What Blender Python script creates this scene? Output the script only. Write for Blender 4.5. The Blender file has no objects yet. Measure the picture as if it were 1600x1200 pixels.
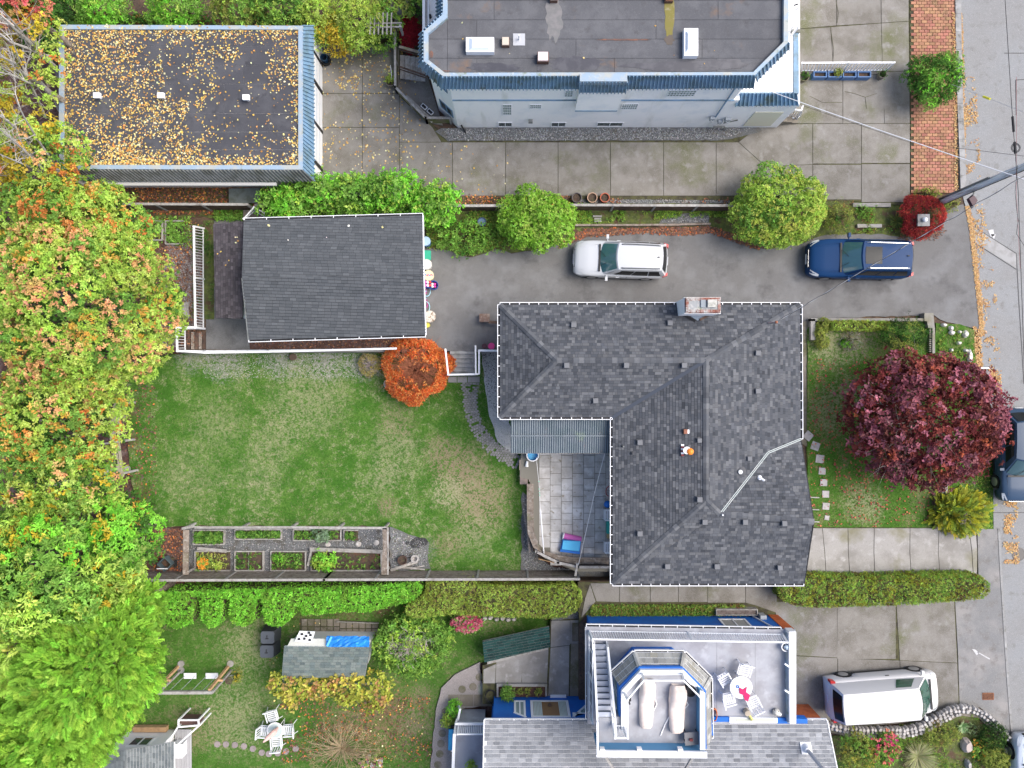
import bpy, math, random
import numpy as np
from mathutils import Vector, Matrix
random.seed(7); RNG = np.random.default_rng(11)
sc = bpy.context.scene
COL = sc.collection
R = math.radians
# camera, sky, sun
H = 36.0            # height of the drone above the driveway
S = 31.0            # photo pixels per metre at ground level (1600 px wide picture)
cam = bpy.data.cameras.new('camera'); cam_o = bpy.data.objects.new('camera', cam); COL.objects.link(cam_o)
cam_o.location = (0, 0, H); cam_o.rotation_euler = (0, 0, 0)
cam.sensor_width = 36; cam.lens = S * H / 1600 * 36; cam.clip_end = 600; cam.clip_start = 0.5
sc.camera = cam_o
SUN_AZ, SUN_EL = 82, 52         # azimuth from north (+Y) clockwise, elevation
w = bpy.data.worlds.new('World'); sc.world = w; w.use_nodes = True
nt = w.node_tree; bg = nt.nodes['Background']
sky = nt.nodes.new('ShaderNodeTexSky'); sky.sky_type = 'NISHITA'; sky.sun_disc = False
sky.sun_elevation = R(SUN_EL); sky.sun_rotation = R(SUN_AZ); sky.air_density = 0.7; sky.dust_density = 3.0; sky.ozone_density = 0.6
nt.links.new(sky.outputs[0], bg.inputs[0]); bg.inputs[1].default_value = 0.15
sl = bpy.data.lights.new('sun', 'SUN'); sl.energy = 1.9; sl.angle = R(45); sl.color = (1.0, 0.955, 0.895)
so = bpy.data.objects.new('sun', sl); COL.objects.link(so)
sd = Vector((math.sin(R(SUN_AZ))*math.cos(R(SUN_EL)), math.cos(R(SUN_AZ))*math.cos(R(SUN_EL)), math.sin(R(SUN_EL))))
so.rotation_euler = sd.to_track_quat('Z', 'Y').to_euler(); so.location = (20, 20, 60)
sc.view_settings.view_transform = 'Standard'; sc.view_settings.look = 'None'
sc.view_settings.gamma = 1; sc.view_settings.use_curve_mapping = False
sc.view_settings.exposure = 0.93
sc.render.engine = 'CYCLES'
sc.cycles.max_bounces = 5; sc.cycles.diffuse_bounces = 3; sc.cycles.glossy_bounces = 2
sc.cycles.transmission_bounces = 3; sc.cycles.transparent_max_bounces = 6; sc.cycles.use_denoising = True
sc.cycles.caustics_reflective = False; sc.cycles.caustics_refractive = False
# survey coordinates
def XY(px, py, z=0.0):
 k = (H - z) / (H * S)
 return ((px - 800) * k, -(py - 600) * k)
def P3(px, py, z=0.0):
 x, y = XY(px, py, z); return (x, y, z)
def PL(pts, z=0.0): return [XY(a, b, z) for a, b in pts]
def M(px, z=0.0): return px * (H - z) / (H * S)      # picture length -> metres
# materials
MATS = {}
def mat(name, base, rough=0.85, layers=(), bump=0.0, bscale=60.0, attr=False, rnd=0.0, metal=0.0, spec=0.3,
  transl=0.0, coat=0.0, alpha=1.0, bdet=3, emit=0.0, attr_fac=1.0):
 """layers: (colour, scale, lo, hi, detail[, (sx,sy,sz)]) mixed in by noise between lo and hi"""
 if name in MATS: return MATS[name]
 m = bpy.data.materials.new(name); m.use_nodes = True; MATS[name] = m
 t = m.node_tree; N = t.nodes; Lk = t.links; b = N['Principled BSDF']; out = N['Material Output']
 b.inputs['Roughness'].default_value = rough; b.inputs['Metallic'].default_value = metal
 b.inputs['Specular IOR Level'].default_value = spec; b.inputs['Coat Weight'].default_value = coat
 geo = N.new('ShaderNodeNewGeometry')
 c = N.new('ShaderNodeRGB'); c.outputs[0].default_value = (*base, 1); cur = c.outputs[0]
 if attr:
  a = N.new('ShaderNodeAttribute'); a.attribute_name = 'Col'; cur0 = cur; cur = a.outputs['Color']
 def noise(scale, det, stretch=None):
  n = N.new('ShaderNodeTexNoise'); n.inputs['Scale'].default_value = scale; n.inputs['Detail'].default_value = det
  n.inputs['Roughness'].default_value = 0.6
  src = geo.outputs['Position']
  if stretch:
   mp = N.new('ShaderNodeMapping'); mp.inputs['Scale'].default_value = stretch; Lk.new(src, mp.inputs['Vector']); src = mp.outputs[0]
  Lk.new(src, n.inputs['Vector']); return n.outputs['Fac']
 for ly in layers:
  colr, scale, lo, hi, det = ly[:5]; st = ly[5] if len(ly) > 5 else None
  f = noise(scale, det, st); mr = N.new('ShaderNodeMapRange'); mr.inputs['From Min'].default_value = lo; mr.inputs['From Max'].default_value = hi
  Lk.new(f, mr.inputs['Value'])
  mx = N.new('ShaderNodeMix'); mx.data_type = 'RGBA'
  Lk.new(mr.outputs[0], mx.inputs[0]); Lk.new(cur, mx.inputs[6]); mx.inputs[7].default_value = (*colr, 1)
  if len(ly) > 6: mx.blend_type = ly[6]
  cur = mx.outputs[2]
 if rnd:
  oi = N.new('ShaderNodeObjectInfo'); mr = N.new('ShaderNodeMapRange'); mr.inputs['To Min'].default_value = 1 - rnd; mr.inputs['To Max'].default_value = 1 + rnd
  Lk.new(oi.outputs['Random'], mr.inputs['Value'])
  mx = N.new('ShaderNodeVectorMath'); mx.operation = 'SCALE'; Lk.new(cur, mx.inputs[0]); Lk.new(mr.outputs[0], mx.inputs['Scale']); cur = mx.outputs[0]
 Lk.new(cur, b.inputs['Base Color'])
 if bump:
  bn = N.new('ShaderNodeBump'); bn.inputs['Strength'].default_value = bump; bn.inputs['Distance'].default_value = 0.03
  Lk.new(noise(bscale, bdet), bn.inputs['Height']); Lk.new(bn.outputs[0], b.inputs['Normal'])
 if transl:
  tr = N.new('ShaderNodeBsdfTranslucent'); Lk.new(cur, tr.inputs['Color']); ms = N.new('ShaderNodeMixShader'); ms.inputs[0].default_value = transl
  Lk.new(b.outputs[0], ms.inputs[1]); Lk.new(tr.outputs[0], ms.inputs[2]); Lk.new(ms.outputs[0], out.inputs['Surface'])
 if alpha < 1: b.inputs['Alpha'].default_value = alpha
 return m
# mesh helpers
ROOT = {}            # object -> world origin used when baking vertices
def link(o, parent=None):
 COL.objects.link(o)
 if parent is not None: o.parent = parent
 return o
def base_of(parent):
 if parent is None: return np.zeros(3)
 return ROOT.get(parent.name, np.zeros(3))
def thing(name, label, cat, loc=(0, 0, 0), group=None, kind=None):
 o = bpy.data.objects.new(name, None); COL.objects.link(o); o.location = loc; o.empty_display_size = 0.2
 o['label'] = label; o['category'] = cat
 if group: o['group'] = group
 if kind: o['kind'] = kind
 ROOT[o.name] = np.array(loc, float); return o
def struct_root(name, loc=(0, 0, 0)):
 o = bpy.data.objects.new(name, None); COL.objects.link(o); o.location = loc; o['kind'] = 'structure'; ROOT[o.name] = np.array(loc, float); return o
def tag(o, label=None, cat=None, group=None, kind=None):
 if label: o['label'] = label
 if cat: o['category'] = cat
 if group: o['group'] = group
 if kind: o['kind'] = kind
 return o
def raw_mesh(name, V, loops, starts, totals, material, col=None, smooth=False):
 me = bpy.data.meshes.new(name); V = np.asarray(V, np.float32)
 me.vertices.add(len(V)); me.vertices.foreach_set('co', V.ravel())
 me.loops.add(len(loops)); me.loops.foreach_set('vertex_index', np.asarray(loops, np.int32))
 me.polygons.add(len(starts)); me.polygons.foreach_set('loop_start', np.asarray(starts, np.int32))
 try: me.polygons.foreach_set('loop_total', np.asarray(totals, np.int32))
 except Exception: pass
 me.polygons.foreach_set('use_smooth', np.full(len(starts), bool(smooth)))
 me.update(calc_edges=True)
 if col is not None:
  ca = me.color_attributes.new('Col', 'FLOAT_COLOR', 'POINT'); c4 = np.ones((len(V), 4), np.float32); c4[:, :3] = col
  ca.data.foreach_set('color', c4.ravel())
 if material: me.materials.append(material)
 return me
def quads_obj(name, V, material, parent=None, col=None, F=None):
 """V (n*4,3): one quad per four vertices"""
 off = base_of(parent); n = len(V) // 4 if F is None else len(F)
 loops = np.arange(n * 4) if F is None else np.asarray(F).ravel()
 me = raw_mesh(name, np.asarray(V) - off, loops, np.arange(n) * 4, np.full(n, 4), material, col)
 return link(bpy.data.objects.new(name, me), parent)
class MB:
 def __init__(s): s.v = []; s.f = []; s.c = []; s.cc = (1, 1, 1)
 def add(s, vs, fs):
  o = len(s.v); s.v += [tuple(v) for v in vs]; s.f += [tuple(i + o for i in f) for f in fs]; s.c += [s.cc] * len(vs); return s
 def hexa(s, b, t):
  """b,t: four bottom / top points, same winding (counter-clockwise seen from above)"""
  return s.add(list(b) + list(t), [(3, 2, 1, 0), (4, 5, 6, 7), (0, 1, 5, 4), (1, 2, 6, 5), (2, 3, 7, 6), (3, 0, 4, 7)])
 def box(s, x0, x1, y0, y1, z0, z1):
  if x0 > x1: x0, x1 = x1, x0
  if y0 > y1: y0, y1 = y1, y0
  return s.hexa([(x0, y0, z0), (x1, y0, z0), (x1, y1, z0), (x0, y1, z0)], [(x0, y0, z1), (x1, y0, z1), (x1, y1, z1), (x0, y1, z1)])
 def obox(s, c, d, rz=0.0, rx=0.0, ry=0.0):
  m = Matrix.Rotation(rz, 3, 'Z') @ Matrix.Rotation(ry, 3, 'Y') @ Matrix.Rotation(rx, 3, 'X'); c = Vector(c); a, b, h = d[0]/2, d[1]/2, d[2]/2
  q = lambda x, y, z: c + m @ Vector((x, y, z))
  return s.hexa([q(-a, -b, -h), q(a, -b, -h), q(a, b, -h), q(-a, b, -h)], [q(-a, -b, h), q(a, -b, h), q(a, b, h), q(-a, b, h)])
 def bar(s, p0, p1, w, h, up=(0, 0, 1)):
  p0 = Vector(p0); p1 = Vector(p1); d = (p1 - p0)
  if d.length < 1e-6: return s
  d.normalize(); u = Vector(up)
  if abs(d.dot(u)) > 0.98: u = Vector((0, 1, 0))
  sd_ = d.cross(u).normalized(); u = sd_.cross(d).normalized(); a = sd_ * w / 2; b = u * h / 2
  return s.add([p0 - a - b, p0 + a - b, p0 + a + b, p0 - a + b, p1 - a - b, p1 + a - b, p1 + a + b, p1 - a + b],
     [(0, 1, 2, 3), (7, 6, 5, 4), (1, 0, 4, 5), (2, 1, 5, 6), (3, 2, 6, 7), (0, 3, 7, 4)])
 def tube(s, pts, r, n=6, cap=True):
  pts = [Vector(p) for p in pts]; rs = r if isinstance(r, (list, tuple)) else [r] * len(pts); o = len(s.v); k = len(pts); vs = []
  for i, p in enumerate(pts):
   d = (pts[min(i + 1, k - 1)] - pts[max(i - 1, 0)]); d = d.normalized() if d.length > 1e-9 else Vector((0, 0, 1))
   u = Vector((0, 0, 1)) if abs(d.z) < 0.95 else Vector((1, 0, 0)); a = d.cross(u).normalized(); b = a.cross(d).normalized()
   for j in range(n):
    an = 2 * math.pi * j / n; vs.append(p + (a * math.cos(an) + b * math.sin(an)) * rs[i])
  fs = [(i*n + j, i*n + (j+1) % n, (i+1)*n + (j+1) % n, (i+1)*n + j) for i in range(k-1) for j in range(n)]
  if cap: fs += [tuple(range(n))[::-1], tuple((k-1)*n + j for j in range(n))]
  return s.add(vs, fs)
 def cyl(s, x, y, z0, z1, r0, r1=None, n=16, cap=True):
  r1 = r0 if r1 is None else r1
  vs = [(x + r0*math.cos(2*math.pi*j/n), y + r0*math.sin(2*math.pi*j/n), z0) for j in range(n)] + [(x + r1*math.cos(2*math.pi*j/n), y + r1*math.sin(2*math.pi*j/n), z1) for j in range(n)]
  fs = [(j, (j+1) % n, n + (j+1) % n, n + j) for j in range(n)]
  if cap: fs += [tuple(range(n))[::-1], tuple(range(n, 2*n))]
  return s.add(vs, fs)
 def ring(s, x, y, z0, z1, ro, ri, n=18, ro1=None):
  ro1 = ro if ro1 is None else ro1; A = [2*math.pi*j/n for j in range(n)]; vs = []
  for r, z in ((ro, z0), (ro1, z1), (ri*ro1/ro, z1), (ri, z0)): vs += [(x + r*math.cos(a), y + r*math.sin(a), z) for a in A]
  fs = [(k*n + j, k*n + (j+1) % n, ((k+1) % 4)*n + (j+1) % n, ((k+1) % 4)*n + j) for k in range(4) for j in range(n)]
  return s.add(vs, fs)
 def prism(s, xy, z0, z1):
  n = len(xy); a = sum(xy[i][0]*xy[(i+1) % n][1] - xy[(i+1) % n][0]*xy[i][1] for i in range(n))
  if a < 0: xy = xy[::-1]
  vs = [(x, y, z0) for x, y in xy] + [(x, y, z1) for x, y in xy]
  return s.add(vs, [tuple(range(n))[::-1], tuple(range(n, 2*n))] + [(i, (i+1) % n, n + (i+1) % n, n + i) for i in range(n)])
 def poly(s, pts): return s.add(pts, [tuple(range(len(pts)))])
 def slab3(s, pts, t):
  """polygon in space given thickness t straight down"""
  n = len(pts); vs = [tuple(p) for p in pts] + [(p[0], p[1], p[2] - t) for p in pts]
  return s.add(vs, [tuple(range(n)), tuple(range(n, 2*n))[::-1]] + [(i, n + i, n + (i+1) % n, (i+1) % n) for i in range(n)])
 def ball(s, c, r, nu=12, nv=8, sz=1.0, zmin=-1.0):
  vs = [];
  for i in range(nv + 1):
   th = math.pi * i / nv; z = max(math.cos(th), zmin); rr = math.sin(th)
   for j in range(nu): vs.append((c[0] + r*rr*math.cos(2*math.pi*j/nu), c[1] + r*rr*math.sin(2*math.pi*j/nu), c[2] + r*sz*z))
  return s.add(vs, [(i*nu + j, (i+1)*nu + j, (i+1)*nu + (j+1) % nu, i*nu + (j+1) % nu) for i in range(nv) for j in range(nu)])
 def build(s, name, material, parent=None, smooth=False, colored=False, label=None, kind=None, off=None):
  off = base_of(parent) if off is None else np.array(off)
  V = np.array(s.v, float).reshape(-1, 3) - off
  tot = [len(f) for f in s.f]; st = np.concatenate([[0], np.cumsum(tot)[:-1]]) if tot else []
  me = raw_mesh(name, V, [i for f in s.f for i in f], st, tot, material, np.array(s.c) if colored else None, smooth)
  o = link(bpy.data.objects.new(name, me), parent)
  if label: o['label'] = label
  if kind: o['kind'] = kind
  return o
def B(): return MB()
def solo(mb, name, label, cat, material, loc, group=None, smooth=False, colored=False, kind=None):
 """a thing that is one mesh; origin at loc"""
 o = mb.build(name, material, None, smooth, colored, off=loc); o.location = loc; ROOT[o.name] = np.array(loc, float)
 return tag(o, label, cat, group, kind)
def copy_tree(o, parent=None):
 c = o.copy(); COL.objects.link(c); c.parent = parent
 for ch in list(o.children): copy_tree(ch, c)
 return c
def place(proto, used, loc, rz=0, label=None, scale=None):
 o = proto if not used else copy_tree(proto)
 o.location = loc; o.rotation_euler = (0, 0, rz)
 if scale: o.scale = (scale,)*3 if not isinstance(scale, tuple) else scale
 if label: o['label'] = label
 return o
# numpy noise and point-in-polygon
_perm = RNG.random((64, 64))
def vnoise(x, y):
 xi = np.floor(x).astype(int); yi = np.floor(y).astype(int); fx = x - xi; fy = y - yi
 fx = fx*fx*(3-2*fx); fy = fy*fy*(3-2*fy); g = lambda a, b: _perm[a % 64, b % 64]
 return (g(xi, yi)*(1-fx) + g(xi+1, yi)*fx)*(1-fy) + (g(xi, yi+1)*(1-fx) + g(xi+1, yi+1)*fx)*fy
def fbm(x, y, sc_=1.0, o=4):
 v = 0; a = 0.5; t = 0
 for i in range(o): v = v + a*vnoise(x*sc_ + 13*i, y*sc_ + 7*i); t += a; a *= 0.55; sc_ *= 2.03
 return v / t
def inpoly(x, y, poly):
 r = np.zeros(len(x), bool); n = len(poly); j = n - 1
 for i in range(n):
  xi, yi = poly[i]; xj, yj = poly[j]
  c = ((yi > y) != (yj > y)) & (x < (xj - xi)*(y - yi)/((yj - yi) + 1e-12) + xi); r ^= c; j = i
 return r
def scatter_in(poly, n):
 xs = [p[0] for p in poly]; ys = [p[1] for p in poly]; out = np.zeros((0, 2))
 while len(out) < n:
  q = RNG.random((n*2 + 10, 2))*[max(xs)-min(xs), max(ys)-min(ys)] + [min(xs), min(ys)]
  out = np.vstack([out, q[inpoly(q[:, 0], q[:, 1], poly)]])
 return out[:n]
def area(poly): return abs(sum(poly[i][0]*poly[(i+1) % len(poly)][1] - poly[(i+1) % len(poly)][0]*poly[i][1] for i in range(len(poly))))/2
def rough(poly, step=0.25, amp=0.06):
 out = []
 for i in range(len(poly)):
  a = Vector(poly[i]); b = Vector(poly[(i+1) % len(poly)]); n = max(1, int((b-a).length/step))
  for k in range(n):
   p = a.lerp(b, k/n); out.append((p.x + random.uniform(-amp, amp), p.y + random.uniform(-amp, amp)))
 return out
def unit(v): return v / (np.linalg.norm(v, axis=-1, keepdims=True) + 1e-9)
# foliage
def leaf_quads(P, A, Nn, L, W, C, fold=0.12):
 A = unit(A); Nn = unit(Nn - (Nn*A).sum(1, keepdims=True)*A); Sd = np.cross(A, Nn); L = L[:, None]; W = W[:, None]
 V = np.empty((len(P), 4, 3)); V[:, 0] = P; V[:, 1] = P + A*L*.5 + Sd*W*.5 + Nn*L*fold; V[:, 2] = P + A*L; V[:, 3] = P + A*L*.5 - Sd*W*.5 + Nn*L*fold
 return V.reshape(-1, 3), np.repeat(C, 4, axis=0)
def jit(c, n, h=0.12):
 """n colours scattered about the palette c (k,3), value jitter h"""
 c = np.asarray(c, float); k = c[RNG.integers(0, len(c), n)]
 return np.clip(k * RNG.normal(1, h, (n, 1)) * RNG.normal(1, h*.4, (n, 3)), 0.004, 0.9)
def rosettes(Q, Nq, k, L, W, C, spread=0.45):
 """k leaves radiating around each point Q with normal Nq"""
 n = len(Q); u = unit(np.cross(Nq, np.array([0.31, 0.2, 0.93]) + RNG.normal(0, .1, (n, 3)))); v = np.cross(Nq, u)
 Q = np.repeat(Q, k, 0); Nq_ = np.repeat(Nq, k, 0); u = np.repeat(u, k, 0); v = np.repeat(v, k, 0); C = np.repeat(C, k, 0)
 an = RNG.random(n*k)*2*np.pi; el = RNG.uniform(-0.25, 1.0, n*k)*spread*2
 A = (u*np.cos(an)[:, None] + v*np.sin(an)[:, None]) + Nq_*el[:, None]
 C = np.clip(C * RNG.normal(1, .1, (n*k, 1)), .004, .9)
 return leaf_quads(Q + RNG.normal(0, L*.25, Q.shape), A, Nq_ + RNG.normal(0, .35, Q.shape), L*RNG.uniform(.7, 1.25, n*k), W*RNG.uniform(.7, 1.25, n*k), C)
def ell_points(c, r, dens, up=-0.25):
 """random points and normals on an ellipsoid surface above normal z = up"""
 a, b, h = r; ar = 4*math.pi*(((a*b)**1.6 + (a*h)**1.6 + (b*h)**1.6)/3)**(1/1.6); n = max(4, int(ar*dens))
 d = unit(RNG.normal(0, 1, (n, 3))); d = d[d[:, 2] > up]
 return np.array(c) + d*np.array(r), unit(d/np.array(r)), d
def crown_cloud(blobs, dens, k, L, W, pal, tip=None, tipp=0.5, spread=0.45, up=-0.25, rough_=0.08, bj=0.12, fill=0.5):
 """leaves on the skins of many blobs; pal: palettes (one picked per blob); tip: palette used towards blob tops"""
 VV = []; CC = []; blobs = [(np.array(c, float), np.array(r, float), p) for c, r, p in blobs]
 Cb = np.array([b[0] for b in blobs]); Rb = np.array([b[1] for b in blobs])
 for i, (c, r, p) in enumerate(blobs):
  Q, Nq, d = ell_points(c, r, dens, up)
  near = np.where((np.abs(Cb - c) < (Rb + r)).all(1))[0]
  keep = np.ones(len(Q), bool)
  for j in near:
   if j != i: keep &= (((Q - Cb[j])/Rb[j])**2).sum(1) > 0.8
  Q = Q[keep]; Nq = Nq[keep]; d = d[keep]; n = len(Q)
  if not n: continue
  Q = Q + Nq*RNG.normal(0, rough_, (n, 1)) - Nq*(RNG.random((n, 1)) < .25)*RNG.random((n, 1))*min(r)*fill
  base = jit(pal[p % len(pal)], n, .12)*RNG.normal(1, bj)
  if tip is not None:
   f = (RNG.random(n) < tipp*np.clip(d[:, 2]*1.6 - .35, 0, 1)*np.clip(fbm(Q[:, 0]*1.3+5, Q[:, 1]*1.3, 1.0)*3-.9, 0, 1.3))
   base[f] = jit(tip[p % len(tip)], int(f.sum()), .12)
  v, cc = rosettes(Q, unit(Nq + np.array([0, 0, .35])), k, L, W, base, spread); VV.append(v); CC.append(cc)
 return np.vstack(VV), np.vstack(CC)
def dome_blobs(c, r, n, br, npal=1, zmin=0.0, mind=0.75, flat=0.8, seed=None):
 """blob centres over the upper skin of a big ellipsoid, plus an inner mass"""
 out = []; pts = []; tries = 0
 while len(pts) < n and tries < n*60:
  tries += 1; d = Vector((random.gauss(0, 1), random.gauss(0, 1), abs(random.gauss(0, 1))*1.0 + zmin)).normalized()
  if d.z < zmin: continue
  p = Vector((c[0] + d.x*r[0], c[1] + d.y*r[1], c[2] + d.z*r[2]))
  if all((p - q).length > br*mind*1.5 for q in pts): pts.append(p)
 for p in pts:
  s = br*random.uniform(.75, 1.25); out.append(((p.x, p.y, p.z), (s, s*random.uniform(.85, 1.15), s*flat), random.randrange(npal)))
 return out
def branch_mb(mb, p, d, length, r, depth, kinks=4, spread=.6, up=.15):
 pts = [Vector(p)]; rs = [r]; d = Vector(d).normalized()
 for i in range(kinks):
  d = (d + Vector((random.gauss(0, .12), random.gauss(0, .12), random.gauss(0, .08) + up*.2))).normalized()
  pts.append(pts[-1] + d*length/kinks); rs.append(r*(1 - .8*(i+1)/kinks))
 mb.tube(pts, rs, 6 if r > .04 else 4, cap=False)
 if depth > 0:
  for i in range(1, len(pts)):
   for _ in range(2 if depth > 1 else 2):
    dd = (d + Vector((random.gauss(0, spread), random.gauss(0, spread), random.gauss(up, spread*.6)))).normalized()
    branch_mb(mb, pts[i], dd, length*random.uniform(.4, .65), rs[i]*.6 + .004, depth - 1, 3, spread, up)
# GROUND
def lawn_mat(name, g1, g2, tan, blobs, z, soil=(.10, .075, .055)):
 m = bpy.data.materials.new(name); m.use_nodes = True; t = m.node_tree; N = t.nodes; Lk = t.links; b = N['Principled BSDF']
 b.inputs['Roughness'].default_value = .95; b.inputs['Specular IOR Level'].default_value = .1; geo = N.new('ShaderNodeNewGeometry')
 def noise(sc_, det=4):
  n = N.new('ShaderNodeTexNoise'); n.inputs['Scale'].default_value = sc_; n.inputs['Detail'].default_value = det; n.inputs['Roughness'].default_value = .68
  Lk.new(geo.outputs['Position'], n.inputs['Vector']); return n.outputs['Fac']
 def mr(v, a, c, d=0.0, e=1.0):
  q = N.new('ShaderNodeMapRange'); q.inputs[1].default_value = a; q.inputs[2].default_value = c; q.inputs[3].default_value = d; q.inputs[4].default_value = e
  Lk.new(v, q.inputs[0]); return q.outputs[0]
 def mix(f, a, c):
  x = N.new('ShaderNodeMix'); x.data_type = 'RGBA'; Lk.new(f, x.inputs[0])
  for s_, i in ((a, 6), (c, 7)):
   if isinstance(s_, tuple): x.inputs[i].default_value = (*s_, 1)
   else: Lk.new(s_, x.inputs[i])
  return x.outputs[2]
 def math2(op, a, c):
  q = N.new('ShaderNodeMath'); q.operation = op
  for s_, i in ((a, 0), (c, 1)):
   if isinstance(s_, (int, float)): q.inputs[i].default_value = s_
   else: Lk.new(s_, q.inputs[i])
  return q.outputs[0]
 cur = mix(mr(noise(1.1, 6), .4, .62), g1, g2)
 cur = mix(mr(noise(9, 5), .35, .7), cur, (g1[0]*.6, g1[1]*.6, g1[2]*.6))
 dry = math2('ADD', mr(noise(.55, 3), .42, .75, 0, .55), mr(noise(3.2, 5), .45, .75, 0, .75))
 dry = math2('MULTIPLY', dry, mr(noise(12, 6), .38, .62, .1, 1.5))
 cur = mix(mr(dry, .22, .95, 0, .85), cur, tan)
 for (px, py, rp, colr, st) in blobs:
  c = P3(px, py, z); d = N.new('ShaderNodeVectorMath'); d.operation = 'DISTANCE'; Lk.new(geo.outputs['Position'], d.inputs[0]); d.inputs[1].default_value = c
  f = mr(d.outputs['Value'], 0, M(rp, z), 1, 0); f = math2('MULTIPLY', f, mr(noise(7 if rp > 30 else 9, 6), .36, .64, 0, 1.5)); f = math2('MULTIPLY', f, mr(noise(13, 6), .36, .6, .15, 1.7)); f = mr(f, .15, .85, 0, st)
  cur = mix(f, cur, colr)
 Lk.new(cur, b.inputs['Base Color'])
 bn = N.new('ShaderNodeBump'); bn.inputs['Strength'].default_value = .6; bn.inputs['Distance'].default_value = .04; Lk.new(noise(40, 4), bn.inputs['Height']); Lk.new(bn.outputs[0], b.inputs['Normal'])
 return m
m_dirt = mat('dirt', (.085, .06, .045), .95, [((.13, .09, .06), 2.2, .45, .6, 5), ((.05, .035, .03), 9, .5, .68, 5), ((.16, .06, .03), 14, .58, .7, 4)], bump=.7, bscale=25)
m_litter = mat('leafy_dirt', (.10, .055, .045), .95, [((.17, .12, .11), 3.0, .48, .62, 5), ((.05, .03, .028), 11, .5, .66, 5), ((.24, .10, .04), 22, .58, .68, 3)], bump=.8, bscale=30)
m_asph = mat('asphalt', (.150, .148, .145), .88, [((.195, .197, .198), .8, .46, .66, 6), ((.102, .10, .10), .9, .54, .7, 6), ((.17, .17, .17), 2.6, .58, .75, 6), ((.22, .22, .22), 45, .56, .7, 2), ((.06, .06, .06), 60, .58, .7, 2)], bump=.35, bscale=70, spec=.25)
m_road = mat('road_asphalt', (.235, .236, .234), .9, [((.25, .258, .263), .35, .42, .62, 4), ((.19, .187, .182), 2.4, .55, .72, 4), ((.36, .36, .35), 40, .56, .68, 2), ((.13, .13, .13), 55, .57, .68, 2)], bump=.35, bscale=60)
m_conc = mat('concrete', (.215, .204, .184), .9, [((.145, .135, .115), .9, .42, .62, 6), ((.115, .12, .06), .38, .52, .68, 5), ((.25, .243, .23), 2.2, .55, .72, 6), ((.30, .29, .275), 50, .56, .7, 2), ((.12, .10, .08), 48, .6, .7, 2)], bump=.25, bscale=60, rnd=.07)
m_conc_grey = mat('grey_concrete', (.31, .30, .285), .9, [((.23, .22, .205), .8, .45, .62, 5), ((.38, .37, .36), 2.2, .55, .7, 5), ((.20, .19, .13), .5, .56, .7, 5), ((.17, .16, .14), 40, .6, .7, 2)], bump=.25, bscale=50, rnd=.07)
m_conc_dark = mat('mossy_concrete', (.175, .155, .125), .92, [((.10, .10, .05), .7, .48, .64, 5), ((.23, .205, .175), 2.4, .52, .7, 5), ((.28, .25, .22), 45, .58, .7, 2)], bump=.3, bscale=50, rnd=.08)
m_joint = mat('mossy_joint', (.085, .085, .04), .95, [((.05, .045, .03), 3, .45, .6, 4)])
m_gravel = mat('gravel_bed', (.13, .135, .135), .95, [((.22, .22, .22), 26, .52, .6, 3), ((.08, .08, .08), 30, .56, .64, 3), ((.14, .13, .11), 2, .5, .65, 4)], bump=.9, bscale=28)
m_moss = mat('moss_ground', (.075, .095, .03), .95, [((.12, .15, .035), 3, .45, .6, 5), ((.09, .055, .035), 1.8, .52, .62, 5), ((.16, .14, .10), 12, .58, .68, 4)], bump=.8, bscale=30)
m_soil = mat('garden_soil', (.085, .062, .045), .95, [((.05, .038, .03), 8, .45, .6, 4), ((.13, .07, .045), 3, .52, .66, 5), ((.09, .10, .04), 5, .56, .66, 5)], bump=.8, bscale=30)
m_stone = mat('pale_stone', (.42, .40, .38), .85, [((.28, .26, .24), 4, .45, .65, 5), ((.55, .54, .52), 10, .55, .68, 4)], bump=.4, bscale=20, rnd=.2)
m_curb = mat('kerb_concrete', (.27, .27, .265), .9, [((.17, .165, .15), 4, .5, .66, 5), ((.36, .36, .355), 1.2, .5, .66, 4)], bump=.3, bscale=40, rnd=.05)
m_grassblade = mat('grass_blade', (.1, .2, .04), .8, attr=True, transl=.25, spec=.1)
ground = tag(B().prism([(-160, -160), (160, -160), (160, 160), (-160, 160)], -3, -1.02).build('ground', m_litter), kind='structure')
yt = XY(0, 548)[1]
TR = [(-90, 70), (120, 70), (120, -90), (XY(905, 0)[0], -90), (XY(905, 0)[0], XY(0, 908)[1]), (XY(957, 0)[0], XY(0, 908)[1]), (XY(957, 0)[0], XY(0, 640)[1]), (XY(796, 0)[0], XY(0, 640)[1]), (XY(796, 0)[0], yt), (-90, yt)]
tag(B().prism(TR, -1.5, -0.05).build('upper_terrain', m_dirt), kind='structure')
def zone(name, pts, z, m, th=.35, rgh=None, world=False):
 xy = pts if world else PL(pts, z)
 if rgh: xy = rough(xy, .3, rgh)
 return tag(B().prism(xy, z - th, z).build(name, m), kind='structure')
def shrink(poly, d):
 n = len(poly); a = sum(poly[i][0]*poly[(i+1) % n][1] - poly[(i+1) % n][0]*poly[i][1] for i in range(n))
 if a < 0: poly = poly[::-1]
 out = []
 for i in range(n):
  p = Vector(poly[i]); e0 = (p - Vector(poly[i-1])).normalized(); e1 = (Vector(poly[(i+1) % n]) - p).normalized()
  n0 = Vector((-e0.y, e0.x)); n1 = Vector((-e1.y, e1.x)); b = (n0 + n1); k = max(.35, b.length_squared/2); out.append(tuple(p + b/ (2*k) * 1.0 * d * 2 / 1.0 if False else p + b.normalized()*d/max(.5, b.length/2)))
 return out
def slabs(parent, polys, z, m, name='slab', gap=.014, th=.12):
 for q in polys:
  xy = shrink(PL(q, z), gap); dz = random.uniform(-.004, .004)
  B().prism(xy, z - th, z + dz).build(name, m, parent)
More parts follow.
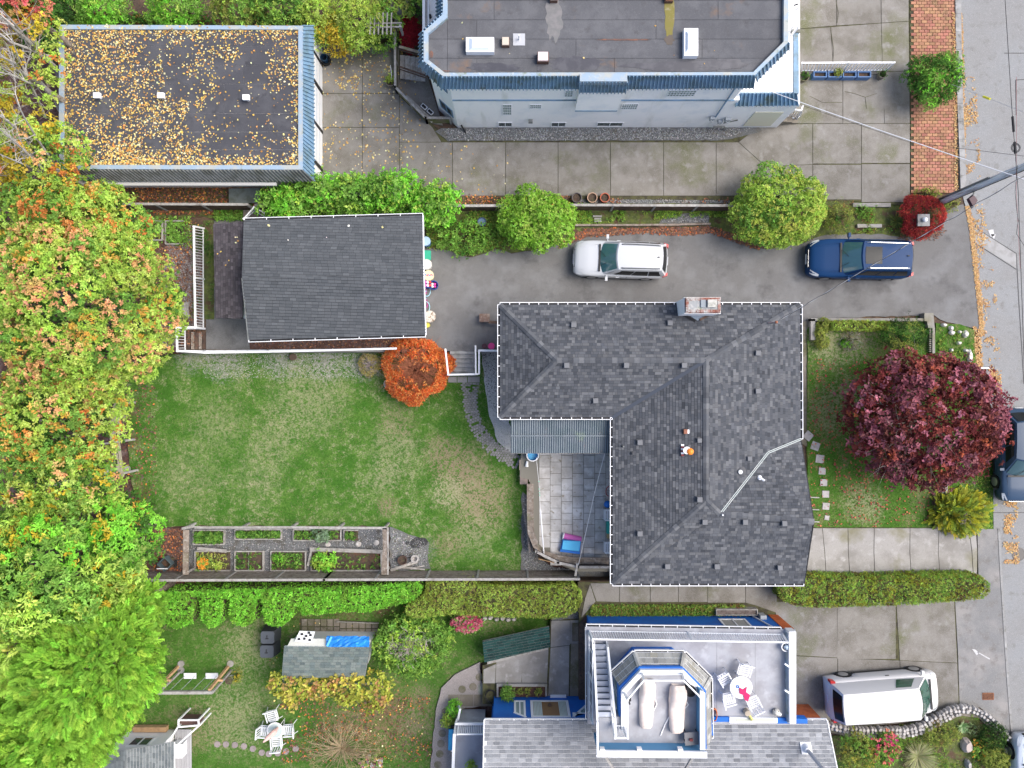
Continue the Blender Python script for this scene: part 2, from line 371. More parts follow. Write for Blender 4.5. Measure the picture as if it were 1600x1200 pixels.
def rect(x0, y0, x1, y1): return [(x0, y0), (x1, y0), (x1, y1), (x0, y1)]
# north concrete yard
yard = struct_root('concrete_yard')
Q = [rect(496, 68, 566, 146), rect(566, 68, 624, 146), rect(496, 146, 566, 199), rect(566, 146, 624, 199), rect(496, 199, 566, 306), rect(566, 199, 624, 306),
 [(624, 150), (676, 199), (690, 222), (624, 222)], [(624, 222), (707, 222), (707, 306), (624, 306)]]
xs = [707, 790, 872, 954, 1037, 1119]
for a, b in zip(xs, xs[1:]): Q.append(rect(a, 222, b, 306))
Q += [[(1119, 222), (1154, 222), (1196, 260), (1150, 306), (1119, 306)], [(1154, 222), (1188, 195), (1270, 193), (1270, 257), (1196, 260)], [(1196, 260), (1270, 257), (1270, 306), (1150, 306)],
 rect(1270, 193, 1346, 256), rect(1346, 193, 1422, 255), rect(1270, 257, 1346, 312), rect(1346, 256, 1422, 316),
 [(1240, -90), (1307, -90), (1307, 40), (1240, 46)], [(1307, -90), (1376, -90), (1377, 36), (1307, 40)], [(1376, -90), (1420, -90), (1420, 33), (1377, 36)],
 [(1240, 46), (1298, 42), (1302, 100), (1240, 101)], [(1298, 42), (1377, 36), (1379, 98), (1302, 100)], [(1377, 36), (1420, 33), (1421, 111), (1379, 112)],
 [(1240, 101), (1379, 98), (1380, 116), (1240, 118)], [(1240, 118), (1317, 117), (1317, 193), (1240, 193)], [(1317, 117), (1381, 116), (1382, 193), (1317, 193)], [(1379, 112), (1421, 111), (1422, 193), (1382, 193)]]
B().prism(PL([(490, 60), (626, 60), (626, 150), (700, 215), (1130, 215), (1190, 190), (1236, 190), (1236, -90), (1422, -90), (1422, 322), (1330, 314), (490, 308)], .02), -.2, .02).build('joint_bed', m_joint, yard)
slabs(yard, Q, .045, m_conc)
# red brick verge
verge = struct_root('brick_verge')
B().prism(PL([(1421, -90), (1491, -90), (1494, 150), (1496, 300), (1423, 300)], .04), -.2, .04).build('sand_bed', m_joint, verge)
m_brick = mat('red_brick_paver', (.42, .17, .10), .9, attr=True, layers=[((.20, .14, .07), 1.3, .55, .72, 5), ((.50, .30, .22), 20, .6, .72, 3)], bump=.3, bscale=50)
mb = B(); bl, bw = M(8.4), M(4.9); x0 = XY(1422, 0)[0]; y = XY(0, -85)[1]; row = 0
while y > XY(0, 298)[1]:
 off = (row % 2)*bl/2
 for i in range(9):
  xx = x0 + off*0 + i*bl + (bl/2 if row % 2 else 0) - (0 if row % 2 else 0)
  x1 = min(xx + bl, XY(1492, 0)[0] + (y < 5)*.1)
  if x1 - xx < .05: continue
  v = random.uniform(.75, 1.2); mb.cc = (.34*v, .165*v*random.uniform(.85, 1.2), .105*v)
  mb.box(xx + .012, x1 - .012, y - bw + .012, y - .008, .0, .075 + random.uniform(-.004, .004))
 y -= bw; row += 1
mb.build('brick', m_brick, verge, colored=True, kind='stuff')
# kerb and road
kerb = struct_root('kerb')
kp = [(1492, -90), (1493, 40), (1494, 100), (1496, 170), (1499, 240), (1501, 302)]
kerbw = 9
for i in range(14):
 a = -90 + i*28; b = a + 27.6; f = lambda y: np.interp(y, [p[1] for p in kp], [p[0] for p in kp])
 B().prism(PL([(f(a), a), (f(a) + kerbw, a), (f(b) + kerbw, b), (f(b), b)], .1), -.2, .12).build('kerb_stone', m_curb, kerb)
RL = [(1500, -90), (1503, 300), (1511, 330), (1518, 400), (1524, 460), (1530, 520), (1536, 580), (1548, 640), (1551, 700), (1553, 830), (1561, 830), (1565, 930), (1570, 1020), (1577, 1120), (1583, 1160), (1592, 1300)]
rx = XY(1500, 0)[0] + 10.5
xyR = PL(RL, 0) ; xyR = [(xyR[0][0], 90)] + xyR + [(xyR[-1][0], -90), (rx + 1, -90), (rx, 90)]
zone('road', xyR, -.015, m_road, world=True)
zone('far_verge', [(rx + .3, 88), (rx + 1.3, -88), (rx + 6, -88), (rx + 6, 88)], .05, m_moss, world=True)
# asphalt driveway
DW = [(664, 386), (700, 392), (735, 402), (760, 396), (775, 388), (800, 396), (830, 392), (860, 384), (890, 372), (915, 364), (960, 362), (1010, 360), (1060, 364), (1110, 360), (1135, 366), (1160, 380), (1195, 390),
 (1230, 385), (1270, 372), (1300, 366), (1380, 366), (1410, 371), (1445, 370), (1470, 352), (1480, 330), (1495, 322), (1506, 318), (1513, 350), (1520, 420), (1527, 470), (1531, 525), (1520, 512), (1470, 500), (1460, 492), (1268, 498), (1262, 520), (1230, 520), (1230, 470),
 (1240, 520), (800, 520), (786, 549), (664, 549)]
DW = [p for p in DW if p not in ((1230, 470), (1240, 520))]
zone('driveway', DW, 0.0, m_asph, rgh=.035)
# right side aprons of the street
zone('street_apron', [(1492, 930), (1497, 1020), (1500, 1120), (1530, 1105), (1550, 1118), (1568, 1140), (1580, 1170), (1577, 1120), (1571, 1020), (1566, 930), (1561, 826), (1524, 826), (1526, 900), (1492, 930)][:-1], .012, mat('apron_asphalt', (.185, .187, .187), .9, [((.26, .25, .24), .6, .45, .65, 5), ((.15, .14, .13), 2.2, .52, .7, 5), ((.32, .31, .30), 45, .57, .7, 2)], bump=.3, bscale=60))
gut = B(); g0 = [(1559, 826), (1563, 900), (1568, 980), (1573, 1060), (1580, 1150), (1588, 1240)]
gut.prism(PL(g0 + [(a + 3.5, b) for a, b in g0[::-1]], .03), -.2, .03); tag(gut.build('kerb_edge', m_curb), kind='structure')
zone('road_patch', [(1518, 352), (1588, 397), (1588, 419), (1521, 377)], -.009, mat('patch_concrete', (.33, .33, .325), .9, [((.25, .245, .235), 2, .45, .65, 5)], bump=.3), .02)
ml = B()
for a, b in (((1588, 396), (1592, 470)), ((1592, 470), (1600, 600)), ((1569, 83), (1600, 83)), ((1587, 125), (1600, 124)), ((1587, 125), (1588, 180)), ((1546, 801), (1600, 801)), ((1518, 352), (1588, 396)), ((1521, 378), (1588, 421))):
 p, q = P3(*a, -.008), P3(*b, -.008); ml.bar(p, q, .03, .008)
tag(ml.build('road_seam', mat('tar_seam', (.07, .07, .07), .8)), kind='structure')
pm = B(); z = .018
for pts in ([(1519, 1014), (1524, 1015), (1530, 1020), (1526, 1024)], [(1526, 1019), (1529, 1019), (1547, 1029), (1546, 1030.5)]): pm.prism(PL(pts, z), .008, z)
tag(pm.build('painted_arrow', mat('white_paint', (.5, .5, .5), .7, [((.4, .4, .39), 12, .52, .62, 3)])), kind='structure')
pm = B(); z = -.005
for pts in ([(1544, 360), (1552, 358), (1554, 368), (1548, 370)], [(1548, 366), (1556, 366), (1553, 374)]): pm.prism(PL(pts, z), -.02, z)
tag(pm.build('painted_mark', MATS['white_paint']), kind='structure')
c = XY(1592, 866, 0); solo(B().ring(c[0], c[1], -.02, .0, .34, .29, 24).cyl(c[0], c[1], -.02, -.006, .285, n=24).obox((c[0], c[1], -.003), (.5, .03, .008)).obox((c[0], c[1] + .1, -.003), (.44, .03, .008)).obox((c[0], c[1] - .1, -.003), (.44, .03, .008)), 'manhole_cover', 'round iron manhole cover in the road below the parked car', 'manhole cover', mat('iron', (.12, .115, .11), .6, metal=.3), (c[0], c[1], 0))
c = P3(1544, 1088, .02); dr = thing('storm_drain', 'small rusty rectangular drain grate beside the kerb near the van', 'drain', c)
mb = B(); w2, h2 = M(8.5), M(5); rust = mat('rust', (.24, .11, .06), .9, [((.14, .06, .04), 20, .45, .65, 3)])
for a in (-1, 1): mb.box(c[0] - w2, c[0] + w2, c[1] + a*h2 - .02, c[1] + a*h2 + .02, 0, .03); mb.box(c[0] + a*w2 - .02, c[0] + a*w2 + .02, c[1] - h2, c[1] + h2, 0, .028)
mb.build('frame', rust, dr); mb = B()
for i in range(9): mb.box(c[0] - w2 + .05 + i*.056, c[0] - w2 + .08 + i*.056, c[1] - h2 + .02, c[1] + h2 - .02, 0.005, .025)
mb.build('grate', rust, dr); B().box(c[0]-w2+.02, c[0]+w2-.02, c[1]-h2+.02, c[1]+h2-.02, 0, .016).build('pit', mat('darkpit', (.06, .035, .025)), dr)
# concrete drives in the south-east
d1 = struct_root('front_driveway')
B().prism(PL([(1262, 824), (1527, 824), (1529, 902), (1252, 903)], .01), -.2, .012).build('joint_bed', m_joint, d1)
xs = [(1258, 1258), (1285, 1291), (1325, 1328), (1366, 1367), (1422, 1424), (1467, 1469), (1514, 1521), (1525, 1527)]
Q = []
for (a, b), (c_, d) in zip(xs, xs[1:]): Q.append([(a, 825), (c_, 825), ((c_+d)/2 + random.uniform(-2, 2), 862), (d, 901), (b, 901), ((a+b)/2, 862)])
for i in range(len(Q) - 1): Q[i+1][5] = Q[i][2]
slabs(d1, Q, .035, m_conc_grey)
d2 = struct_root('side_driveway')
B().prism(PL([(1205, 935), (1492, 935), (1500, 1122), (1240, 1140), (1225, 985), (1205, 960)], .005), -.2, .008).build('joint_bed', m_joint, d2)
slabs(d2, [[(1212, 940), (1308, 940), (1309, 1028), (1242, 1024), (1242, 990), (1212, 962)], rect(1308, 940, 1400, 1030), [(1400, 938), (1491, 936), (1496, 1036), (1406, 1032)], [(1400, 938), (1400, 938), (1406, 1032), (1404, 1032)],
  [(1242, 1024), (1309, 1028), (1309, 1140), (1245, 1140)], [(1309, 1028), (1406, 1032), (1408, 1130), (1309, 1140)], [(1406, 1032), (1496, 1036), (1499, 1120), (1408, 1130)]][:3] + [[(1242, 1025), (1309, 1028), (1309, 1140), (1245, 1140)], [(1309, 1028), (1406, 1032), (1408, 1130), (1309, 1140)], [(1406, 1032), (1496, 1036), (1499, 1120), (1408, 1130)]], .03, m_conc)
wk = struct_root('side_path')
B().prism(PL([(903, 909), (1215, 909), (1215, 965), (1175, 962), (1160, 943), (925, 943), (905, 975)], .0), -.3, .004).build('joint_bed', m_joint, wk)
slabs(wk, [[(914, 935), (922, 912), (931, 940), (908, 966)], [(922, 911), (968, 911), (968, 941), (932, 940)], rect(968, 911, 1016, 941), rect(1016, 911, 1060, 941), rect(1060, 911, 1106, 941), rect(1106, 911, 1165, 942), [(1165, 911), (1214, 911), (1214, 958), (1180, 946), (1165, 942)]], .03, m_conc)
# concrete court west of the blue house, lower level
LZ = -.9; CZ = -.45
court = struct_root('concrete_court')
CP = [(905, 966), (916, 985), (916, 1092), (770, 1090), (745, 1062), (752, 1040), (860, 1000), (862, 970)]
B().prism(PL([(905, 962), (924, 975), (924, 1100), (754, 1100), (754, 1040), (858, 1010), (860, 968)], CZ - .01), -1.3, CZ - .02).build('joint_bed', m_joint, court)
slabs(court, [[(861, 970), (891, 969), (891, 1008), (860, 1012)], [(860, 1012), (890, 1008), (889, 1088), (856, 1088)], [(816, 1012), (858, 1002), (855, 1068), (815, 1068)], [(775, 1034), (818, 1014), (815, 1068), (774, 1068)], [(755, 1046), (775, 1037), (774, 1068), (755, 1068)]], CZ, m_conc_grey)
slabs(court, [[(892, 1006), (915, 1006), (916, 1088), (890, 1088)]], CZ + .01, m_conc_dark)
pf = B(); z = CZ + .04
for x0_, x1_, y0_, y1_ in ((891, 894, 969, 1006), (894, 914, 969, 973), (894, 914, 1002, 1006)): a = XY(x0_, y0_, z); b = XY(x1_, y1_, z); pf.box(a[0], b[0], b[1], a[1], CZ - .3, z)
pf.build('well_edge', m_conc_grey, court); a = XY(894, 973, CZ); b = XY(914, 1002, CZ); B().box(a[0], b[0], b[1], a[1], CZ-.3, CZ - .012).build('well_floor', m_conc_dark, court)
# pebbly walk with round stepping stones, lower south-west garden
zone('pebble_walk', [(672, 1210), (681, 1110), (690, 1075), (710, 1055), (750, 1035), (752, 1068), (775, 1068), (775, 1100), (720, 1108), (716, 1210)], LZ + .12, mat('pebble_concrete', (.27, .245, .235), .92, [((.36, .33, .32), 30, .55, .66, 2), ((.17, .15, .145), 34, .56, .66, 2)], bump=.5, bscale=45), rgh=.03)
st = struct_root('round_steps')
for px, py in ((749, 1058), (763, 1056), (739, 1073), (722, 1077), (696, 1112), (692, 1128), (691, 1146), (689, 1162), (687, 1178), (684, 1195)):
 c = XY(px, py, LZ + .13); B().cyl(c[0], c[1], LZ, LZ + .135, M(6), n=20).build('round_stone', m_conc_dark, st)
for px, py in ((323, 1137), (334, 1163), (339.5, 1163), (353, 1163), (367, 1164), (381, 1166), (395, 1170), (409, 1176), (420, 1178), (434, 1177), (447, 1174), (462, 1170)):
 if px == 334 or px == 323: continue
 c = XY(px, py, LZ + .02); B().cyl(c[0], c[1], LZ - .1, LZ + .03, M(5), n=18).build('round_stone', mat('pink_stone', (.26, .22, .22), .9, [((.18, .17, .14), 8, .5, .65, 4)], rnd=.1), st)
slabs(st, [rect(747, 1069, 762, 1084), rect(762, 1069, 777, 1084)], LZ + .14, mat('greenish_slab', (.28, .30, .26), .9, [((.2, .2, .18), 4, .5, .65, 4)]))
slabs(st, [rect(700, 1085, 740, 1104), rect(740, 1085, 770, 1104)], LZ + .128, m_conc_dark)
# lawns
GR = (.055, .155, .020); GR2 = (.125, .23, .045); TAN = (.31, .30, .18)
mainp = [(196, 600), (215, 570), (240, 556), (330, 549), (784, 549), (800, 560), (815, 700), (838, 760), (830, 893), (620, 893), (612, 822), (286, 822), (240, 822), (205, 760), (200, 690)]
brown = (.25, .19, .13); gg = (.30, .29, .27)
m_lawn = lawn_mat('lawn', GR, GR2, TAN, [(722, 735, 62, brown, 1), (750, 780, 75, (.27, .22, .14), 1), (700, 770, 40, TAN, .9), (690, 705, 45, brown, .75), (615, 700, 55, TAN, .55), (600, 745, 40, TAN, .6), (605, 790, 25, brown, .8), (480, 625, 90, TAN, .6), (430, 690, 60, TAN, .45), (340, 660, 70, TAN, .4), (300, 740, 70, TAN, .35), (400, 740, 70, TAN, .25), (620, 655, 50, brown, .5),
  (350, 562, 50, gg, .8), (440, 560, 48, gg, .75), (510, 562, 50, gg, .9), (565, 566, 42, gg, .85), (300, 556, 40, gg, .7), (740, 840, 50, TAN, .5), (700, 850, 35, brown, .6), (205, 690, 22, (.13, .07, .05), .9), (205, 640, 22, (.13, .07, .05), .8), (215, 770, 26, (.16, .09, .05), .7), (660, 860, 30, (.2, .19, .18), .8), (820, 820, 16, (.25, .24, .22), .5)], LZ)
zone('lawn', mainp, LZ, m_lawn, rgh=.05)
sp = [(232, 960), (262, 940), (640, 930), (905, 955), (905, 985), (862, 1000), (750, 1036), (710, 1055), (690, 1075), (681, 1110), (672, 1215), (160, 1215), (225, 1100)]
m_lawn2 = lawn_mat('garden_lawn', (.06, .15, .022), (.10, .20, .04), (.22, .19, .11), [(390, 1010, 70, TAN, .6), (370, 1120, 90, TAN, .6), (300, 1130, 60, brown, .5), (600, 1125, 95, (.20, .13, .08), .9), (540, 1130, 60, (.22, .16, .10), .8), (650, 1130, 45, (.22, .17, .12), .7), (660, 1085, 30, brown, .6), (600, 950, 30, (.09, .055, .035), .9), (540, 945, 40, (.1, .06, .04), .8), (470, 945, 40, (.1, .06, .04), .6)], LZ)
zone('garden_lawn', sp, LZ, m_lawn2, rgh=.05)
FZ = .1
fp = [(1262, 515), (1268, 503), (1455, 503), (1462, 530), (1465, 780), (1462, 824), (1268, 824), (1262, 760)]
m_lawn3 = lawn_mat('front_lawn', (.06, .155, .02), (.10, .20, .035), (.22, .18, .10), [(1300, 540, 60, TAN, .8), (1340, 530, 50, (.2, .17, .13), .8), (1300, 640, 60, TAN, .6), (1350, 790, 50, TAN, .7), (1330, 610, 40, TAN, .6), (1400, 560, 50, (.16, .12, .08), .8), (1440, 780, 30, brown, .4)], FZ)
zone('front_lawn', fp, FZ, m_lawn3, rgh=.02)
zone('street_lawn', [(1462, 505), (1500, 507), (1522, 515), (1524, 560), (1534, 600), (1550, 700), (1552, 826), (1462, 826)], .03, m_lawn3, rgh=.04)
def blades(name, pts, z, n, tall=.07, dryf=None, tan=(.30, .27, .14), g=((.06, .17, .02), (.09, .22, .035), (.13, .26, .05))):
 xy = scatter_in(PL(pts, z), n); d = fbm(xy[:, 0]*.55, xy[:, 1]*.55, 1, 4)
 C = jit(g, n, .18); dry = RNG.random(n) < np.clip((d - .46)*4, .03, .6); C[dry] = jit([tan, (.24, .2, .11)], int(dry.sum()), .15)
 A = np.stack([RNG.normal(0, .8, n), RNG.normal(0, .8, n), RNG.uniform(.4, 1, n)], 1); L = RNG.uniform(.5, 1.2, n)*tall
 V, CC = leaf_quads(np.column_stack([xy, np.full(n, z)]), A, RNG.normal(0, 1, (n, 3)), L, np.full(n, .018), C)
 o = quads_obj(name, V, m_grassblade, None, CC); return tag(o, kind='stuff')
blades('grass', mainp, LZ, 42000); blades('grass', sp, LZ, 26000); blades('grass', fp, FZ, 15000, .08)
blades('grass', [(1465, 510), (1518, 518), (1522, 560), (1548, 700), (1550, 824), (1465, 824)], .03, 6000, .09)
# planting beds, gravel and litter
zone('north_bed', [(505, 309), (1440, 309), (1470, 320), (1470, 350), (1440, 374), (1300, 368), (1230, 388), (1160, 384), (1110, 362), (915, 366), (860, 388), (760, 402), (664, 388), (664, 340), (180, 340), (170, 300), (300, 292), (505, 292)], -.02, m_moss, rgh=.06)
zone('gravel_strip', [(690, 200), (1185, 198), (1192, 205), (1130, 219), (700, 220), (680, 205)], .055, m_gravel, rgh=.02)
zone('fence_gravel', [(895, 309), (1140, 309), (1140, 318), (895, 318)], .0, m_gravel, rgh=.03)
zone('bed_gravel', [(1040, 334), (1110, 334), (1108, 349), (1030, 349)], .0, m_gravel, rgh=.06)
zone('garage_gravel', [(256, 352), (305, 352), (318, 420), (318, 515), (280, 515), (276, 548), (250, 548)], .0, mat('purple_gravel', (.19, .16, .155), .95, [((.34, .32, .32), 26, .53, .61, 3), ((.11, .05, .04), 2.6, .46, .6, 5), ((.07, .06, .06), 30, .57, .64, 3)], bump=.9, bscale=28), rgh=.05)
zone('garage_floor', [(322, 345), (664, 335), (664, 548), (322, 546)], -.012, m_asph)
zone('garage_side', [(390, 524), (664, 520), (664, 545), (390, 546)], -.004, m_litter, rgh=.02)
zone('garage_slope', rect(318, 345, 335, 500), .0, m_moss, rgh=.04)
zone('patio_base', [(818, 650), (957, 650), (957, 893), (900, 893), (850, 872), (832, 845), (828, 750), (812, 745)], CZ + .08, mat('sand_joint', (.2, .19, .16), .95))
zone('wall_gravel', [(752, 549), (796, 549), (796, 660), (812, 700), (800, 712), (778, 690), (762, 640)], LZ + .02, mat('pale_gravel', (.5, .5, .48), .95, [((.52, .52, .51), 26, .52, .6, 3), ((.18, .18, .17), 30, .57, .64, 3)], bump=.9, bscale=28), rgh=.04)
zone('patio_gravel', [(815, 770), (830, 780), (833, 860), (860, 885), (900, 892), (952, 892), (952, 906), (815, 893)], LZ + .03, m_gravel, rgh=.05)
zone('fire_gravel', [(609, 824), (640, 835), (668, 845), (672, 888), (609, 893)], LZ + .012, m_gravel, rgh=.07)
zone('compost_dirt', [(238, 826), (286, 824), (286, 893), (222, 895)], LZ + .012, m_litter, rgh=.06)
zone('garden_bed_ground', [(285, 824), (607, 824), (607, 896), (285, 896)], LZ + .004, mat('garden_gravel', (.11, .115, .12), .95, [((.19, .19, .19), 26, .52, .6, 3), ((.09, .085, .075), 2.4, .5, .62, 5), ((.07, .07, .07), 30, .56, .64, 3)], bump=.9, bscale=28))
zone('hedge_dirt', [(180, 908), (640, 904), (900, 908), (903, 925), (640, 930), (240, 935)], LZ - .03, m_litter, rgh=.05)
zone('south_bed', [(925, 944), (1160, 944), (1175, 950), (1175, 962), (915, 964), (918, 950)], .012, m_moss, rgh=.03)
zone('court_gravel', [(862, 962), (905, 950), (925, 946), (932, 948), (905, 966), (862, 970)], CZ + .03, m_gravel, rgh=.04)
zone('house_path', [(1250, 505), (1263, 500), (1263, 700), (1250, 690)], .03, m_conc_dark)
zone('shed_paving_bed', [(468, 966), (592, 972), (592, 995), (468, 990)], LZ + .01, m_joint)
zone('rock_garden', [(1300, 1150), (1345, 1142), (1430, 1135), (1480, 1112), (1530, 1108), (1556, 1130), (1578, 1180), (1580, 1300), (1300, 1300)], .05, m_moss, rgh=.06)
zone('neighbour_soil', [(1240, 1140), (1310, 1140), (1310, 1300), (1200, 1300)], -.01, m_dirt)
zone('west_floor', [(-300, -200), (95, -200), (95, 30), (600, 30), (640, 65), (495, 72), (495, 60), (90, 60), (90, 310), (250, 345), (250, 548), (-300, 548)], -.03, m_litter, rgh=.1)
zone('path_north', [(640, 60), (640, 0), (690, -60), (600, -60), (600, 60)], .03, m_conc)
zone('back_path', [(500, 66), (640, 62), (640, 72), (500, 72)], .018, m_conc_dark)
# stones: real little stones on the gravel
def stones(name, pts, z, n, r=.035, cols=((.30, .31, .32), (.16, .165, .17), (.22, .23, .24), (.08, .08, .08), (.40, .39, .37)), world=False):
 poly = pts if world else PL(pts, z); xy = scatter_in(poly, n); rr = RNG.uniform(.5, 1.4, n)*r
 base = np.array([[1, 0, 0], [0, 1, 0], [-1, 0, 0], [0, -1, 0], [0, 0, .8]]); V = np.empty((n, 5, 3)); an = RNG.random(n)*6.28; c, s = np.cos(an), np.sin(an)
 for i in range(5):
  bx, by, bz = base[i]; j = RNG.uniform(.7, 1.2, n); V[:, i, 0] = xy[:, 0] + rr*(bx*c - by*s)*j; V[:, i, 1] = xy[:, 1] + rr*(bx*s + by*c)*j; V[:, i, 2] = z - .008 + rr*bz*j*.8
 F = np.array([[0, 1, 4], [1, 2, 4], [2, 3, 4], [3, 0, 4]]); loops = (np.arange(n)[:, None, None]*5 + F).reshape(-1)
 me = raw_mesh(name, V.reshape(-1, 3), loops, np.arange(n*4)*3, np.full(n*4, 3), mat('pebble', (.3, .3, .3), .85, attr=True), np.repeat(jit(cols, n, .1), 5, 0))
 return tag(link(bpy.data.objects.new(name, me)), kind='stuff')
stones('gravel', [(692, 201), (1180, 199), (1128, 218), (700, 219)], .055, 5200, .04)
stones('gravel', [(897, 310), (1138, 310), (1138, 317), (897, 317)], .0, 1200, .04)
stones('gravel', [(262, 356), (300, 356), (316, 420), (316, 512), (280, 512), (276, 545), (255, 545)], .0, 2600, .035)
stones('gravel', [(754, 552), (780, 552), (780, 650), (764, 636)], LZ + .02, 900, .035)
stones('gravel', [(818, 775), (829, 785), (832, 860), (858, 884), (898, 891), (818, 891)], LZ + .03, 1300, .035)
stones('gravel', [(612, 828), (640, 838), (664, 848), (668, 886), (612, 890)], LZ + .012, 1200, .04)
stones('gravel', rect(288, 827, 604, 894), LZ + .006, 6000, .03)
stones('gravel', [(310, 552), (600, 552), (610, 575), (560, 590), (320, 592)], LZ, 2800, .03, ((.45, .44, .42), (.3, .29, .27), (.5, .48, .44)))
stones('gravel', [(866, 964), (905, 952), (928, 947), (905, 962)], CZ + .03, 500, .03)
stones('gravel', [(1042, 336), (1108, 336), (1106, 347), (1034, 347)], .0, 500, .04)
def litter(name, pts, z, n, cols, size=.075, world=False, dens=None, flat=.35, zf=None):
 poly = pts if world else PL(pts, z); xy = scatter_in(poly, n)
 if dens is not None: k = RNG.random(n) < dens(xy); xy = xy[k]
 n = len(xy); an = RNG.random(n)*6.28; A = np.stack([np.cos(an), np.sin(an), RNG.uniform(0, flat, n)], 1); Nn = np.stack([RNG.normal(0, flat*.6, n), RNG.normal(0, flat*.6, n), np.ones(n)], 1)
 L = size*RNG.uniform(.55, 1.5, n); zz = np.full(n, z + .008) if zf is None else zf(xy) + .008
 V, CC = leaf_quads(np.column_stack([xy, zz]), A, Nn, L, L*RNG.uniform(.6, .95, n), jit(cols, n, .12), .08)
 return tag(quads_obj(name, V, m_leafl, None, CC), kind='stuff')
m_leafl = mat('fallen_leaf', (.5, .4, .1), .75, attr=True, spec=.2)
YEL = ((.62, .42, .10), (.70, .55, .22), (.50, .32, .09), (.64, .60, .36), (.38, .22, .08)); ORG = ((.62, .22, .05), (.5, .14, .05), (.7, .34, .10)); BRN = ((.16, .075, .05), (.22, .095, .06), (.10, .055, .04), (.30, .15, .08), (.13, .09, .08))
noisy = lambda s, lo, hi: (lambda xy: np.clip((fbm(xy[:, 0]*s + 3, xy[:, 1]*s + 9) - lo)/(hi - lo), 0, 1))
litter('fallen_leaves', rect(500, 75, 660, 300), .05, 1100, YEL, .085, dens=noisy(.5, .35, .7))
litter('fallen_leaves', rect(530, 120, 560, 140), .05, 60, YEL, .085)
litter('fallen_leaves', rect(624, 225, 800, 303), .05, 60, YEL, .08)
litter('fallen_leaves', [(885, 374), (915, 358), (1110, 354), (1150, 368), (1180, 384), (1190, 392), (1150, 378), (1110, 364), (1060, 368), (1010, 364), (915, 370), (870, 388)], .004, 3600, BRN + BRN + ORG[1:2], .08)
litter('fallen_leaves', [(895, 310), (1140, 310), (1140, 318), (895, 318)], .02, 500, BRN, .08, dens=noisy(1, .4, .6))
litter('fallen_leaves', [(700, 305), (900, 306), (900, 320), (700, 320)], .02, 900, BRN + BRN + ORG, .08)
litter('fallen_leaves', rect(180, 290, 480, 335), .0, 4500, BRN + BRN + ORG, .09)
litter('fallen_leaves', [(180, 335), (310, 345), (300, 400), (265, 440), (260, 548), (240, 548)], .01, 2200, BRN + BRN + ORG[:1] + YEL[:1], .085)
litter('fallen_leaves', rect(400, 528, 640, 545), .0, 700, BRN, .08)
litter('fallen_leaves', rect(262, 420, 316, 540), .01, 900, BRN, .08)
litter('fallen_leaves', rect(238, 826, 286, 892), LZ + .03, 800, BRN + BRN + ORG[:2], .09)
litter('fallen_leaves', rect(196, 600, 245, 822), LZ + .03, 500, BRN + BRN + ORG[:1], .09)
litter('fallen_leaves', rect(205, 905, 900, 935), LZ, 7000, BRN, .08)
litter('fallen_leaves', rect(440, 1090, 680, 1190), LZ + .03, 2600, BRN + BRN + ORG[:2], .08, dens=noisy(.8, .35, .6))
litter('fallen_leaves', rect(420, 940, 680, 1200), LZ + .03, 450, YEL + BRN, .08)
litter('fallen_leaves', rect(1265, 560, 1460, 822), FZ + .03, 1500, ((.35, .07, .06), (.45, .14, .07), (.25, .06, .06)), .08, dens=noisy(.5, .35, .6))
litter('fallen_leaves', [(1420, 350), (1470, 345), (1480, 360), (1460, 376), (1400, 374)], .01, 500, BRN, .07)
NE_ = ((.50, .30, .12), (.58, .40, .2), (.40, .22, .09))
lip = [(1508, 322), (1514, 352), (1521, 420), (1527, 470), (1531, 525)]
litter('fallen_needles', lip + [(a + 7, b) for a, b in lip[::-1]], .0, 2200, NE_, .06)
litter('fallen_needles', [(1493, 20), (1498, 200), (1502, 300), (1508, 300), (1508, 200), (1503, 20)], .0, 3200, NE_, .06)
litter('fallen_needles', [(1488, 20), (1492, 300), (1497, 300), (1493, 20)], .1, 900, NE_, .05)
litter('fallen_needles', [(1504, 120), (1512, 300), (1535, 310), (1524, 120)], -.01, 1800, NE_, .07, dens=noisy(2.2, .52, .66))
litter('fallen_needles', [(1516, 320), (1535, 320), (1552, 400), (1560, 520), (1566, 640), (1556, 640), (1536, 520), (1524, 400)], -.01, 3200, NE_, .07, dens=noisy(2.2, .5, .64))
litter('fallen_needles', [(1545, 560), (1562, 560), (1566, 640), (1556, 640)], -.01, 700, NE_, .07, dens=noisy(2, .45, .6))
litter('fallen_needles', [(1570, 780), (1588, 780), (1592, 880), (1568, 880)], -.01, 1300, NE_, .08, dens=noisy(2.2, .46, .6))
litter('fallen_needles', [(1519, 510), (1532, 515), (1536, 590), (1524, 575)], .01, 600, NE_, .07)
# BUILDING HELPERS
def parts(parent, name, m, mbs, **k):
 for q in mbs: q.build(name, m, parent, **k)
def clip_convex(sub, clip):
 out = list(sub); n = len(clip)
 ar = sum(clip[i][0]*clip[(i+1) % n][1] - clip[(i+1) % n][0]*clip[i][1] for i in range(n))
 cl = clip if ar > 0 else clip[::-1]
 for i in range(n):
  a = cl[i]; b = cl[(i+1) % n]; ex, ey = b[0]-a[0], b[1]-a[1]; inp = out; out = []
  if not inp: return []
  for j in range(len(inp)):
   p = inp[j-1]; q = inp[j]; dp = ex*(p[1]-a[1]) - ey*(p[0]-a[0]); dq = ex*(q[1]-a[1]) - ey*(q[0]-a[0])
   if dq >= 0:
    if dp < 0: t = dp/(dp-dq); out.append((p[0]+(q[0]-p[0])*t, p[1]+(q[1]-p[1])*t))
    out.append(q)
   elif dp >= 0: t = dp/(dp-dq); out.append((p[0]+(q[0]-p[0])*t, p[1]+(q[1]-p[1])*t))
 return out
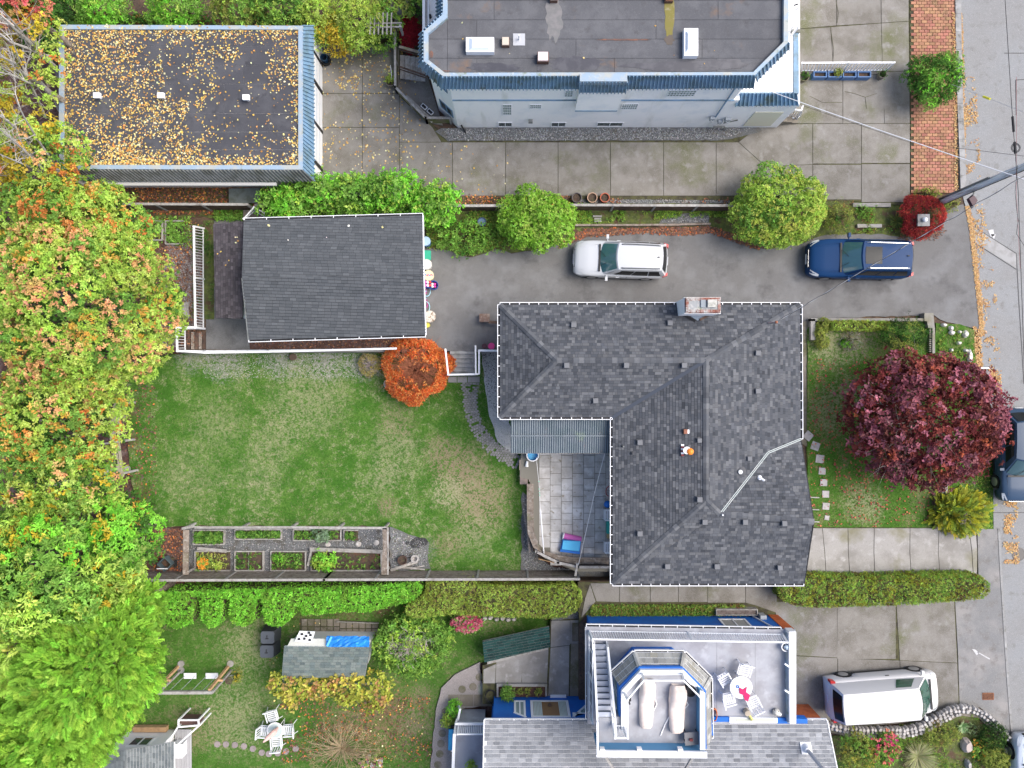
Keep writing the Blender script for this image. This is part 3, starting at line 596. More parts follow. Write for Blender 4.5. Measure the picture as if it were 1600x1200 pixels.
def plane_fit(pts):
 A = np.array([[p[0], p[1], 1] for p in pts]); z = np.array([p[2] for p in pts]); c = np.linalg.lstsq(A, z, rcond=None)[0]
 return lambda x, y: c[0]*x + c[1]*y + c[2]
def shingles(mb, pts, u, row, tab, cols, vj=.13, lift=.014, seed=0, run=1, gap=.008):
 """courses of overlapping tabs over one roof plane; pts world xyz (convex), u = eave direction in plan, v = upslope"""
 rr = random.Random(seed + 5); pl = plane_fit(pts); poly = [(p[0], p[1]) for p in pts]
 L = math.hypot(*u); ux, uy = u[0]/L, u[1]/L; vx, vy = -uy, ux
 g = (pl(vx, vy) - pl(0, 0))
 if g < 0: vx, vy = -vx, -vy
 us = [p[0]*ux + p[1]*uy for p in pts]; vs = [p[0]*vx + p[1]*vy for p in pts]
 v0 = min(vs); nrow = int((max(vs)-v0)/row) + 1
 for r in range(nrow):
  va = v0 + r*row; uu = min(us) - rr.random()*tab*2
  while uu < max(us):
   wd = tab*rr.choice((.6, .8, 1, 1, 1.25, 1.6)) if run else tab; q = [(uu, va + .004), (uu+wd - .009, va + .004), (uu+wd - .009, va+row - gap), (uu, va+row - gap)]
   if not run: q = [(a + (r % 2)*tab*.5, b) for a, b in q]
   q = [(a*ux + b*vx, a*uy + b*vy) for a, b in q]; c = clip_convex(q, poly); uu += wd
   if len(c) < 3: continue
   base = rr.choice(cols); k = max(.4, rr.gauss(1, vj)); mb.cc = tuple(min(.9, x*k) for x in base)
   P = []
   for (x, y) in c:
    f = 1 - ((x*vx + y*vy) - va)/row; P.append((x, y, pl(x, y) + .006 + lift*f))
   ar = sum(P[i][0]*P[(i+1) % len(P)][1] - P[(i+1) % len(P)][0]*P[i][1] for i in range(len(P)))
   if abs(ar) < 1e-5: continue
   if ar < 0: P = P[::-1]
   n = len(P); o = P + [(x, y, z - lift) for x, y, z in P]
   mb.add(o, [tuple(range(n))] + [(i, n+i, n+(i+1) % n, (i+1) % n) for i in range(n)])
def gutter(parent, p0, p1, out, step=.44, wdt=.1, mat_=None, depth=.1):
 """open white gutter along an eave with strap brackets"""
 p0 = Vector(p0); p1 = Vector(p1); o = Vector((out[0], out[1], 0)).normalized(); d = (p1-p0).normalized(); n = max(1, int((p1-p0).length/step))
 mb = B(); a = p0 + o*wdt; b = p1 + o*wdt; mb.bar(a, b, .03, depth)
 for i in range(n+1):
  q = p0 + (p1-p0)*((i + .02)/(n+.04)); mb.bar(q + Vector((0, 0, depth*.45)), q + o*wdt + Vector((0, 0, depth*.45)), .034, .02)
 g = mb.build('gutter', mat_ or m_white, parent)
 t = B(); t.bar(p0 + o*wdt*.45 - Vector((0, 0, depth*.2)), p1 + o*wdt*.45 - Vector((0, 0, depth*.2)), wdt*.95, .02); t.build('trough', m_black, g, off=base_of(parent))
 return g
def roof_planes(parent, planes, cols, row=.16, tab=.27, thick=.1, vj=.13, mat_=None, run=1, deckm=None, gap=.008):
 """planes: list of (px points with z, eave direction)"""
 dk = B(); sh = B()
 for k, (pts, u) in enumerate(planes):
  w3 = [P3(*p) for p in pts]
  ar = sum(w3[i][0]*w3[(i+1) % len(w3)][1] - w3[(i+1) % len(w3)][0]*w3[i][1] for i in range(len(w3)))
  if ar < 0: w3 = w3[::-1]
  pf_ = plane_fit(w3); dk.slab3([(x, y, pf_(x, y) - .012) for x, y, z in w3], thick); shingles(sh, w3, u, row, tab, cols, vj, seed=k, run=run, gap=gap)
 dk.build('roof_deck', deckm or m_white, parent)
 return sh.build('shingle', mat_ or m_shingle, parent, colored=True, kind='stuff')
def ribbed(parent, tops, bots, m, step=.13, name='metal_cladding', rib=.1):
 """sheet metal skirt with raised seams between a top and a bottom line (px points with z)"""
 mb = B(); rb = B()
 for i in range(len(tops)-1):
  a, b, c, d = Vector(P3(*tops[i])), Vector(P3(*tops[i+1])), Vector(P3(*bots[i+1])), Vector(P3(*bots[i]))
  nrm = (b-a).cross(d-a).normalized()
  if nrm.z < 0: nrm = -nrm
  mb.add([a, b, c, d, a - nrm*.04, b - nrm*.04, c - nrm*.04, d - nrm*.04], [(0, 1, 2, 3), (3, 2, 1, 0)][:1] + [(4, 7, 6, 5), (0, 4, 5, 1), (1, 5, 6, 2), (2, 6, 7, 3), (3, 7, 4, 0)])
  if nrm.z < 0: nrm = -nrm
  n = max(1, int((b-a).length/step))
  for k in range(n+1):
   t = min(1, (k+.02)/(n+.02)); rb.bar(a.lerp(b, t) + nrm*.012, d.lerp(c, t) + nrm*.012, .04, rib, up=tuple(nrm))
 o = mb.build(name, m, parent); rb.build('seam_rib', m, o, kind='stuff', off=base_of(parent)); return o
def wall_run(parent, pts, z0, z1, m, name='wall', th=.15, closed=True):
 """outer wall ring from world xy points"""
 n = len(pts); mb = B(); ar = sum(pts[i][0]*pts[(i+1) % n][1] - pts[(i+1) % n][0]*pts[i][1] for i in range(n))
 p = pts if ar > 0 else pts[::-1]
 mb.prism(p, z0, z1); return mb.build(name, m, parent)
def window(parent, p, u, wd, z0, z1, out, fr=.05, mull=1, glass=None, frm=None, rows=1, name='window', slope=None):
 """flat wall window; p = lower start corner on the wall face (world xy), u = unit direction along the wall, out = outward normal"""
 u = Vector((u[0], u[1], 0)).normalized(); o = Vector((out[0], out[1], 0)).normalized(); p = Vector((p[0], p[1], 0)); gl = glass or m_glass; fm = frm or m_white
 def q(a, z, d): r = p + u*a + o*d; return (r.x, r.y, z)
 zt = lambda a: z1 if slope is None else z1 + slope*(a/wd)
 g = B(); g.add([q(0, z0, .006), q(wd, z0, .006), q(wd, zt(wd), .006), q(0, zt(0), .006), q(0, z0, -.05), q(wd, z0, -.05), q(wd, zt(wd), -.05), q(0, zt(0), -.05)], [(0, 1, 2, 3), (4, 7, 6, 5), (0, 4, 5, 1), (1, 5, 6, 2), (2, 6, 7, 3), (3, 7, 4, 0)])
 f = B(); up = (o.x, o.y, 0)
 for a, b in ((q(-fr/2, z0, .014), q(wd+fr/2, z0, .014)), (q(-fr/2, zt(0), .014), q(wd+fr/2, zt(wd), .014))): f.bar(a, b, fr, .03, up)
 for a in [0, wd] + [wd*(i+1)/(mull+1) for i in range(mull)]: f.bar(q(a, z0, .015), q(a, zt(a), .015), fr if a in (0, wd) else fr*.7, .026, up)
 for i in range(rows-1): z = z0 + (z1-z0)*(i+1)/rows; f.bar(q(0, z, .013), q(wd, z, .013), fr*.5, .02, up)
 w_ = f.build(name, fm, parent); g.build('pane', gl, w_, off=base_of(parent)); return w_
m_white = mat('white_paint_trim', (.78, .79, .80), .55, [((.60, .62, .62), 2.5, .6, .75, 5)])
m_wwall = mat('white_stucco', (.88, .87, .85), .85, [((.76, .78, .79), 1.1, .5, .72, 5), ((.72, .72, .68), .5, .58, .72, 5, (3, 3, .6))], bump=.15, bscale=30)
m_black = mat('dark_metal', (.02, .02, .022), .6)
m_glass = mat('window_glass', (.05, .075, .08), .12, spec=.6, coat=.3)
m_gblock = mat('glass_block', (.30, .38, .36), .25, [((.18, .24, .22), 7, .45, .6, 2)], spec=.5)
m_bluemet = mat('blue_metal_cladding', (.17, .29, .42), .5, [((.12, .19, .23), 1.6, .45, .65, 5), ((.11, .12, .07), 1.1, .6, .72, 5), ((.25, .35, .45), 3, .62, .8, 4)], spec=.4)
m_greymet = mat('grey_metal_cladding', (.19, .20, .195), .55, [((.12, .125, .11), 2, .45, .62, 5)], spec=.4)
m_coping = mat('blue_coping', (.27, .36, .45), .5, [((.36, .38, .36), 1.5, .45, .6, 5), ((.20, .24, .18), 2.2, .6, .7, 5), ((.45, .50, .55), 4, .62, .75, 3)], spec=.4)
m_memb = mat('roof_membrane', (.092, .094, .102), .9, [((.12, .122, .13), 1.2, .45, .65, 5), ((.08, .08, .085), 2.6, .56, .72, 5), ((.19, .19, .195), 55, .6, .72, 2), ((.16, .115, .09), .8, .62, .74, 5)], bump=.25, bscale=70, rnd=.06)
m_memb2 = mat('garage_membrane', (.062, .063, .072), .9, [((.085, .086, .095), 1.0, .45, .65, 5), ((.046, .046, .052), 2.6, .56, .72, 5)], bump=.25, bscale=70, rnd=.05)
m_shingle = mat('asphalt_shingle', (.1, .1, .1), .92, attr=True, layers=[((.05, .05, .055), 60, .6, .75, 2)], bump=.35, bscale=80, spec=.2)
m_wood = mat('weathered_wood', (.24, .20, .165), .9, [((.15, .12, .095), 3, .45, .62, 5), ((.33, .30, .27), 8, .52, .68, 5), ((.16, .16, .09), 1.1, .58, .7, 4)], bump=.4, bscale=30, rnd=.12)
m_woodd = mat('dark_wood', (.095, .06, .045), .9, [((.14, .095, .07), 5, .48, .66, 5), ((.05, .035, .03), 2, .5, .66, 5)], bump=.4, bscale=30, rnd=.12)
m_woodn = mat('new_wood', (.50, .32, .17), .8, [((.38, .24, .13), 6, .45, .65, 4)], rnd=.06)
m_greywood = mat('grey_wood', (.33, .32, .30), .9, [((.22, .20, .18), 5, .45, .65, 5), ((.42, .41, .39), 9, .55, .7, 5)], bump=.4, bscale=30, rnd=.12)
# NORTH-WEST GARAGE (flat roof under fallen leaves)
gz = 3.2; loc = P3(280, 160, 0)
ga = thing('flat_roof_garage', 'flat roofed garage with blue metal edge and yellow leaves all over its roof', 'garage', loc)
a = XY(497, 0)[0]; gx0 = XY(96, 0, 3.2)[0] + .05; gy1 = XY(0, 42, 3.2)[1] - .05; gy0 = XY(0, 293)[1]
wall_run(ga, [(gx0, gy0), (a + .18, gy0), (a + .18, gy1), (gx0, gy1)], -.05, 2.5, m_wwall)
B().box(gx0 + .1, a, gy0 + .12, gy1 - .1, 2.5, gz - .12).build('wall', m_wwall, ga)
zf = gz - .1
# membrane sheets
seams = [42, 72, 102, 131, 177, 206, 234, 262]; vs_ = {0: [230, 360], 1: [160, 300, 430], 2: [250, 380], 3: [120, 350], 4: [200, 352, 420], 5: [290], 6: [180, 400]}
for i in range(7):
 xs = [98] + vs_[i] + [469]
 for p, q in zip(xs, xs[1:]):
  A = XY(p, seams[i], zf); Bq = XY(q, seams[i+1], zf); B().box(A[0] + .006, Bq[0] - .006, Bq[1] + .006, A[1] - .006, zf - .05, zf + random.uniform(0, .004)).build('roofing_sheet', m_memb2, ga)
cp = B(); outer = [(92, 38.5), (472, 40), (472, 265), (128, 264), (92, 264)]; po = PL([(92, 38.5), (473, 40), (473, 265), (92, 264)], gz); pi = PL([(99, 45.5), (466, 46), (466, 258), (99, 257.5)], gz)
for i in range(4):
 q = [po[i], po[(i+1) % 4], pi[(i+1) % 4], pi[i]]; B().prism(q, gz - .22, gz).build('coping', m_coping, ga)
ribbed(ga, [(472, 40, gz - .02), (473, 265, gz - .02)], [(490, 40, 2.35), (491, 283, 2.35)], m_bluemet, .17)
ribbed(ga, [(473, 265, gz - .02), (92, 264, gz - .02)], [(491, 283, 2.35), (120, 283, 2.35)], m_greymet, .17)
gl = B(); A = P3(170, 288, 2.3); Bq = P3(432, 288, 2.3); gl.bar(A, Bq, .14, .12); gl.build('gutter', mat('aged_gutter', (.42, .42, .41), .6), ga)
# garage doors and dark posts on the east side
xw = a + .19
for y0_, y1_ in ((76, 86), (103, 130)):
 A = XY(0, y0_)[1]; Bq = XY(0, y1_)[1]
for y0_, y1_, m_ in ((78, 102, m_white), (106, 142, m_white), (150, 205, m_white), (210, 262, m_white)):
 A = XY(0, y0_)[1]; Bq = XY(0, y1_)[1]; d = B().box(xw, xw + .04, Bq, A, 0.02, 2.2).build('door', m_, ga)
 k = B()
 for z in (.55, 1.1, 1.65): k.box(xw + .041, xw + .05, Bq + .05, A - .05, z - .015, z + .015)
 k.build('panel_groove', m_coping, d, off=base_of(ga), kind='stuff')
for y_ in (104, 146, 207.5, 266): A = XY(0, y_)[1]; B().box(xw, xw + .07, A - .07, A + .07, 0, 2.3).build('door_post', m_black, ga)
for i, (px, py) in enumerate(((157, 153), (256, 153), (388, 156))):
 c = P3(px, py, zf); v = thing('roof_vent', ['white roof vent among the thickest leaves near the west end of the garage roof', 'white roof vent in the middle of the leaf covered garage roof', 'white roof vent on the barer east part of the leaf covered garage roof'][i], 'roof vent', c, 'white vents on the garage roof')
 B().cyl(c[0], c[1], zf, zf + .2, .09, .09, 14).build('pipe', mat('galvanised', (.45, .46, .48), .5, metal=.3), v); B().obox((c[0], c[1], zf + .26), (.3, .24, .14)).build('cap', m_white, v, smooth=False)
def dg(xy):
 px = 800 + xy[:, 0]*S*H/(H-zf); py = 600 - xy[:, 1]*S*H/(H-zf); n = fbm(xy[:, 0]*1.1, xy[:, 1]*1.1, 1, 4)
 w_ = 1.5*np.clip(1 - (px - 98)/330, 0, 1)**1.3; edge = np.maximum.reduce([np.exp(-(px-98)/9), np.exp(-(466-px)/5)*.9, np.exp(-(py-46)/8), np.exp(-(257-py)/8)])
 return np.clip((n - .50 + w_*.24)*1.9 + .05, .03, .62) + edge
leafcols = YEL + YEL + ((.6, .28, .08),)
litter('fallen_leaves', [(99, 46), (466, 46), (466, 258), (99, 258)], zf + .012, 26000, leafcols, .082, dens=lambda xy: dg(xy)*.55)
litter('fallen_leaves', [(99, 215), (240, 225), (250, 258), (99, 258)], zf + .016, 900, ORG[:1] + YEL + YEL[:2], .085, dens=lambda xy: dg(xy)*.8)
litter('fallen_leaves', rect(93, 39, 472, 45), gz, 60, YEL, .08)
# NORTH BUILDING (white, flat roof)
nz = 6.3; nf = 6.12; nb = thing('white_apartment_house', 'two storey white house with flat grey roof and blue metal roof edge', 'house', P3(960, 100, 0))
Lr = [(692, -120), (692, 22), (662, 49), (662, 95), (692, 119), (1180, 117), (1232, 66), (1234, -120)]
li = [(699, -120), (699, 27), (669, 52), (669, 93), (695, 113.5), (1177, 112.5), (1224.5, 65), (1226, -120)]
W = PL(Lr, nz)
Wb = [(x + (.12 if i < 5 else 0) - (.12 if i > 5 else 0), y + (.12 if 3 < i < 7 else 0)) for i, (x, y) in enumerate(W)]
Wb[4] = (XY(715, 200)[0] - .0, XY(0, 200)[1]); Wb[5] = (XY(1205, 0)[0], XY(0, 200)[1]); Wb[3] = (Wb[3][0], Wb[3][1] + .2)
Wb[4] = (XY(716, 0)[0], XY(0, 199.5)[1]); Wb[3] = (XY(686, 0)[0] , XY(0, 172)[1])
lowpoly = [Wb[0], Wb[1], Wb[2], Wb[3], Wb[4], (XY(1150, 0, 3)[0], Wb[4][1]), (XY(1150, 0, 3)[0], Wb[0][1])]
uppoly = [Wb[0], Wb[1], Wb[2], Wb[3], Wb[4], (W[5][0] - .05, Wb[4][1]), (W[6][0] - .1, W[6][1] + .05), (W[7][0] - .1, W[7][1])]
wall_run(nb, lowpoly, -.05, 3.5, m_wwall); wall_run(nb, uppoly, 3.5, nf - .15, m_wwall, 'wall')
# membrane sheets clipped to the roof outline
rowsy = [-120, -60, -29, 1, 31, 61, 91, 121]; vj = [[800, 1000], [760, 1120], [680, 866, 1060], [772, 868, 1122], [745, 1025, 1225], [900, 1097], [745, 960, 1120]]
cl1 = [(699, -120), (1226, -120), (1224.5, 65), (1177, 112.5), (699, 113.5)]; cl2 = [(669, 52), (699, 27), (699, 113.5), (695, 113.5), (669, 93)]
for i in range(7):
 xs = [660] + vj[i] + [1240]
 for p, q in zip(xs, xs[1:]):
  for cl in (cl1, cl2):
   c = clip_convex(PL(rect(p, rowsy[i], q, rowsy[i+1]), nf), PL(cl, nf))
   if len(c) > 2 and area(c) > .02: B().prism(shrink(c, .007), nf - .05, nf + random.uniform(0, .004)).build('roofing_sheet', m_memb, nb)
B().prism(PL([(668, 52), (699, 27), (699, -120), (1226, -120), (1225, 65), (1178, 113), (694, 114), (668, 94)], nf - .02), nf - .2, nf - .03).build('roof_deck', m_black, nb)
po = PL(Lr, nz); pi = PL(li, nz)
for i in range(7): B().prism([po[i], po[i+1], pi[i+1], pi[i]], nz - .3, nz).build('coping', m_coping, nb)
mz = 5.25
ribbed(nb, [(692, -120, nz-.02), (692, 22, nz-.02), (662, 49, nz-.02), (662, 95, nz-.02), (692, 119, nz-.02), (906, 118, nz-.02)], [(683, -120, mz), (682, 30, mz), (655.5, 55, mz), (655, 104, mz), (690, 139.5, mz), (905, 139.5, mz)], m_bluemet, .15)
ribbed(nb, [(978, 118, nz-.02), (1180, 117, nz-.02)], [(975, 139.5, mz), (1177, 138, mz)], m_bluemet, .15)
ribbed(nb, [(1181, 116, nz-.02), (1232, 66, nz-.02)], [(1183, 127, mz), (1232, 78, mz)], m_bluemet, .2)
# projecting bay
by = XY(0, 199.5)[1] - .28; bx0, bx1 = XY(905, 0, 5.2)[0] + .02, XY(977, 0, 5.2)[0] - .02
B().box(bx0, bx1, by, by + .5, 2.95, 6.0).build('bay_wall', m_wwall, nb)
B().prism(PL([(906, 115.5), (980, 115.5), (980, 127), (906, 127)], nz + .06), nz - .3, nz + .06).build('coping', m_coping, nb)
ribbed(nb, [(906, 127, nz), (980, 127, nz)], [(905, 145, 5.2), (977, 145, 5.2)], m_bluemet, .15)
B().box(bx0, bx1, by - .02, by, 2.9, 3.0).build('bay_sill', m_bluemet, nb)
ys = Wb[4][1]
B().box(Wb[4][0], bx0, ys - .05, ys, 3.5, 3.56).box(bx1, XY(1147, 0, 3.5)[0], ys - .05, ys, 3.5, 3.56).build('wall_band', m_bluemet, nb)
# glass block windows, lower windows on the south wall
def onS(px, py):  # wall point under a picture position on the south wall plane
 s = -ys*S/(600 - py) if False else (ys*S)/(600 - py); return (px-800)*s/S, H*(1-s)
def swin(x0_, y0_, x1_, y1_, n, rws, gl, fr=.03, frm=None, name='window'):
 xa, zb = onS(x0_, y1_); xb, zt_ = onS(x1_, y0_); xb = onS(x1_, y1_)[0]; window(nb, (xa, ys), (1, 0), xb - xa, zb, zt_, (0, -1), fr, n-1, gl, frm, rws, name)
for a_ in ((882, 141.5, 894, 150.5, 3, 3), (937, 141.5, 951, 150.5, 4, 3), (1041, 141, 1083, 150, 9, 3), (828, 163, 845, 169, 6, 2), (970, 162, 994, 170, 7, 3), (786, 163, 799, 179, 4, 4)): swin(*a_, m_gblock, .025, m_white)
for a_ in ((861, 191, 883, 197.5, 2, 1), (932, 191, 971.5, 197, 2, 1), (779, 191, 800, 197.5, 2, 1)): swin(*a_, m_glass, .045)
# south-west facet windows
d = Vector(Wb[4]) - Vector(Wb[3]); L_ = d.length; d.normalize(); o_ = (-abs(d.y), -abs(d.x)); pp = Vector(Wb[3])
for t, z0_, z1_ in ((.25, 3.9, 4.7), (.3, 1.0, 1.9)): q = pp + d*t; window(nb, q, d, .8, z0_, z1_, (d.y, -d.x), .05, 1, m_glass, m_bluemet)
# pipes, meters
pp = B(); xa, za = onS(1145, 140); xb, zb = onS(1118, 181)
pp.bar((xa, ys - .06, 5.2), (xb, ys - .06, zb), .05, .05); pp.build('downspout', m_bluemet, nb)
for (px, py, r) in ((1113, 182, .12), (1125, 187, .1), (1137, 184, .13)):
 xa, za = onS(px, py); B().obox((xa, ys - .09, za), (r*2, .16, r*2.2)).ring(xa, ys-.18, za-.02, za+.02, r*.7, r*.4, 10).build('meter', mat('meter_grey', (.35, .38, .40), .5), nb)
pp = B(); pp.tube([(XY(1110, 0)[0], ys - .12, .5), (XY(1128, 0)[0], ys - .12, .5), (XY(1128, 0)[0], ys - .14, .1)], .035).tube([(XY(1122, 0)[0], ys - .1, .9), (XY(1140, 0)[0], ys - .1, 1.3)], .03).build('gas_pipe', m_greymet, nb)
pp = B(); xa, za = onS(829, 187); pp.obox((xa, ys-.08, za), (.2, .16, .18)); pp.build('wall_vent', m_greymet, nb)
xa, za = onS(721, 197); B().tube([(xa, ys - .03, .4), (xa + .15, ys - .18, .15), (xa + .2, ys - .3, .04)], .04).build('spout', m_black, nb)
# eastern ground floor terrace: white flat roof, blue edge, entrance awning
ex0, ex1 = W[5][0] - .3, XY(1240, 0, 3.3)[0]
B().box(XY(1150, 0, 3)[0] + .001, XY(1213, 0)[0], ys, XY(0, -120)[1], -.05, 2.95).build('wall', m_wwall, nb)
B().prism([XY(1150, 145.5, 3.6), XY(1240, 145.5, 3.6), XY(1240, -120, 3.6), XY(1150, -120, 3.6)], 2.95, 3.58).build('terrace_floor', m_wwall, nb)
B().prism([XY(1240, 48, 3.6), XY(1247.5, 50, 3.6), XY(1248, 146, 3.6), XY(1240, 146, 3.6)], 3.2, 3.63).build('terrace_edge', m_bluemet, nb)
B().prism([XY(1236, 47, 3.6), XY(1249, 47, 3.6), XY(1249, 52, 3.6), XY(1236, 52, 3.6)], 3.3, 3.7).build('gutter_box', m_greymet, nb)
ribbed(nb, [(1153, 145, 3.6), (1245, 145, 3.6)], [(1149, 166, 2.98), (1247, 165, 2.98)], m_bluemet, .17)
# balcony rail on the east edge
rl = thing('balcony_railing', 'white rectangular balcony railing on the north east corner of the flat roofed house', 'railing', P3(1245, 20, 3.5))
mb = B(); c4 = [P3(1239, -40, 4.4), P3(1248, -40, 4.4), P3(1248, 41, 4.4), P3(1239, 41, 4.4)]
for i in range(4): mb.bar(c4[i], c4[(i+1) % 4], .06, .06)
mb.build('top_rail', m_white, rl)
for x_, y_ in ((1239, 41), (1248, 41), (1248, 9), (1239, 9), (1248, -30)): q = P3(x_, y_, 4.4); B().bar(q, (q[0], q[1], 3.5), .07, .07).build('post', m_white, rl); mb = B(); mb.bar(P3(1239, 9, 4.36), P3(1248, 6, 4.36), .05, .05); mb.build('cross_rail', m_white, rl)
# west lower terrace (white parapet beside the dark red shrub)
B().prism([XY(661, -120, 3.2), XY(681, -120, 3.2), XY(681, 40, 3.2), XY(661, 47, 3.2)], 0, 3.0).build('side_wing', m_wwall, nb)
mb = B(); mb.prism([XY(660, -120, 3.4), XY(664, -120, 3.4), XY(664, 46, 3.4), XY(660, 48, 3.4)], 2.9, 3.4).prism([XY(668, -120, 3.3), XY(670, -120, 3.3), XY(670, 40, 3.3), XY(668, 41, 3.3)], 3.0, 3.3); mb.build('side_coping', m_white, nb)
c = P3(672, 26, 3.05); B().cyl(c[0], c[1], 3, 3.15, .08, n=10).build('drain', m_black, nb)
# entrance under the awning
B().box(XY(1158, 0)[0], XY(1200, 0)[0], ys - .03, ys + .02, .3, 2.1).build('door', mat('cream_door', (.68, .66, .52), .6), nb)
# rooftop fittings
def skylight(px0, py0, px1, py1, label, gp):
 c = P3((px0+px1)/2, (py0+py1)/2, nf); t = thing('skylight', label, 'skylight', c, gp); z = nf + .3
 A = PL(rect(px0, py0, px1, py1), z); cx = sum(a[0] for a in A)/4; cy = sum(a[1] for a in A)/4; sc_ = lambda f: [(cx + (x-cx)*f, cy + (y-cy)*f) for x, y in A]
 inn = shrink(A, .09); mb = B()
 for i in range(4): mb.prism([A[::-1][i] if False else A[i], A[(i+1) % 4], inn[(i+1) % 4] if False else None, None] if False else [A[i], A[(i+1) % 4], (cx + (A[(i+1) % 4][0]-cx)*.84, cy + (A[(i+1) % 4][1]-cy)*.84), (cx + (A[i][0]-cx)*.84, cy + (A[i][1]-cy)*.84)], nf, z)
 mb.build('frame', m_white, t)
 d = sc_(.84); mb = B(); e = sc_(.55); mb.add([(x, y, z - .03) for x, y in d] + [(x, y, z + .1) for x, y in e], [(0, 1, 5, 4), (1, 2, 6, 5), (2, 3, 7, 6), (3, 0, 4, 7), (4, 5, 6, 7)][:])
 mb.build('dome', mat('acrylic_dome', (.72, .78, .84), .15, spec=.6), t); return t
skylight(728, 58, 772, 81, 'wide white skylight dome at the west end of the flat roof', 'skylights on the flat roof')
skylight(1069, 44, 1091, 87, 'tall narrow white skylight near the east end of the flat roof', 'skylights on the flat roof')
def roofbox(px, py, sx, sy, h, label, capm, zf_=nf):
 c = P3(px, py, zf_); t = thing('roof_vent', label, 'roof vent', c, 'vents on the flat roof'); B().obox((c[0], c[1], zf_ + h*.4), (sx*1.15, sy*1.15, h*.8)).build('base', mat('rusty_base', (.10, .055, .04), .8), t); B().obox((c[0], c[1], zf_ + h*.9), (sx, sy, h*.3)).build('cap', capm, t); return t
roofbox(790, 68, .28, .32, .22, 'small square vent with pale brown top beside the wide skylight', mat('tan_cap', (.52, .46, .38), .7)); roofbox(848, 93, .42, .36, .3, 'pinkish capped square vent standing in the wet edge of the flat roof', mat('pink_cap', (.62, .52, .50), .7)); roofbox(865, 0, .28, .24, .25, 'dark square vent at the head of the pale stain', mat('tan_cap', (.5, .4, .3))); roofbox(1044, 0, .3, .26, .2, 'rusty vent at the head of the yellow moss stain', MATS['rust'])
c = P3(811, 62, nf); t = thing('vent_pipe', 'thin white vent pipe on a square lead base on the flat roof', 'vent pipe', c); B().cyl(c[0], c[1], nf, nf + .4, .035, .03, 10).build('pipe', m_white, t); B().obox((c[0], c[1], nf + .012), (.5, .5, .02)).build('flashing', MATS['galvanised'], t)
# stains with their own shape (moss and mineral streaks lying on the membrane)
def blob(px, py, rx_, ry_, z, m, name, seed=1, parent=None):
 rr = random.Random(seed); pts = []
 for i in range(26): a_ = i/26*6.283; k = 1 + rr.uniform(-.18, .18); pts.append((px + math.cos(a_)*rx_*k, py + math.sin(a_)*ry_*k))
 return B().prism(PL(pts, z), z - .006, z).build(name, m, parent)
ym = mat('yellow_moss', (.19, .17, .05), .95, [((.20, .17, .06), 5, .45, .6, 5), ((.30, .27, .18), 2, .52, .66, 4)], bump=.4, bscale=40); gm = mat('mineral_stain', (.16, .16, .158), .9, [((.2, .19, .19), 4, .45, .62, 5)])
wet = mat('wet_membrane', (.055, .055, .065), .35, [((.085, .085, .095), 2, .45, .6, 5)], spec=.5); bs = mat('brown_silt', (.12, .10, .085), .95); rs = mat('rusty_silt', (.20, .10, .07), .95, [((.12, .08, .07), 6, .45, .6, 4)])
for i, a_ in enumerate(((1046, 25, 7, 44, ym), (866, 28, 13, 36, gm), (1046, 62, 7, 8, bs), (900, 100, 40, 12, wet), (1070, 104, 90, 8, wet), (770, 105, 40, 7, wet), (696, 113, 9, 3, rs), (674, 85, 3, 6, rs), (843, 105, 4, 10, wet), (975, 62, 42, 1.3, rs), (1130, 100, 40, 7, wet))):
 px, py, rx_, ry_, m_ = a_; pts = []; rr = random.Random(i)
 for k in range(30): an = k/30*6.283; kk = 1 + rr.uniform(-.2, .2); pts.append((px + math.cos(an)*rx_*kk, min(111.5, py + math.sin(an)*ry_*kk)))
 B().prism(PL(pts, nf + .008), nf, nf + .008 + i*.0007).build('stain', m_, nb)
for px, py in ((750, 82.5), (1080, 88.5)): B().prism(PL(rect(px - 20 if px < 800 else px - 8, py - 1, px + 20 if px < 800 else px + 8, py + 1.5), nf + .02), nf, nf + .02).build('stain', rs, nb)
litter('fallen_leaves', rect(700, 30, 1170, 112), nf + .01, 10, YEL, .09)
# MAIN HOUSE
mh = thing('shingled_house', 'large L-shaped house with dark grey shingled hip roof and white gutters', 'house', P3(1040, 690, 0))
ze, zr = 3.0, 4.2
GREY = ((.100, .106, .116), (.080, .086, .097), (.128, .133, .141), (.063, .069, .080), (.090, .096, .107)); DARK = ((.085, .092, .11), (.066, .072, .09), (.12, .128, .15), (.05, .055, .07), (.095, .10, .12))
sw = (zr, )
pA, pB, pC, pG1, pV, pD, pE, pF, pG, pH = (781, 476, ze), (1250, 476, ze), (1251, 686, ze), (1200, 707, 3.41), (1125, 803, 4.02), (1271, 815, 3.95), (1256, 912, ze), (957, 912, ze), (957, 652, ze), (781, 652, ze)
r1, r2, r3 = (870, 563, zr), (1103, 563, zr), (1103, 782, zr)
planes = [([pA, pB, r2, r1], (1, 0)), ([pA, r1, pH], (0, 1)), ([pH, r1, r2, pG], (1, 0)), ([pG, r2, r3, pF], (0, 1)),
  ([pF, r3, pV], (1, 0)), ([pF, pV, pD, pE], (1, 0)), ([pB, pC, pG1, pV, r3, r2][:0] or [pB, pC, pG1, r2], (0, 1)), ([r2, pG1, pV, r3], (0, 1)), ([pV, pG1, pD], (1, 0)), ([pG1, pC, pD], (1, 0))]
mh_sh = roof_planes(mh, planes, GREY, row=.13, tab=.185, thick=.12, vj=.11, gap=.004, deckm=m_black)
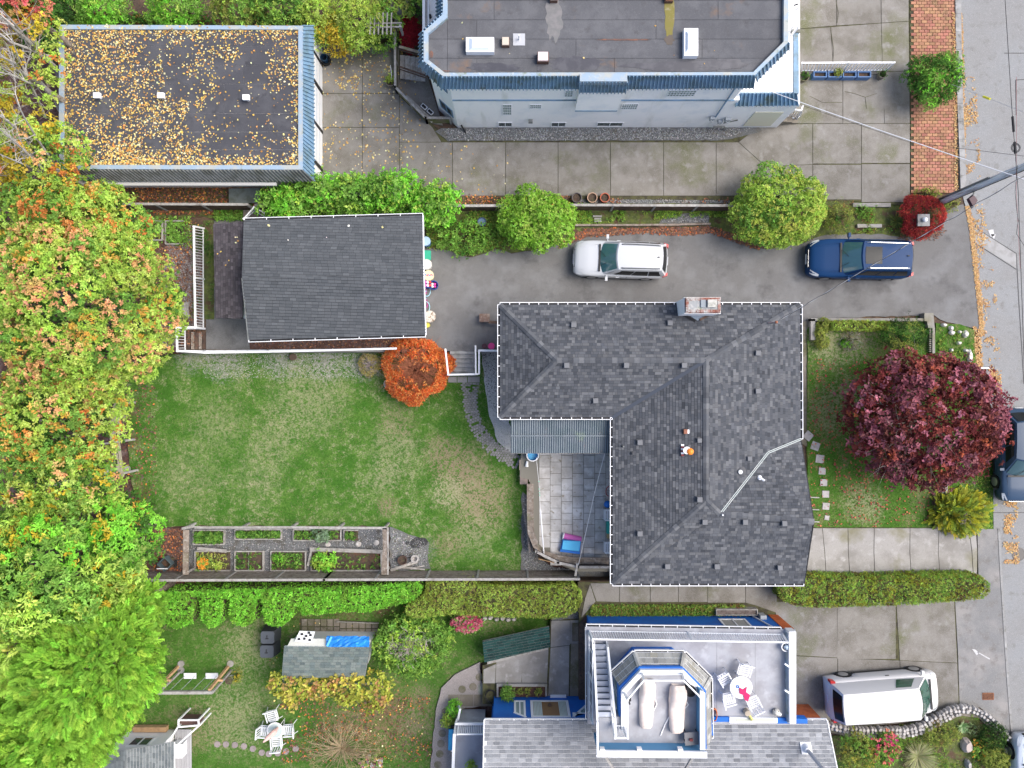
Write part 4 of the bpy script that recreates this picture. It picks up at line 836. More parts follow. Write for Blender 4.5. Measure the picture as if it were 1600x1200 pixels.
# ridge and hip caps
cap = B()
def capline(mb, a, b, cols, step=.24, wd=.26):
 a, b = Vector(P3(*a)), Vector(P3(*b)); n = int((b-a).length/step); d = (b-a)/n; s_ = d.cross(Vector((0, 0, 1))).normalized()*wd/2
 for i in range(n):
  c = random.choice(cols); k = random.gauss(1, .12); mb.cc = tuple(x*k for x in c); p = a + d*i; q = a + d*(i+1.12); u = Vector((0, 0, .045)); dz = Vector((0, 0, .03 if i % 2 else .025)); low = Vector((0, 0, -wd*.14))
  mb.add([p - s_ + low + u, p + u + dz, p + s_ + low + u, q - s_ + low + u*.8, q + u*.8 + dz*.8, q + s_ + low + u*.8], [(0, 1, 4, 3), (1, 2, 5, 4)])
for a_, b_ in ((pA, r1), (pH, r1), (r1, r2), (r2, r3), (pF, r3), (r3, pV), (pV, pD), (pB, r2)): capline(cap, a_, b_, GREY[:3] if a_ != pB else GREY)
cap.build('ridge_cap', m_shingle, mh, colored=True, kind='stuff')
vm = mat('valley_metal', (.26, .30, .31), .45, [((.3, .32, .33), 3, .5, .65, 4)], metal=.3)
vl = B()
for a_, b_ in ((pG1, pV), (pG1, pC)):
 a_, b_ = Vector(P3(*a_)), Vector(P3(*b_)); n = (b_-a_).cross(Vector((0, 0, 1))).normalized()*.035
 for s_ in (-1, 1): vl.bar(a_ + n*s_ + Vector((0, 0, .03)), b_ + n*s_ + Vector((0, 0, .03)), .03, .02)
vl.build('valley_flashing', vm, mh)
a_, b_ = Vector(P3(*pG)), Vector(P3(*r2)); B().bar(a_ + Vector((0, 0, .04)), b_ + Vector((0, 0, .04)), .16, .03).build('valley_flashing', mat('dark_valley', (.06, .07, .09), .6), mh)
# walls under the eaves
wp = [(XY(781, 476, ze)), (XY(1250, 476, ze)), (XY(1250, 912, ze)), (XY(957, 912, ze)), (XY(957, 652, ze)), (XY(781, 652, ze))]
wins = shrink(wp, .45); m_hwall = mat('house_wall', (.62, .62, .60), .8, [((.5, .5, .48), 1, .5, .7, 4)])
B().prism(wins, -.95, 2.9).build('wall', m_hwall, mh)
A_ = P3(*pD); B().prism([(A_[0] - .5, XY(0, 905, ze)[1]), (A_[0] - .1, XY(0, 815, ze)[1] + .0), (A_[0] - .5, XY(0, 700, ze)[1])], -.1, 2.9).build('wall', m_hwall, mh)
sf = B(); sf.prism(shrink(wp, .02), 2.84, 2.9); sf.build('soffit', m_white, mh)
for (a_, b_, o_) in ((pA, pB, (0, 1)), (pB, pC, (1, 0)), (pE, pF, (0, -1)), (pF, pG, (-1, 0)), (pH, pA, (-1, 0)), (pG, pH, (0, -1))):
 A_, B_ = P3(*a_), P3(*b_); gutter(mh, (A_[0], A_[1], A_[2] - .03), (B_[0], B_[1], B_[2] - .03), o_, step=.44 if a_ != pC else .5)
A_, B_ = P3(*pC), P3(*pD); B().bar((A_[0]+.02, A_[1], A_[2]-.06), (B_[0]+.02, B_[1], B_[2]-.06), .03, .16).build('rake_board', m_black, mh)
A_, B_ = P3(*pD), P3(*pE); B().bar((A_[0]+.02, A_[1], A_[2]-.06), (B_[0]+.02, B_[1], B_[2]-.06), .03, .16).build('rake_board', m_black, mh)
for x_, wd in ((-5, 0), ): pass
wn = XY(0, 476, ze)[1] - .45
for x_ in (1.5, 5.2, 11.2): window(mh, (x_, wn), (1, 0), 1.2, 1.1, 2.1, (0, 1), .06, 1)
we = XY(1250, 0, ze)[0] - .45
for y_ in (1.8, -1.2, -4.2): window(mh, (we, y_), (0, 1), 1.4, .9, 2.1, (1, 0), .06, 1)
# roof vents
def on_roof(px, py, pts_list=planes):
 for pts, u in pts_list:
  w3 = [P3(*p) for p in pts]; pl = plane_fit(w3); z = 3.6
  for _ in range(6): x, y = XY(px, py, z); z = pl(x, y)
  if inpoly(np.array([x]), np.array([y]), [(p[0], p[1]) for p in w3])[0]: return x, y, z
 x, y = XY(px, py, 3.6); return x, y, 3.6
m_vent = mat('roof_vent_plastic', (.07, .073, .08), .6); m_ventt = mat('vent_top', (.15, .155, .165), .6)
vl_ = [(896, 508, 'dark box vent on the north slope above the driveway, nearest the west end'), (1046, 505, 'dark box vent beside the white chimney on the north slope'), (1183, 552, 'dark box vent on the pale east slope, nearer the chimney'), (1183, 611, 'dark box vent on the pale east slope level with the front lawn maple'),
 (885, 571, 'box vent just below the west end of the north wing ridge'), (978, 571, 'box vent just below the middle of the north wing ridge'), (1068, 571, 'box vent just below the ridge where the valley line starts'), (930, 626, 'box vent low on the roof above the ribbed patio cover'), (999, 691, 'box vent on the dark slope near the corner of the patio cover'),
 (1092, 688, 'box vent near the roof ridge beside the orange ball'), (1092, 780, 'box vent near the south end of the long ridge'), (999, 833, 'box vent low on the dark slope beside the patio chairs'), (1170, 716, 'small dark vent beside the metal roof valley'),
 (1042, 884, 'box vent low on the south slope, first from the west'), (1119, 884, 'box vent low on the south slope, middle of three'), (1217, 886, 'box vent low on the south slope, nearest the front driveway'), (1100, 815, 'box vent high on the south slope under the hip'), (1163, 815, 'box vent high on the south slope under the ridge'), (1224, 817, 'box vent high on the south slope at the east gable end')]
def boxvent(name='roof_vent'):
 t = thing(name, 'v', 'roof vent', (0, 0, 0), 'box vents on the shingled house'); B().obox((0, 0, .02), (.42, .42, .03)).build('flange', m_vent, t); B().hexa([(-.15, -.15, .03), (.15, -.15, .03), (.15, .15, .03), (-.15, .15, .03)], [(-.13, -.13, .2), (.13, -.13, .2), (.13, .13, .2), (-.13, .13, .2)]).build('body', m_vent, t)
 B().hexa([(-.19, -.19, .19), (.19, -.19, .19), (.19, .19, .19), (-.19, .19, .19)], [(-.16, -.16, .26), (.16, -.16, .26), (.16, .16, .26), (-.16, .16, .26)]).build('cap', m_ventt, t); return t
bv = boxvent()
for i, (px, py, lb) in enumerate(vl_):
 x, y, z = on_roof(px, py); o = place(bv, i > 0, (x, y, z + .01), random.uniform(-.05, .05), lb, .55 if i in (9, 12) else .66)
 e = .0015
def pipe_on(px, py, name, label, r=.05, h=.35, m_=None, bend=False):
 x, y, z = on_roof(px, py); t = thing(name, label, 'vent pipe', (x, y, z)); B().tube([(x, y, z - .05), (x, y, z + h)] + ([(x + .12, y - .08, z + h + .05)] if bend else []), r, 10).build('pipe', m_ or m_white, t); B().cyl(x, y, z - .04, z + .05, r*3, r*1.4, 14).build('flashing', m_vent if not bend else m_white, t); return t
pipe_on(1156, 737, 'vent_pipe', 'pale round roof cap left of the metal valley on the east slope', .1, .12, mat('pale_cap', (.55, .57, .57), .5))
pipe_on(1187, 747, 'vent_pipe', 'white elbow shaped vent pipe just right of the metal valley', .05, .25, m_white, True)
pipe_on(1128, 804, 'vent_pipe', 'small white vent stub at the foot of the metal valley', .035, .15)
pipe_on(973, 697, 'vent_pipe', 'thin grey pipe on the roof beside the patio cover corner', .035, .3, m_greymet)
pipe_on(988, 708, 'vent_pipe', 'black topped pipe on the dark slope near the patio cover', .045, .3, m_vent)
# orange ball, white tub and brick chunk lying on the roof
x, y, z = on_roof(1077, 705); ob = solo(B().ball((x, y, z + .15), .16, 16, 10), 'orange_ball', 'orange ball lying on the dark shingles near the long ridge', 'ball', mat('orange_plastic', (.85, .25, .03), .4), (x, y, z), smooth=True)
x, y, z = on_roof(1071.5, 703); t = thing('white_pot', 'white pot wedged between the orange ball and a striped board', 'pot', (x, y, z)); B().cyl(x, y, z, z + .22, .12, .15, 14).build('body', m_white, t); B().ring(x, y, z + .2, z + .24, .17, .13, 14).build('rim', m_white, t)
x, y, z = on_roof(1065.5, 703); t = thing('striped_board', 'small board with dark red and white stripes lying on the roof', 'board', (x, y, z))
for i in range(6): B().box(x - .05, x + .08, y - .27 + i*.09, y - .185 + i*.09, z + .02, z + .08).build('stripe', m_white if i % 2 else mat('dark_red', (.18, .03, .03), .7), t)
x, y, z = on_roof(1071.5, 674); t = thing('vent_hood', 'small copper coloured vent hood near the ridge, white on one side', 'vent', (x, y, z)); B().box(x - .12, x + .04, y - .1, y + .1, z - .02, z + .18).build('hood', mat('copper', (.25, .10, .06), .6), t); B().box(x + .04, x + .12, y - .09, y + .09, z - .02, z + .16).build('plate', m_white, t)
# chimney
cz = 4.65; c0 = XY(1071, 489, cz); c1 = XY(1127, 464.5, cz); ch = thing('chimney', 'broad white chimney with mossy red brick top beside the driveway', 'chimney', (c0[0], c0[1], 3.1))
B().box(c0[0], c1[0], c0[1], c1[1], -.05, cz - .32).build('stack', m_wwall, ch)
B().box(c0[0] - .02, c1[0] + .02, c0[1] - .02, c1[1] + .02, cz - .33, cz - .16).build('band', m_wwall, ch)
m_cbrick = mat('chimney_brick', (.24, .10, .075), .9, [((.40, .39, .37), 2.2, .40, .55, 5), ((.2, .08, .06), 14, .5, .65, 3)], bump=.5, bscale=30, rnd=.15)
def brick_ring(x0_, x1_, y0_, y1_, z, l=.2, w_=.1, h=.065, m_=m_cbrick, par=ch):
 n = int((x1_ - x0_)/l)
 for i in range(n):
  a = x0_ + (x1_-x0_)*i/n; b = x0_ + (x1_-x0_)*(i+1)/n - .012
  for yy in (y0_, y1_ - w_): B().box(a, b, yy, yy + w_, z, z + h).build('brick', m_, par)
 n = int((y1_ - y0_ - 2*w_)/l)
 for i in range(n):
  a = y0_ + w_ + (y1_-y0_-2*w_)*i/n + .006; b = y0_ + w_ + (y1_-y0_-2*w_)*(i+1)/n - .006
  for xx in (x0_, x1_ - w_): B().box(xx, xx + w_, a, b, z, z + h).build('brick', m_, par)
brick_ring(c0[0], c1[0], c0[1], c1[1], cz - .158, h=.07); brick_ring(c0[0] + .03, c1[0] - .03, c0[1] + .03, c1[1] - .03, cz - .085, h=.075, w_=.12)
B().box(c0[0] + .13, c1[0] - .13, c0[1] + .13, c1[1] - .13, cz - .2, cz - .03).build('mortar_cap', mat('mossy_mortar', (.30, .31, .31), .95, [((.13, .16, .03), 3.5, .54, .64, 5), ((.45, .44, .42), 7, .5, .65, 4)], bump=.6, bscale=25), ch)
a_ = XY(1106, 480, cz + .1); b_ = XY(1120, 468, cz + .1); B().box(a_[0], b_[0], a_[1], b_[1], cz - .03, cz + .12).build('flue', mat('flue_concrete', (.48, .47, .43), .9, [((.3, .3, .26), 6, .5, .65, 4)]), ch)
B().box(a_[0] - .28, a_[0] - .06, a_[1], b_[1], cz - .03, cz + .03).build('clay_slab', mat('slate', (.25, .28, .30), .7), ch)
# cricket flashing behind the chimney
for q in (((1064, 490), (1086, 502)), ((1112, 490), (1093, 500))):
 a_ = on_roof(*q[0]); b_ = on_roof(*q[1]); B().bar((a_[0], a_[1], a_[2]+.06), (b_[0], b_[1], b_[2]+.06), .1, .04).build('flashing', m_woodd if q[0][0] > 1100 else m_black, ch)
a_ = on_roof(1070, 490); b_ = on_roof(1112, 490); c_ = on_roof(1090, 501)
B().add([(a_[0], a_[1], a_[2] + .12), (b_[0], b_[1], b_[2] + .12), (c_[0], c_[1], c_[2] + .02)], [(2, 1, 0)]).build('cricket', mat('slate_flash', (.22, .27, .33), .5), ch)
# service mast on the roof corner
x, y, z = on_roof(1205, 505); t = thing('service_mast', 'short service mast on the roof corner where the overhead wire lands', 'mast', (x, y, z))
B().tube([(x, y, z - .1), (x + .02, y, z + .55)], .03, 8).build('pole', m_greymet, t); B().ball((x + .02, y, z + .58), .07, 8, 6).build('weatherhead', mat('rust_cap', (.3, .12, .07), .7), t); B().tube([(x + .02, y, z + .5), (x - .12, y + .02, z + .2), (x - .2, y, z + .02)], .018, 6).build('cable', mat('pink_cable', (.45, .3, .28), .7), t)
MAST = (x + .02, y, z + .55)
# patio cover
pc = thing('patio_cover', 'grey corrugated metal patio roof against the shingled house', 'patio cover', P3(882, 680, -.35)); m_corr = mat('corrugated_sheet', (.16, .19, .215), .5, [((.13, .165, .185), 1.6, .45, .62, 5), ((.20, .25, .22), 1.1, .64, .74, 4), ((.20, .15, .15), .9, .66, .74, 3)], spec=.4)
x0_, y0_ = XY(798, 708, 2.45); x1_, y1_ = XY(967, 653.5, 2.75); nsh = 8
for s in range(nsh):
 xa = x0_ + (x1_-x0_)*s/nsh; xb = x0_ + (x1_-x0_)*(s+1)/nsh; mb = B(); n = 12; vs = []
 for i in range(n+1):
  xx = xa + (xb-xa)*i/n; dz = .03*(1 if i % 2 else -1) + (s % 2)*.012; vs += [(xx, y0_, 2.45 + dz), (xx, y1_, 2.75 + dz)]
 mb.add(vs, [(2*i, 2*i+2, 2*i+3, 2*i+1) for i in range(n)]); mb.build('roofing_sheet', m_corr, pc)
B().box(x0_, x1_, y0_ - .02, y0_ + .1, 2.3, 2.4).build('beam', m_greywood, pc)
for px in (802, 884, 962): xx = XY(px, 0, 2.4)[0]; B().box(xx - .05, xx + .05, y0_ + .0, y0_ + .1, -.4, 2.3).build('post', m_greywood, pc)
B().bar((x0_, (y0_+y1_)/2, 2.66), (x1_, (y0_+y1_)/2, 2.66), .05, .03).build('batten', m_corr, pc)
# MIDDLE GARAGE (gable roof)
mg = thing('gable_garage', 'detached garage with grey shingled gable roof and white gutters', 'garage', P3(520, 440, 0)); z1, z2 = 2.55, 3.5
gA, gB, gC, gD, gR1, gR2 = (381, 344, z1), (661, 336.5, z1), (665.5, 523, z1), (388, 531, z1), (378, 434, z2), (662.5, 430, z2)
G1c = ((.090, .098, .106), (.10, .108, .116), (.081, .089, .097))
roof_planes(mg, [([gA, gR1, gR2, gB], (1, -.03)), ([gR1, gD, gC, gR2], (1, -.03))], G1c, row=.14, tab=.3, run=0, vj=.05, gap=.011, deckm=m_black)
PURP = ((.075, .066, .074), (.09, .081, .09), (.062, .056, .063))
B0 = [(333, 350, 2.1), (381, 346, 2.45), (379, 498, 2.45), (337, 497, 2.1)]
roof_planes(mg, [(B0, (0, 1))], PURP, row=.13, tab=.17, run=0, vj=.12, deckm=m_black)
wl = [XY(*gA), XY(*gB), XY(*gC), XY(*gD)]; B().prism(shrink(wl, .35), -.05, 2.5).build('wall', m_wwall, mg)
B().prism(shrink([XY(*p) for p in B0], .2), -.05, 2.05).build('lean_to_wall', m_wwall, mg)
lo = lambda p, d=.05: (P3(*p)[0], P3(*p)[1], P3(*p)[2] - d)
gutter(mg, lo(gA), lo(gB), (0, 1), .95); gutter(mg, lo(gD), lo(gC), (0, -1), .95)
B().bar(lo(gC), lo(gR2), .05, .14).build('rake_board', m_white, mg); B().bar(lo(gR2), lo(gB), .05, .14).build('rake_board', m_white, mg)
B().bar(lo(gR1), lo(gD), .05, .12).build('rake_board', m_greymet, mg)
for i in range(2):
 a = P3(0, 372 + i*75, 0)[1]; b = P3(0, 438 + i*75, 0)[1]; xx = XY(*gB)[0] - .34; d = B().box(xx, xx + .04, b, a, 0, 2.1).build('garage_door', m_white, mg); k = B()
 for z in (.5, 1.0, 1.55): k.box(xx + .041, xx + .05, b + .03, a - .03, z - .012, z + .012)
 k.build('panel_groove', m_greymet, d, kind='stuff', off=base_of(mg))
litter('fallen_leaves', rect(400, 350, 640, 400), 2.95, 9, ((.8, .8, .7), (.8, .7, .3)), .1)
litter('fallen_leaves', rect(340, 360, 375, 420), 2.4, 8, YEL, .1)
# BLUE HOUSE
m_blue = mat('blue_siding', (.015, .14, .50), .6, [((.02, .11, .42), 1.5, .45, .65, 4)], bump=.2, bscale=12); m_blue2 = mat('pale_blue_wall', (.10, .27, .45), .6)
m_deck = mat('deck_coating', (.36, .37, .40), .8, [((.28, .28, .30), .8, .45, .62, 5), ((.42, .43, .46), 1.7, .55, .7, 4), ((.30, .30, .31), 2.6, .62, .75, 4)])
m_tread = mat('grey_tread', (.50, .53, .60), .6); m_terra = mat('terracotta_wall', (.62, .16, .05), .8, [((.5, .12, .04), 3, .45, .6, 4)]); m_wood_floor = mat('deck_boards', (.33, .33, .34), .8, rnd=.08)
bh = thing('blue_house', 'bright blue house with white railed roof terrace and octagonal lookout', 'house', P3(1050, 1080, 0)); zd = 2.3; off_ = base_of(bh)
yn = -11.65; xe = 415/31; xw_ = 117/31; ys2 = -502/31
mb = B().box(xw_, xe, ys2, yn, -.6, zd - .12); mb.build('wall', m_blue, bh)
B().box(400/31, xe + .004, yn + .003, yn + .03, -.05, zd - .13).build('side_wall_end', m_terra, bh)
B().prism(PL([(915, 979), (1243, 984), (1243, 1131), (918, 1131)], zd), zd - .12, zd).build('terrace_floor', m_deck, bh)
for x_ in (1005, 1120, 1180):
 a, b = P3(x_, 1000, zd), P3(x_, 1125, zd)
 if x_ > 1110: B().bar((a[0], a[1], zd + .002), (b[0], b[1], zd + .002), .012, .004).build('floor_seam', m_greymet, bh)
A_, B_ = P3(916, 979.5, zd), P3(1221, 984.5, zd); gutter(bh, (A_[0], A_[1], zd - .06), (B_[0], B_[1], zd - .06), (0, 1), .6, .12)
A_, B_ = P3(917, 1124, zd), P3(916.5, 980, zd); gutter(bh, (A_[0], A_[1], zd - .06), (B_[0], B_[1], zd - .06), (-1, 0), 1.0, .05)
# east parapet
B().prism(PL([(1233, 987), (1244, 987), (1244, 1131), (1234, 1131)], zd + .45), zd - .1, zd + .45).build('parapet', m_white, bh)
B().prism(PL([(1230.5, 990), (1233, 990), (1233.4, 1130), (1231, 1130)], zd + .3), zd - .02, zd + .3).build('parapet_face', m_coping, bh)
for y_ in (1045, 1086): a = P3(1226, y_ - 8, zd + .6); b = P3(1238, y_, zd + .46); B().bar(a, b, .07, .05).build('brace', m_white, bh)
# north wall: window, downpipe, meter
window(bh, (10.25, yn), (1, 0), 1.25, .65, 1.75, (0, 1), .09, 1, mat('pale_glass', (.35, .36, .34), .2), m_white)
B().bar((12.05, yn + .04, .35), (12.5, yn + .04, 2.1), .06, .05).bar((12.05, yn + .04, .35), (12.05, yn + .04, .05), .07, .06).build('downspout', m_white, bh)
c = P3(1192, 962, .5); B().box(c[0] - .18, c[0] + .12, yn + .01, yn + .2, .2, .7).build('meter', MATS['meter_grey'], bh)
# projecting window bays low on the south-west wing: wall, windows, eave
yb = -494/31*1.0; wx0 = XY(772, 0, -.45)[0]; ww = 488*36.45/36/31
B().box(wx0, xw_ + .01, -ww - .3, -ww, -.6, 2.05).build('wall', m_blue, bh)
def boxwin(x0_, x1_, z0_, z1_, slope=None, curt=True):
 w_ = window(bh, (x0_, -ww), (1, 0), x1_ - x0_, z0_, z1_, (0, 1), .13 if curt else .1, 0 if curt else 1, mat('warm_glass', (.30, .17, .08), .25) if curt else m_glass2, m_white, slope=slope)
 if curt:
  for s0, s1 in ((x0_ + .08, x0_ + .5), (x1_ - .45, x1_ - .08)):
   mb = B(); n = 6
   for i in range(n): xx = s0 + (s1-s0)*(i+.5)/n; mb.bar((xx, -ww + .025, z0_ + .06), (xx, -ww + .025, z1_ - .05), (s1-s0)/n*.8, .02, up=(0, 1, 0))
   mb.build('curtain', mat('curtain', (.55, .62, .58), .8), w_, kind='stuff', off=off_)
  B().ball(((x0_+x1_)/2, -ww + .03, (z0_*.7+z1_*.3)), .1, 10, 6).build('lamp', m_woodd, w_, off=off_)
 return w_
m_glass2 = mat('hazy_glass', (.26, .34, .34), .2, spec=.6)
boxwin(.98, 2.75, .12, 1.8); boxwin(.15, .62, .12, 1.35, .5, False); boxwin(2.98, 3.62, 1.45, 1.8, -1.2, False)
B().bar((1.95, -ww + .06, -.33), (2.75, -ww + .06, -.33), .14, .1).build('sill', m_white, bh)
# south-east wing wall seen under its eave
xr0, xr1 = XY(1112, 0, 2.2)[0], XY(1288, 0, 2.2)[0] - .25; yw = -(500)/31
B().box(xe - .05, XY(1252, 0, 0)[0] + .35, yw - .35, yw, -.05, 2.0).build('wall', m_terra, bh)
B().prism(PL([(1112, 1120.5), (1140, 1120.5), (1140, 1128), (1112, 1128)], zd + .12), zd, zd + .12).build('upstand', m_blue, bh)
B().prism(PL([(1140, 1121), (1215, 1122), (1215, 1130), (1140, 1130)], zd + .16), zd, zd + .16).build('sliding_door_head', m_white, bh); B().prism(PL([(1150, 1123), (1210, 1123.5), (1210, 1127), (1150, 1127)], zd + .17), zd + .1, zd + .18).build('door_pane', mat('beige_glass', (.5, .52, .44), .3), bh)
B().prism(PL([(1215, 1122), (1262, 1124), (1262, 1131), (1215, 1131)], zd + .12), zd - .3, zd + .1).build('upstand', m_blue, bh)
# lower shingled roofs
sl_ = .60; ze2 = 2.2; ye = XY(0, 1126, ze2)[1]
def rp(xw, d): return (xw, ye - d, ze2 + d*sl_)
def rpx(x, y, z): q = (x*S*H/(H-z) + 800, 600 - y*S*H/(H-z), z); return q
LG = ((.26, .27, .285), (.23, .24, .255), (.30, .31, .325), (.2, .21, .225)); xl0 = XY(757, 0, ze2)[0]; xl1 = XY(1292, 0, ze2)[0]; run_ = 3.6
south = [([rpx(*rp(xl0, 0)), rpx(*rp(xl1, 0)), rpx(*rp(xl1, run_)), rpx(*rp(xl0, run_))], (1, 0)), ([rpx(xl0, ye - run_, ze2 + run_*sl_), rpx(xl1, ye - run_, ze2 + run_*sl_), rpx(xl1, ye - 2*run_, ze2), rpx(xl0, ye - 2*run_, ze2)], (1, 0))]
roof_planes(bh, south[:1], LG, row=.15, tab=.3, run=0, vj=.09, gap=.013, deckm=m_white); roof_planes(bh, south[1:], LG, row=.35, tab=.6, vj=.12, deckm=m_white)
B().prism([(xl0 + .3, ye - .4), (xl1 - .3, ye - .4), (xl1 - .3, ye - 2*run_ + .3), (xl0 + .3, ye - 2*run_ + .3)], -.6, 2.15).build('wall', m_blue, bh)
gutter(bh, (xl0, ye + .0, ze2 - .05), (XY(918, 0, ze2)[0], ye, ze2 - .05), (0, 1), .62, .07); gutter(bh, (XY(1112, 0, ze2)[0], ye, ze2 - .05), (xl1, ye, ze2 - .05), (0, 1), .62, .07)
B().bar((xl1 + .02, ye, ze2 - .05), (xl1 + .02, ye - run_, ze2 + run_*sl_ - .05), .05, .14).build('rake_board', m_white, bh); B().bar((xl0 - .02, ye, ze2 - .05), (xl0 - .02, ye - run_, ze2 + run_*sl_ - .05), .05, .14).build('rake_board', m_white, bh)
sm = mat('pale_streak', (.45, .46, .47), .9, [((.32, .33, .34), 8, .45, .6, 4)])
# flue on the roof right side
x, y = XY(1262, 1172, 3.0); z = ze2 + (ye - y)*sl_; t = thing('flue_pipe', 'tall grey metal flue with white base plate on the lower right roof', 'flue', (x, y, z))
B().obox((x, y, z + .04), (.5, .5, .04), rx=math.atan(sl_)*-1).build('base_plate', m_white, t); B().cyl(x, y, z, z + .3, .2, .15, 16).build('collar', m_white, t); B().cyl(x, y, z + .28, z + 2.3, .09, .09, 14).build('pipe', MATS['galvanised'], t); B().cyl(x, y, z + 2.3, z + 2.45, .16, .05, 14).build('cap', MATS['galvanised'], t)
# octagonal lookout
zu = 4.9
foot = [(958, 1043), (987, 1010.5), (1049, 1010.5), (1090, 1045), (1098, 1120), (958, 1120)]
fw = PL(foot, zd); low = fw + []
B().prism(fw, zd - .05, 4.1).build('lookout_wall', m_blue, bh)
def facewin(i, a0, a1, z0_, z1_, n=1, nm='window'):
 a, b = Vector(fw[i]), Vector(fw[i+1]); d = (b-a); L_ = d.length; d.normalize(); o = Vector((d.y, -d.x)); cx_ = sum(p[0] for p in fw)/6; cy_ = sum(p[1] for p in fw)/6
 if o.dot(a - Vector((cx_, cy_))) < 0: o = -o
 p = a + d*L_*a0; window(bh, (p.x, p.y), (d.x, d.y), L_*(a1-a0), z0_, z1_, (o.x, o.y), .08, n, m_glass2, name=nm)
facewin(0, .1, .9, zd + .4, 3.9, 2); facewin(1, .12, .88, zd + .4, 3.9, 3)
# west facet of the lookout with tall windows
xwf = XY(958, 0, zd)[0]
for y0_, y1_ in ((1052, 1072), (1078, 1100)):
 A_ = XY(0, y1_, 3)[1]; B_ = XY(0, y0_, 3)[1]; window(bh, (xwf, A_), (0, 1), B_ - A_, zd + .35, 3.8, (-1, 0), .07, 0, m_glass2)
eo = [(955.8, 1051.5), (991.5, 1019), (1069.5, 1019.5), (1110.7, 1060), (1112, 1154), ]; ei = [(967.7, 1071), (999, 1041), (1066, 1041), (1100, 1079), (1104, 1168)]; zeo, zei = 4.05, 4.75
pls = []
for i in range(4):
 a, b, c_, d_ = eo[i], eo[i+1], ei[i+1], ei[i]; A_, B_ = XY(*a, zeo), XY(*b, zeo); pls.append(([(*a, zeo), (*b, zeo), (*c_, zei), (*d_, zei)], (B_[0]-A_[0], B_[1]-A_[1])))
roof_planes(bh, pls, ((.30, .30, .28), (.26, .26, .25), (.34, .34, .32), (.27, .26, .22)), row=.14, tab=.22, vj=.10, deckm=m_white)
for i in range(4):
 A_, B_ = Vector(P3(*eo[i], zeo)), Vector(P3(*eo[i+1], zeo)); d = (B_-A_); gutter(bh, A_ - Vector((0, 0, .05)), B_ - Vector((0, 0, .05)), (-d.y, d.x), .6, .08)
cap = B()
for i in (1, 2, 3): capline(cap, (*eo[i], zeo + .02), (*ei[i], zei + .02), ((.35, .35, .33), (.28, .28, .27)), .22, .2)
cap.build('ridge_cap', m_shingle, bh, colored=True, kind='stuff')
# upper floor slab, platform at the stair head
up = PL([(936, 1178), (936, 1120), (960, 1120), (972, 1120), (972, 1078), (1002, 1046), (1067, 1046), (1100, 1079), (1100, 1178)], zu)
B().prism(up, 4.2, zu).build('upper_deck', m_deck, bh)
B().prism(PL([(967, 1074), (999, 1041.5), (1066, 1041.5), (1103, 1079), (1104, 1170), (1094, 1170), (1094, 1090), (1064, 1055), (1004, 1055), (978, 1082), (978, 1142), (967, 1142)], zu - .03), 4.3, zu - .02).build('lookout_band', m_blue, bh)
# white curb, three facets + right side solid parapet
curb = [(971, 1142), (971, 1080), (1001, 1047.5), (1068, 1047.5), (1096, 1076)]; curi = [(978.5, 1142), (978.5, 1083), (1004.5, 1055), (1065, 1055), (1091, 1083)]
for i in range(4): B().prism(PL([curb[i], curb[i+1], curi[i+1], curi[i]], zu + .18), zu - .3, zu + .18).build('curb', m_white, bh)
zt = 5.7
B().prism(PL([(1094, 1079), (1102, 1083), (1102, 1172), (1094, 1172)], zt), zt - .08, zt).build('parapet_cap', m_white, bh)
B().prism(PL([(1095.5, 1082), (1100.5, 1084), (1100.5, 1172), (1095.5, 1172)], zt), zu - .5, zt - .08).build('parapet', m_blue2, bh)
B().prism(PL([(932, 1173), (1105, 1175), (1105, 1185), (932, 1183)], zt), zt - .1, zt).build('parapet_cap', m_white, bh)
B().prism(PL([(935, 1175), (1103, 1176), (1103, 1183), (935, 1182)], zt), 4.0, zt - .1).build('parapet', m_blue2, bh)
for px in (941, 999, 1063): q = P3(px, 1172, 5.65); B().box(q[0] - .1, q[0] + .1, q[1] - .08, q[1] + .08, 5.5, 5.72).build('post_cap', m_white, bh)
for a_, b_ in (((945, 1186), (962, 1200)), ((1090, 1187), (1072, 1200))):
 p = P3(*a_, 5.4); q = P3(*b_, 4.2); B().bar((p[0], p[1] , 4.9), (q[0], q[1] - .3, 3.9), .1, .1).build('brace', m_greywood, bh)
# railings (each a thing)
def railing(name, label, base, top, n=None, gap=.13, m_=None, cat='railing', posts=(0, 1), group=None, bal=.025, tr=.07, botm=True, parent=None):
 """base/top: lists of px points with z (same length) - one segment each"""
 t = thing(name, label, cat, P3(*base[0]), group); m_ = m_ or m_white
 for i in range(len(base)-1):
  a, b, c_, d_ = Vector(P3(*base[i])), Vector(P3(*base[i+1])), Vector(P3(*top[i])), Vector(P3(*top[i+1]))
  B().bar(c_, d_, tr, .06).build('top_rail', m_, t)
  if botm: B().bar(a + (c_-a)*.1, b + (d_-b)*.1, .05, .05).build('bottom_rail', m_, t)
  k = max(1, int((b-a).length/gap)) if gap else 0
  for j in range(1, k):
   f = j/k; B().bar(a.lerp(b, f) + (c_-a)*.08, c_.lerp(d_, f), bal, bal).build('baluster', m_, t)
 for i in range(len(base)): a, c_ = Vector(P3(*base[i])), Vector(P3(*top[i])); B().bar(a, c_ + Vector((0, 0, .05)), .08, .08).build('post', m_, t)
 return t
zb, zt2 = zd + .02, zd + 1.1
railing('terrace_railing', 'long white baluster railing along the north edge of the roof terrace', [(921, 985, zb), (1075, 987.5, zb), (1222, 990, zb)], [(926, 998.5, zt2), (1082, 1001, zt2), (1230, 1003.5, zt2)], gap=.115)
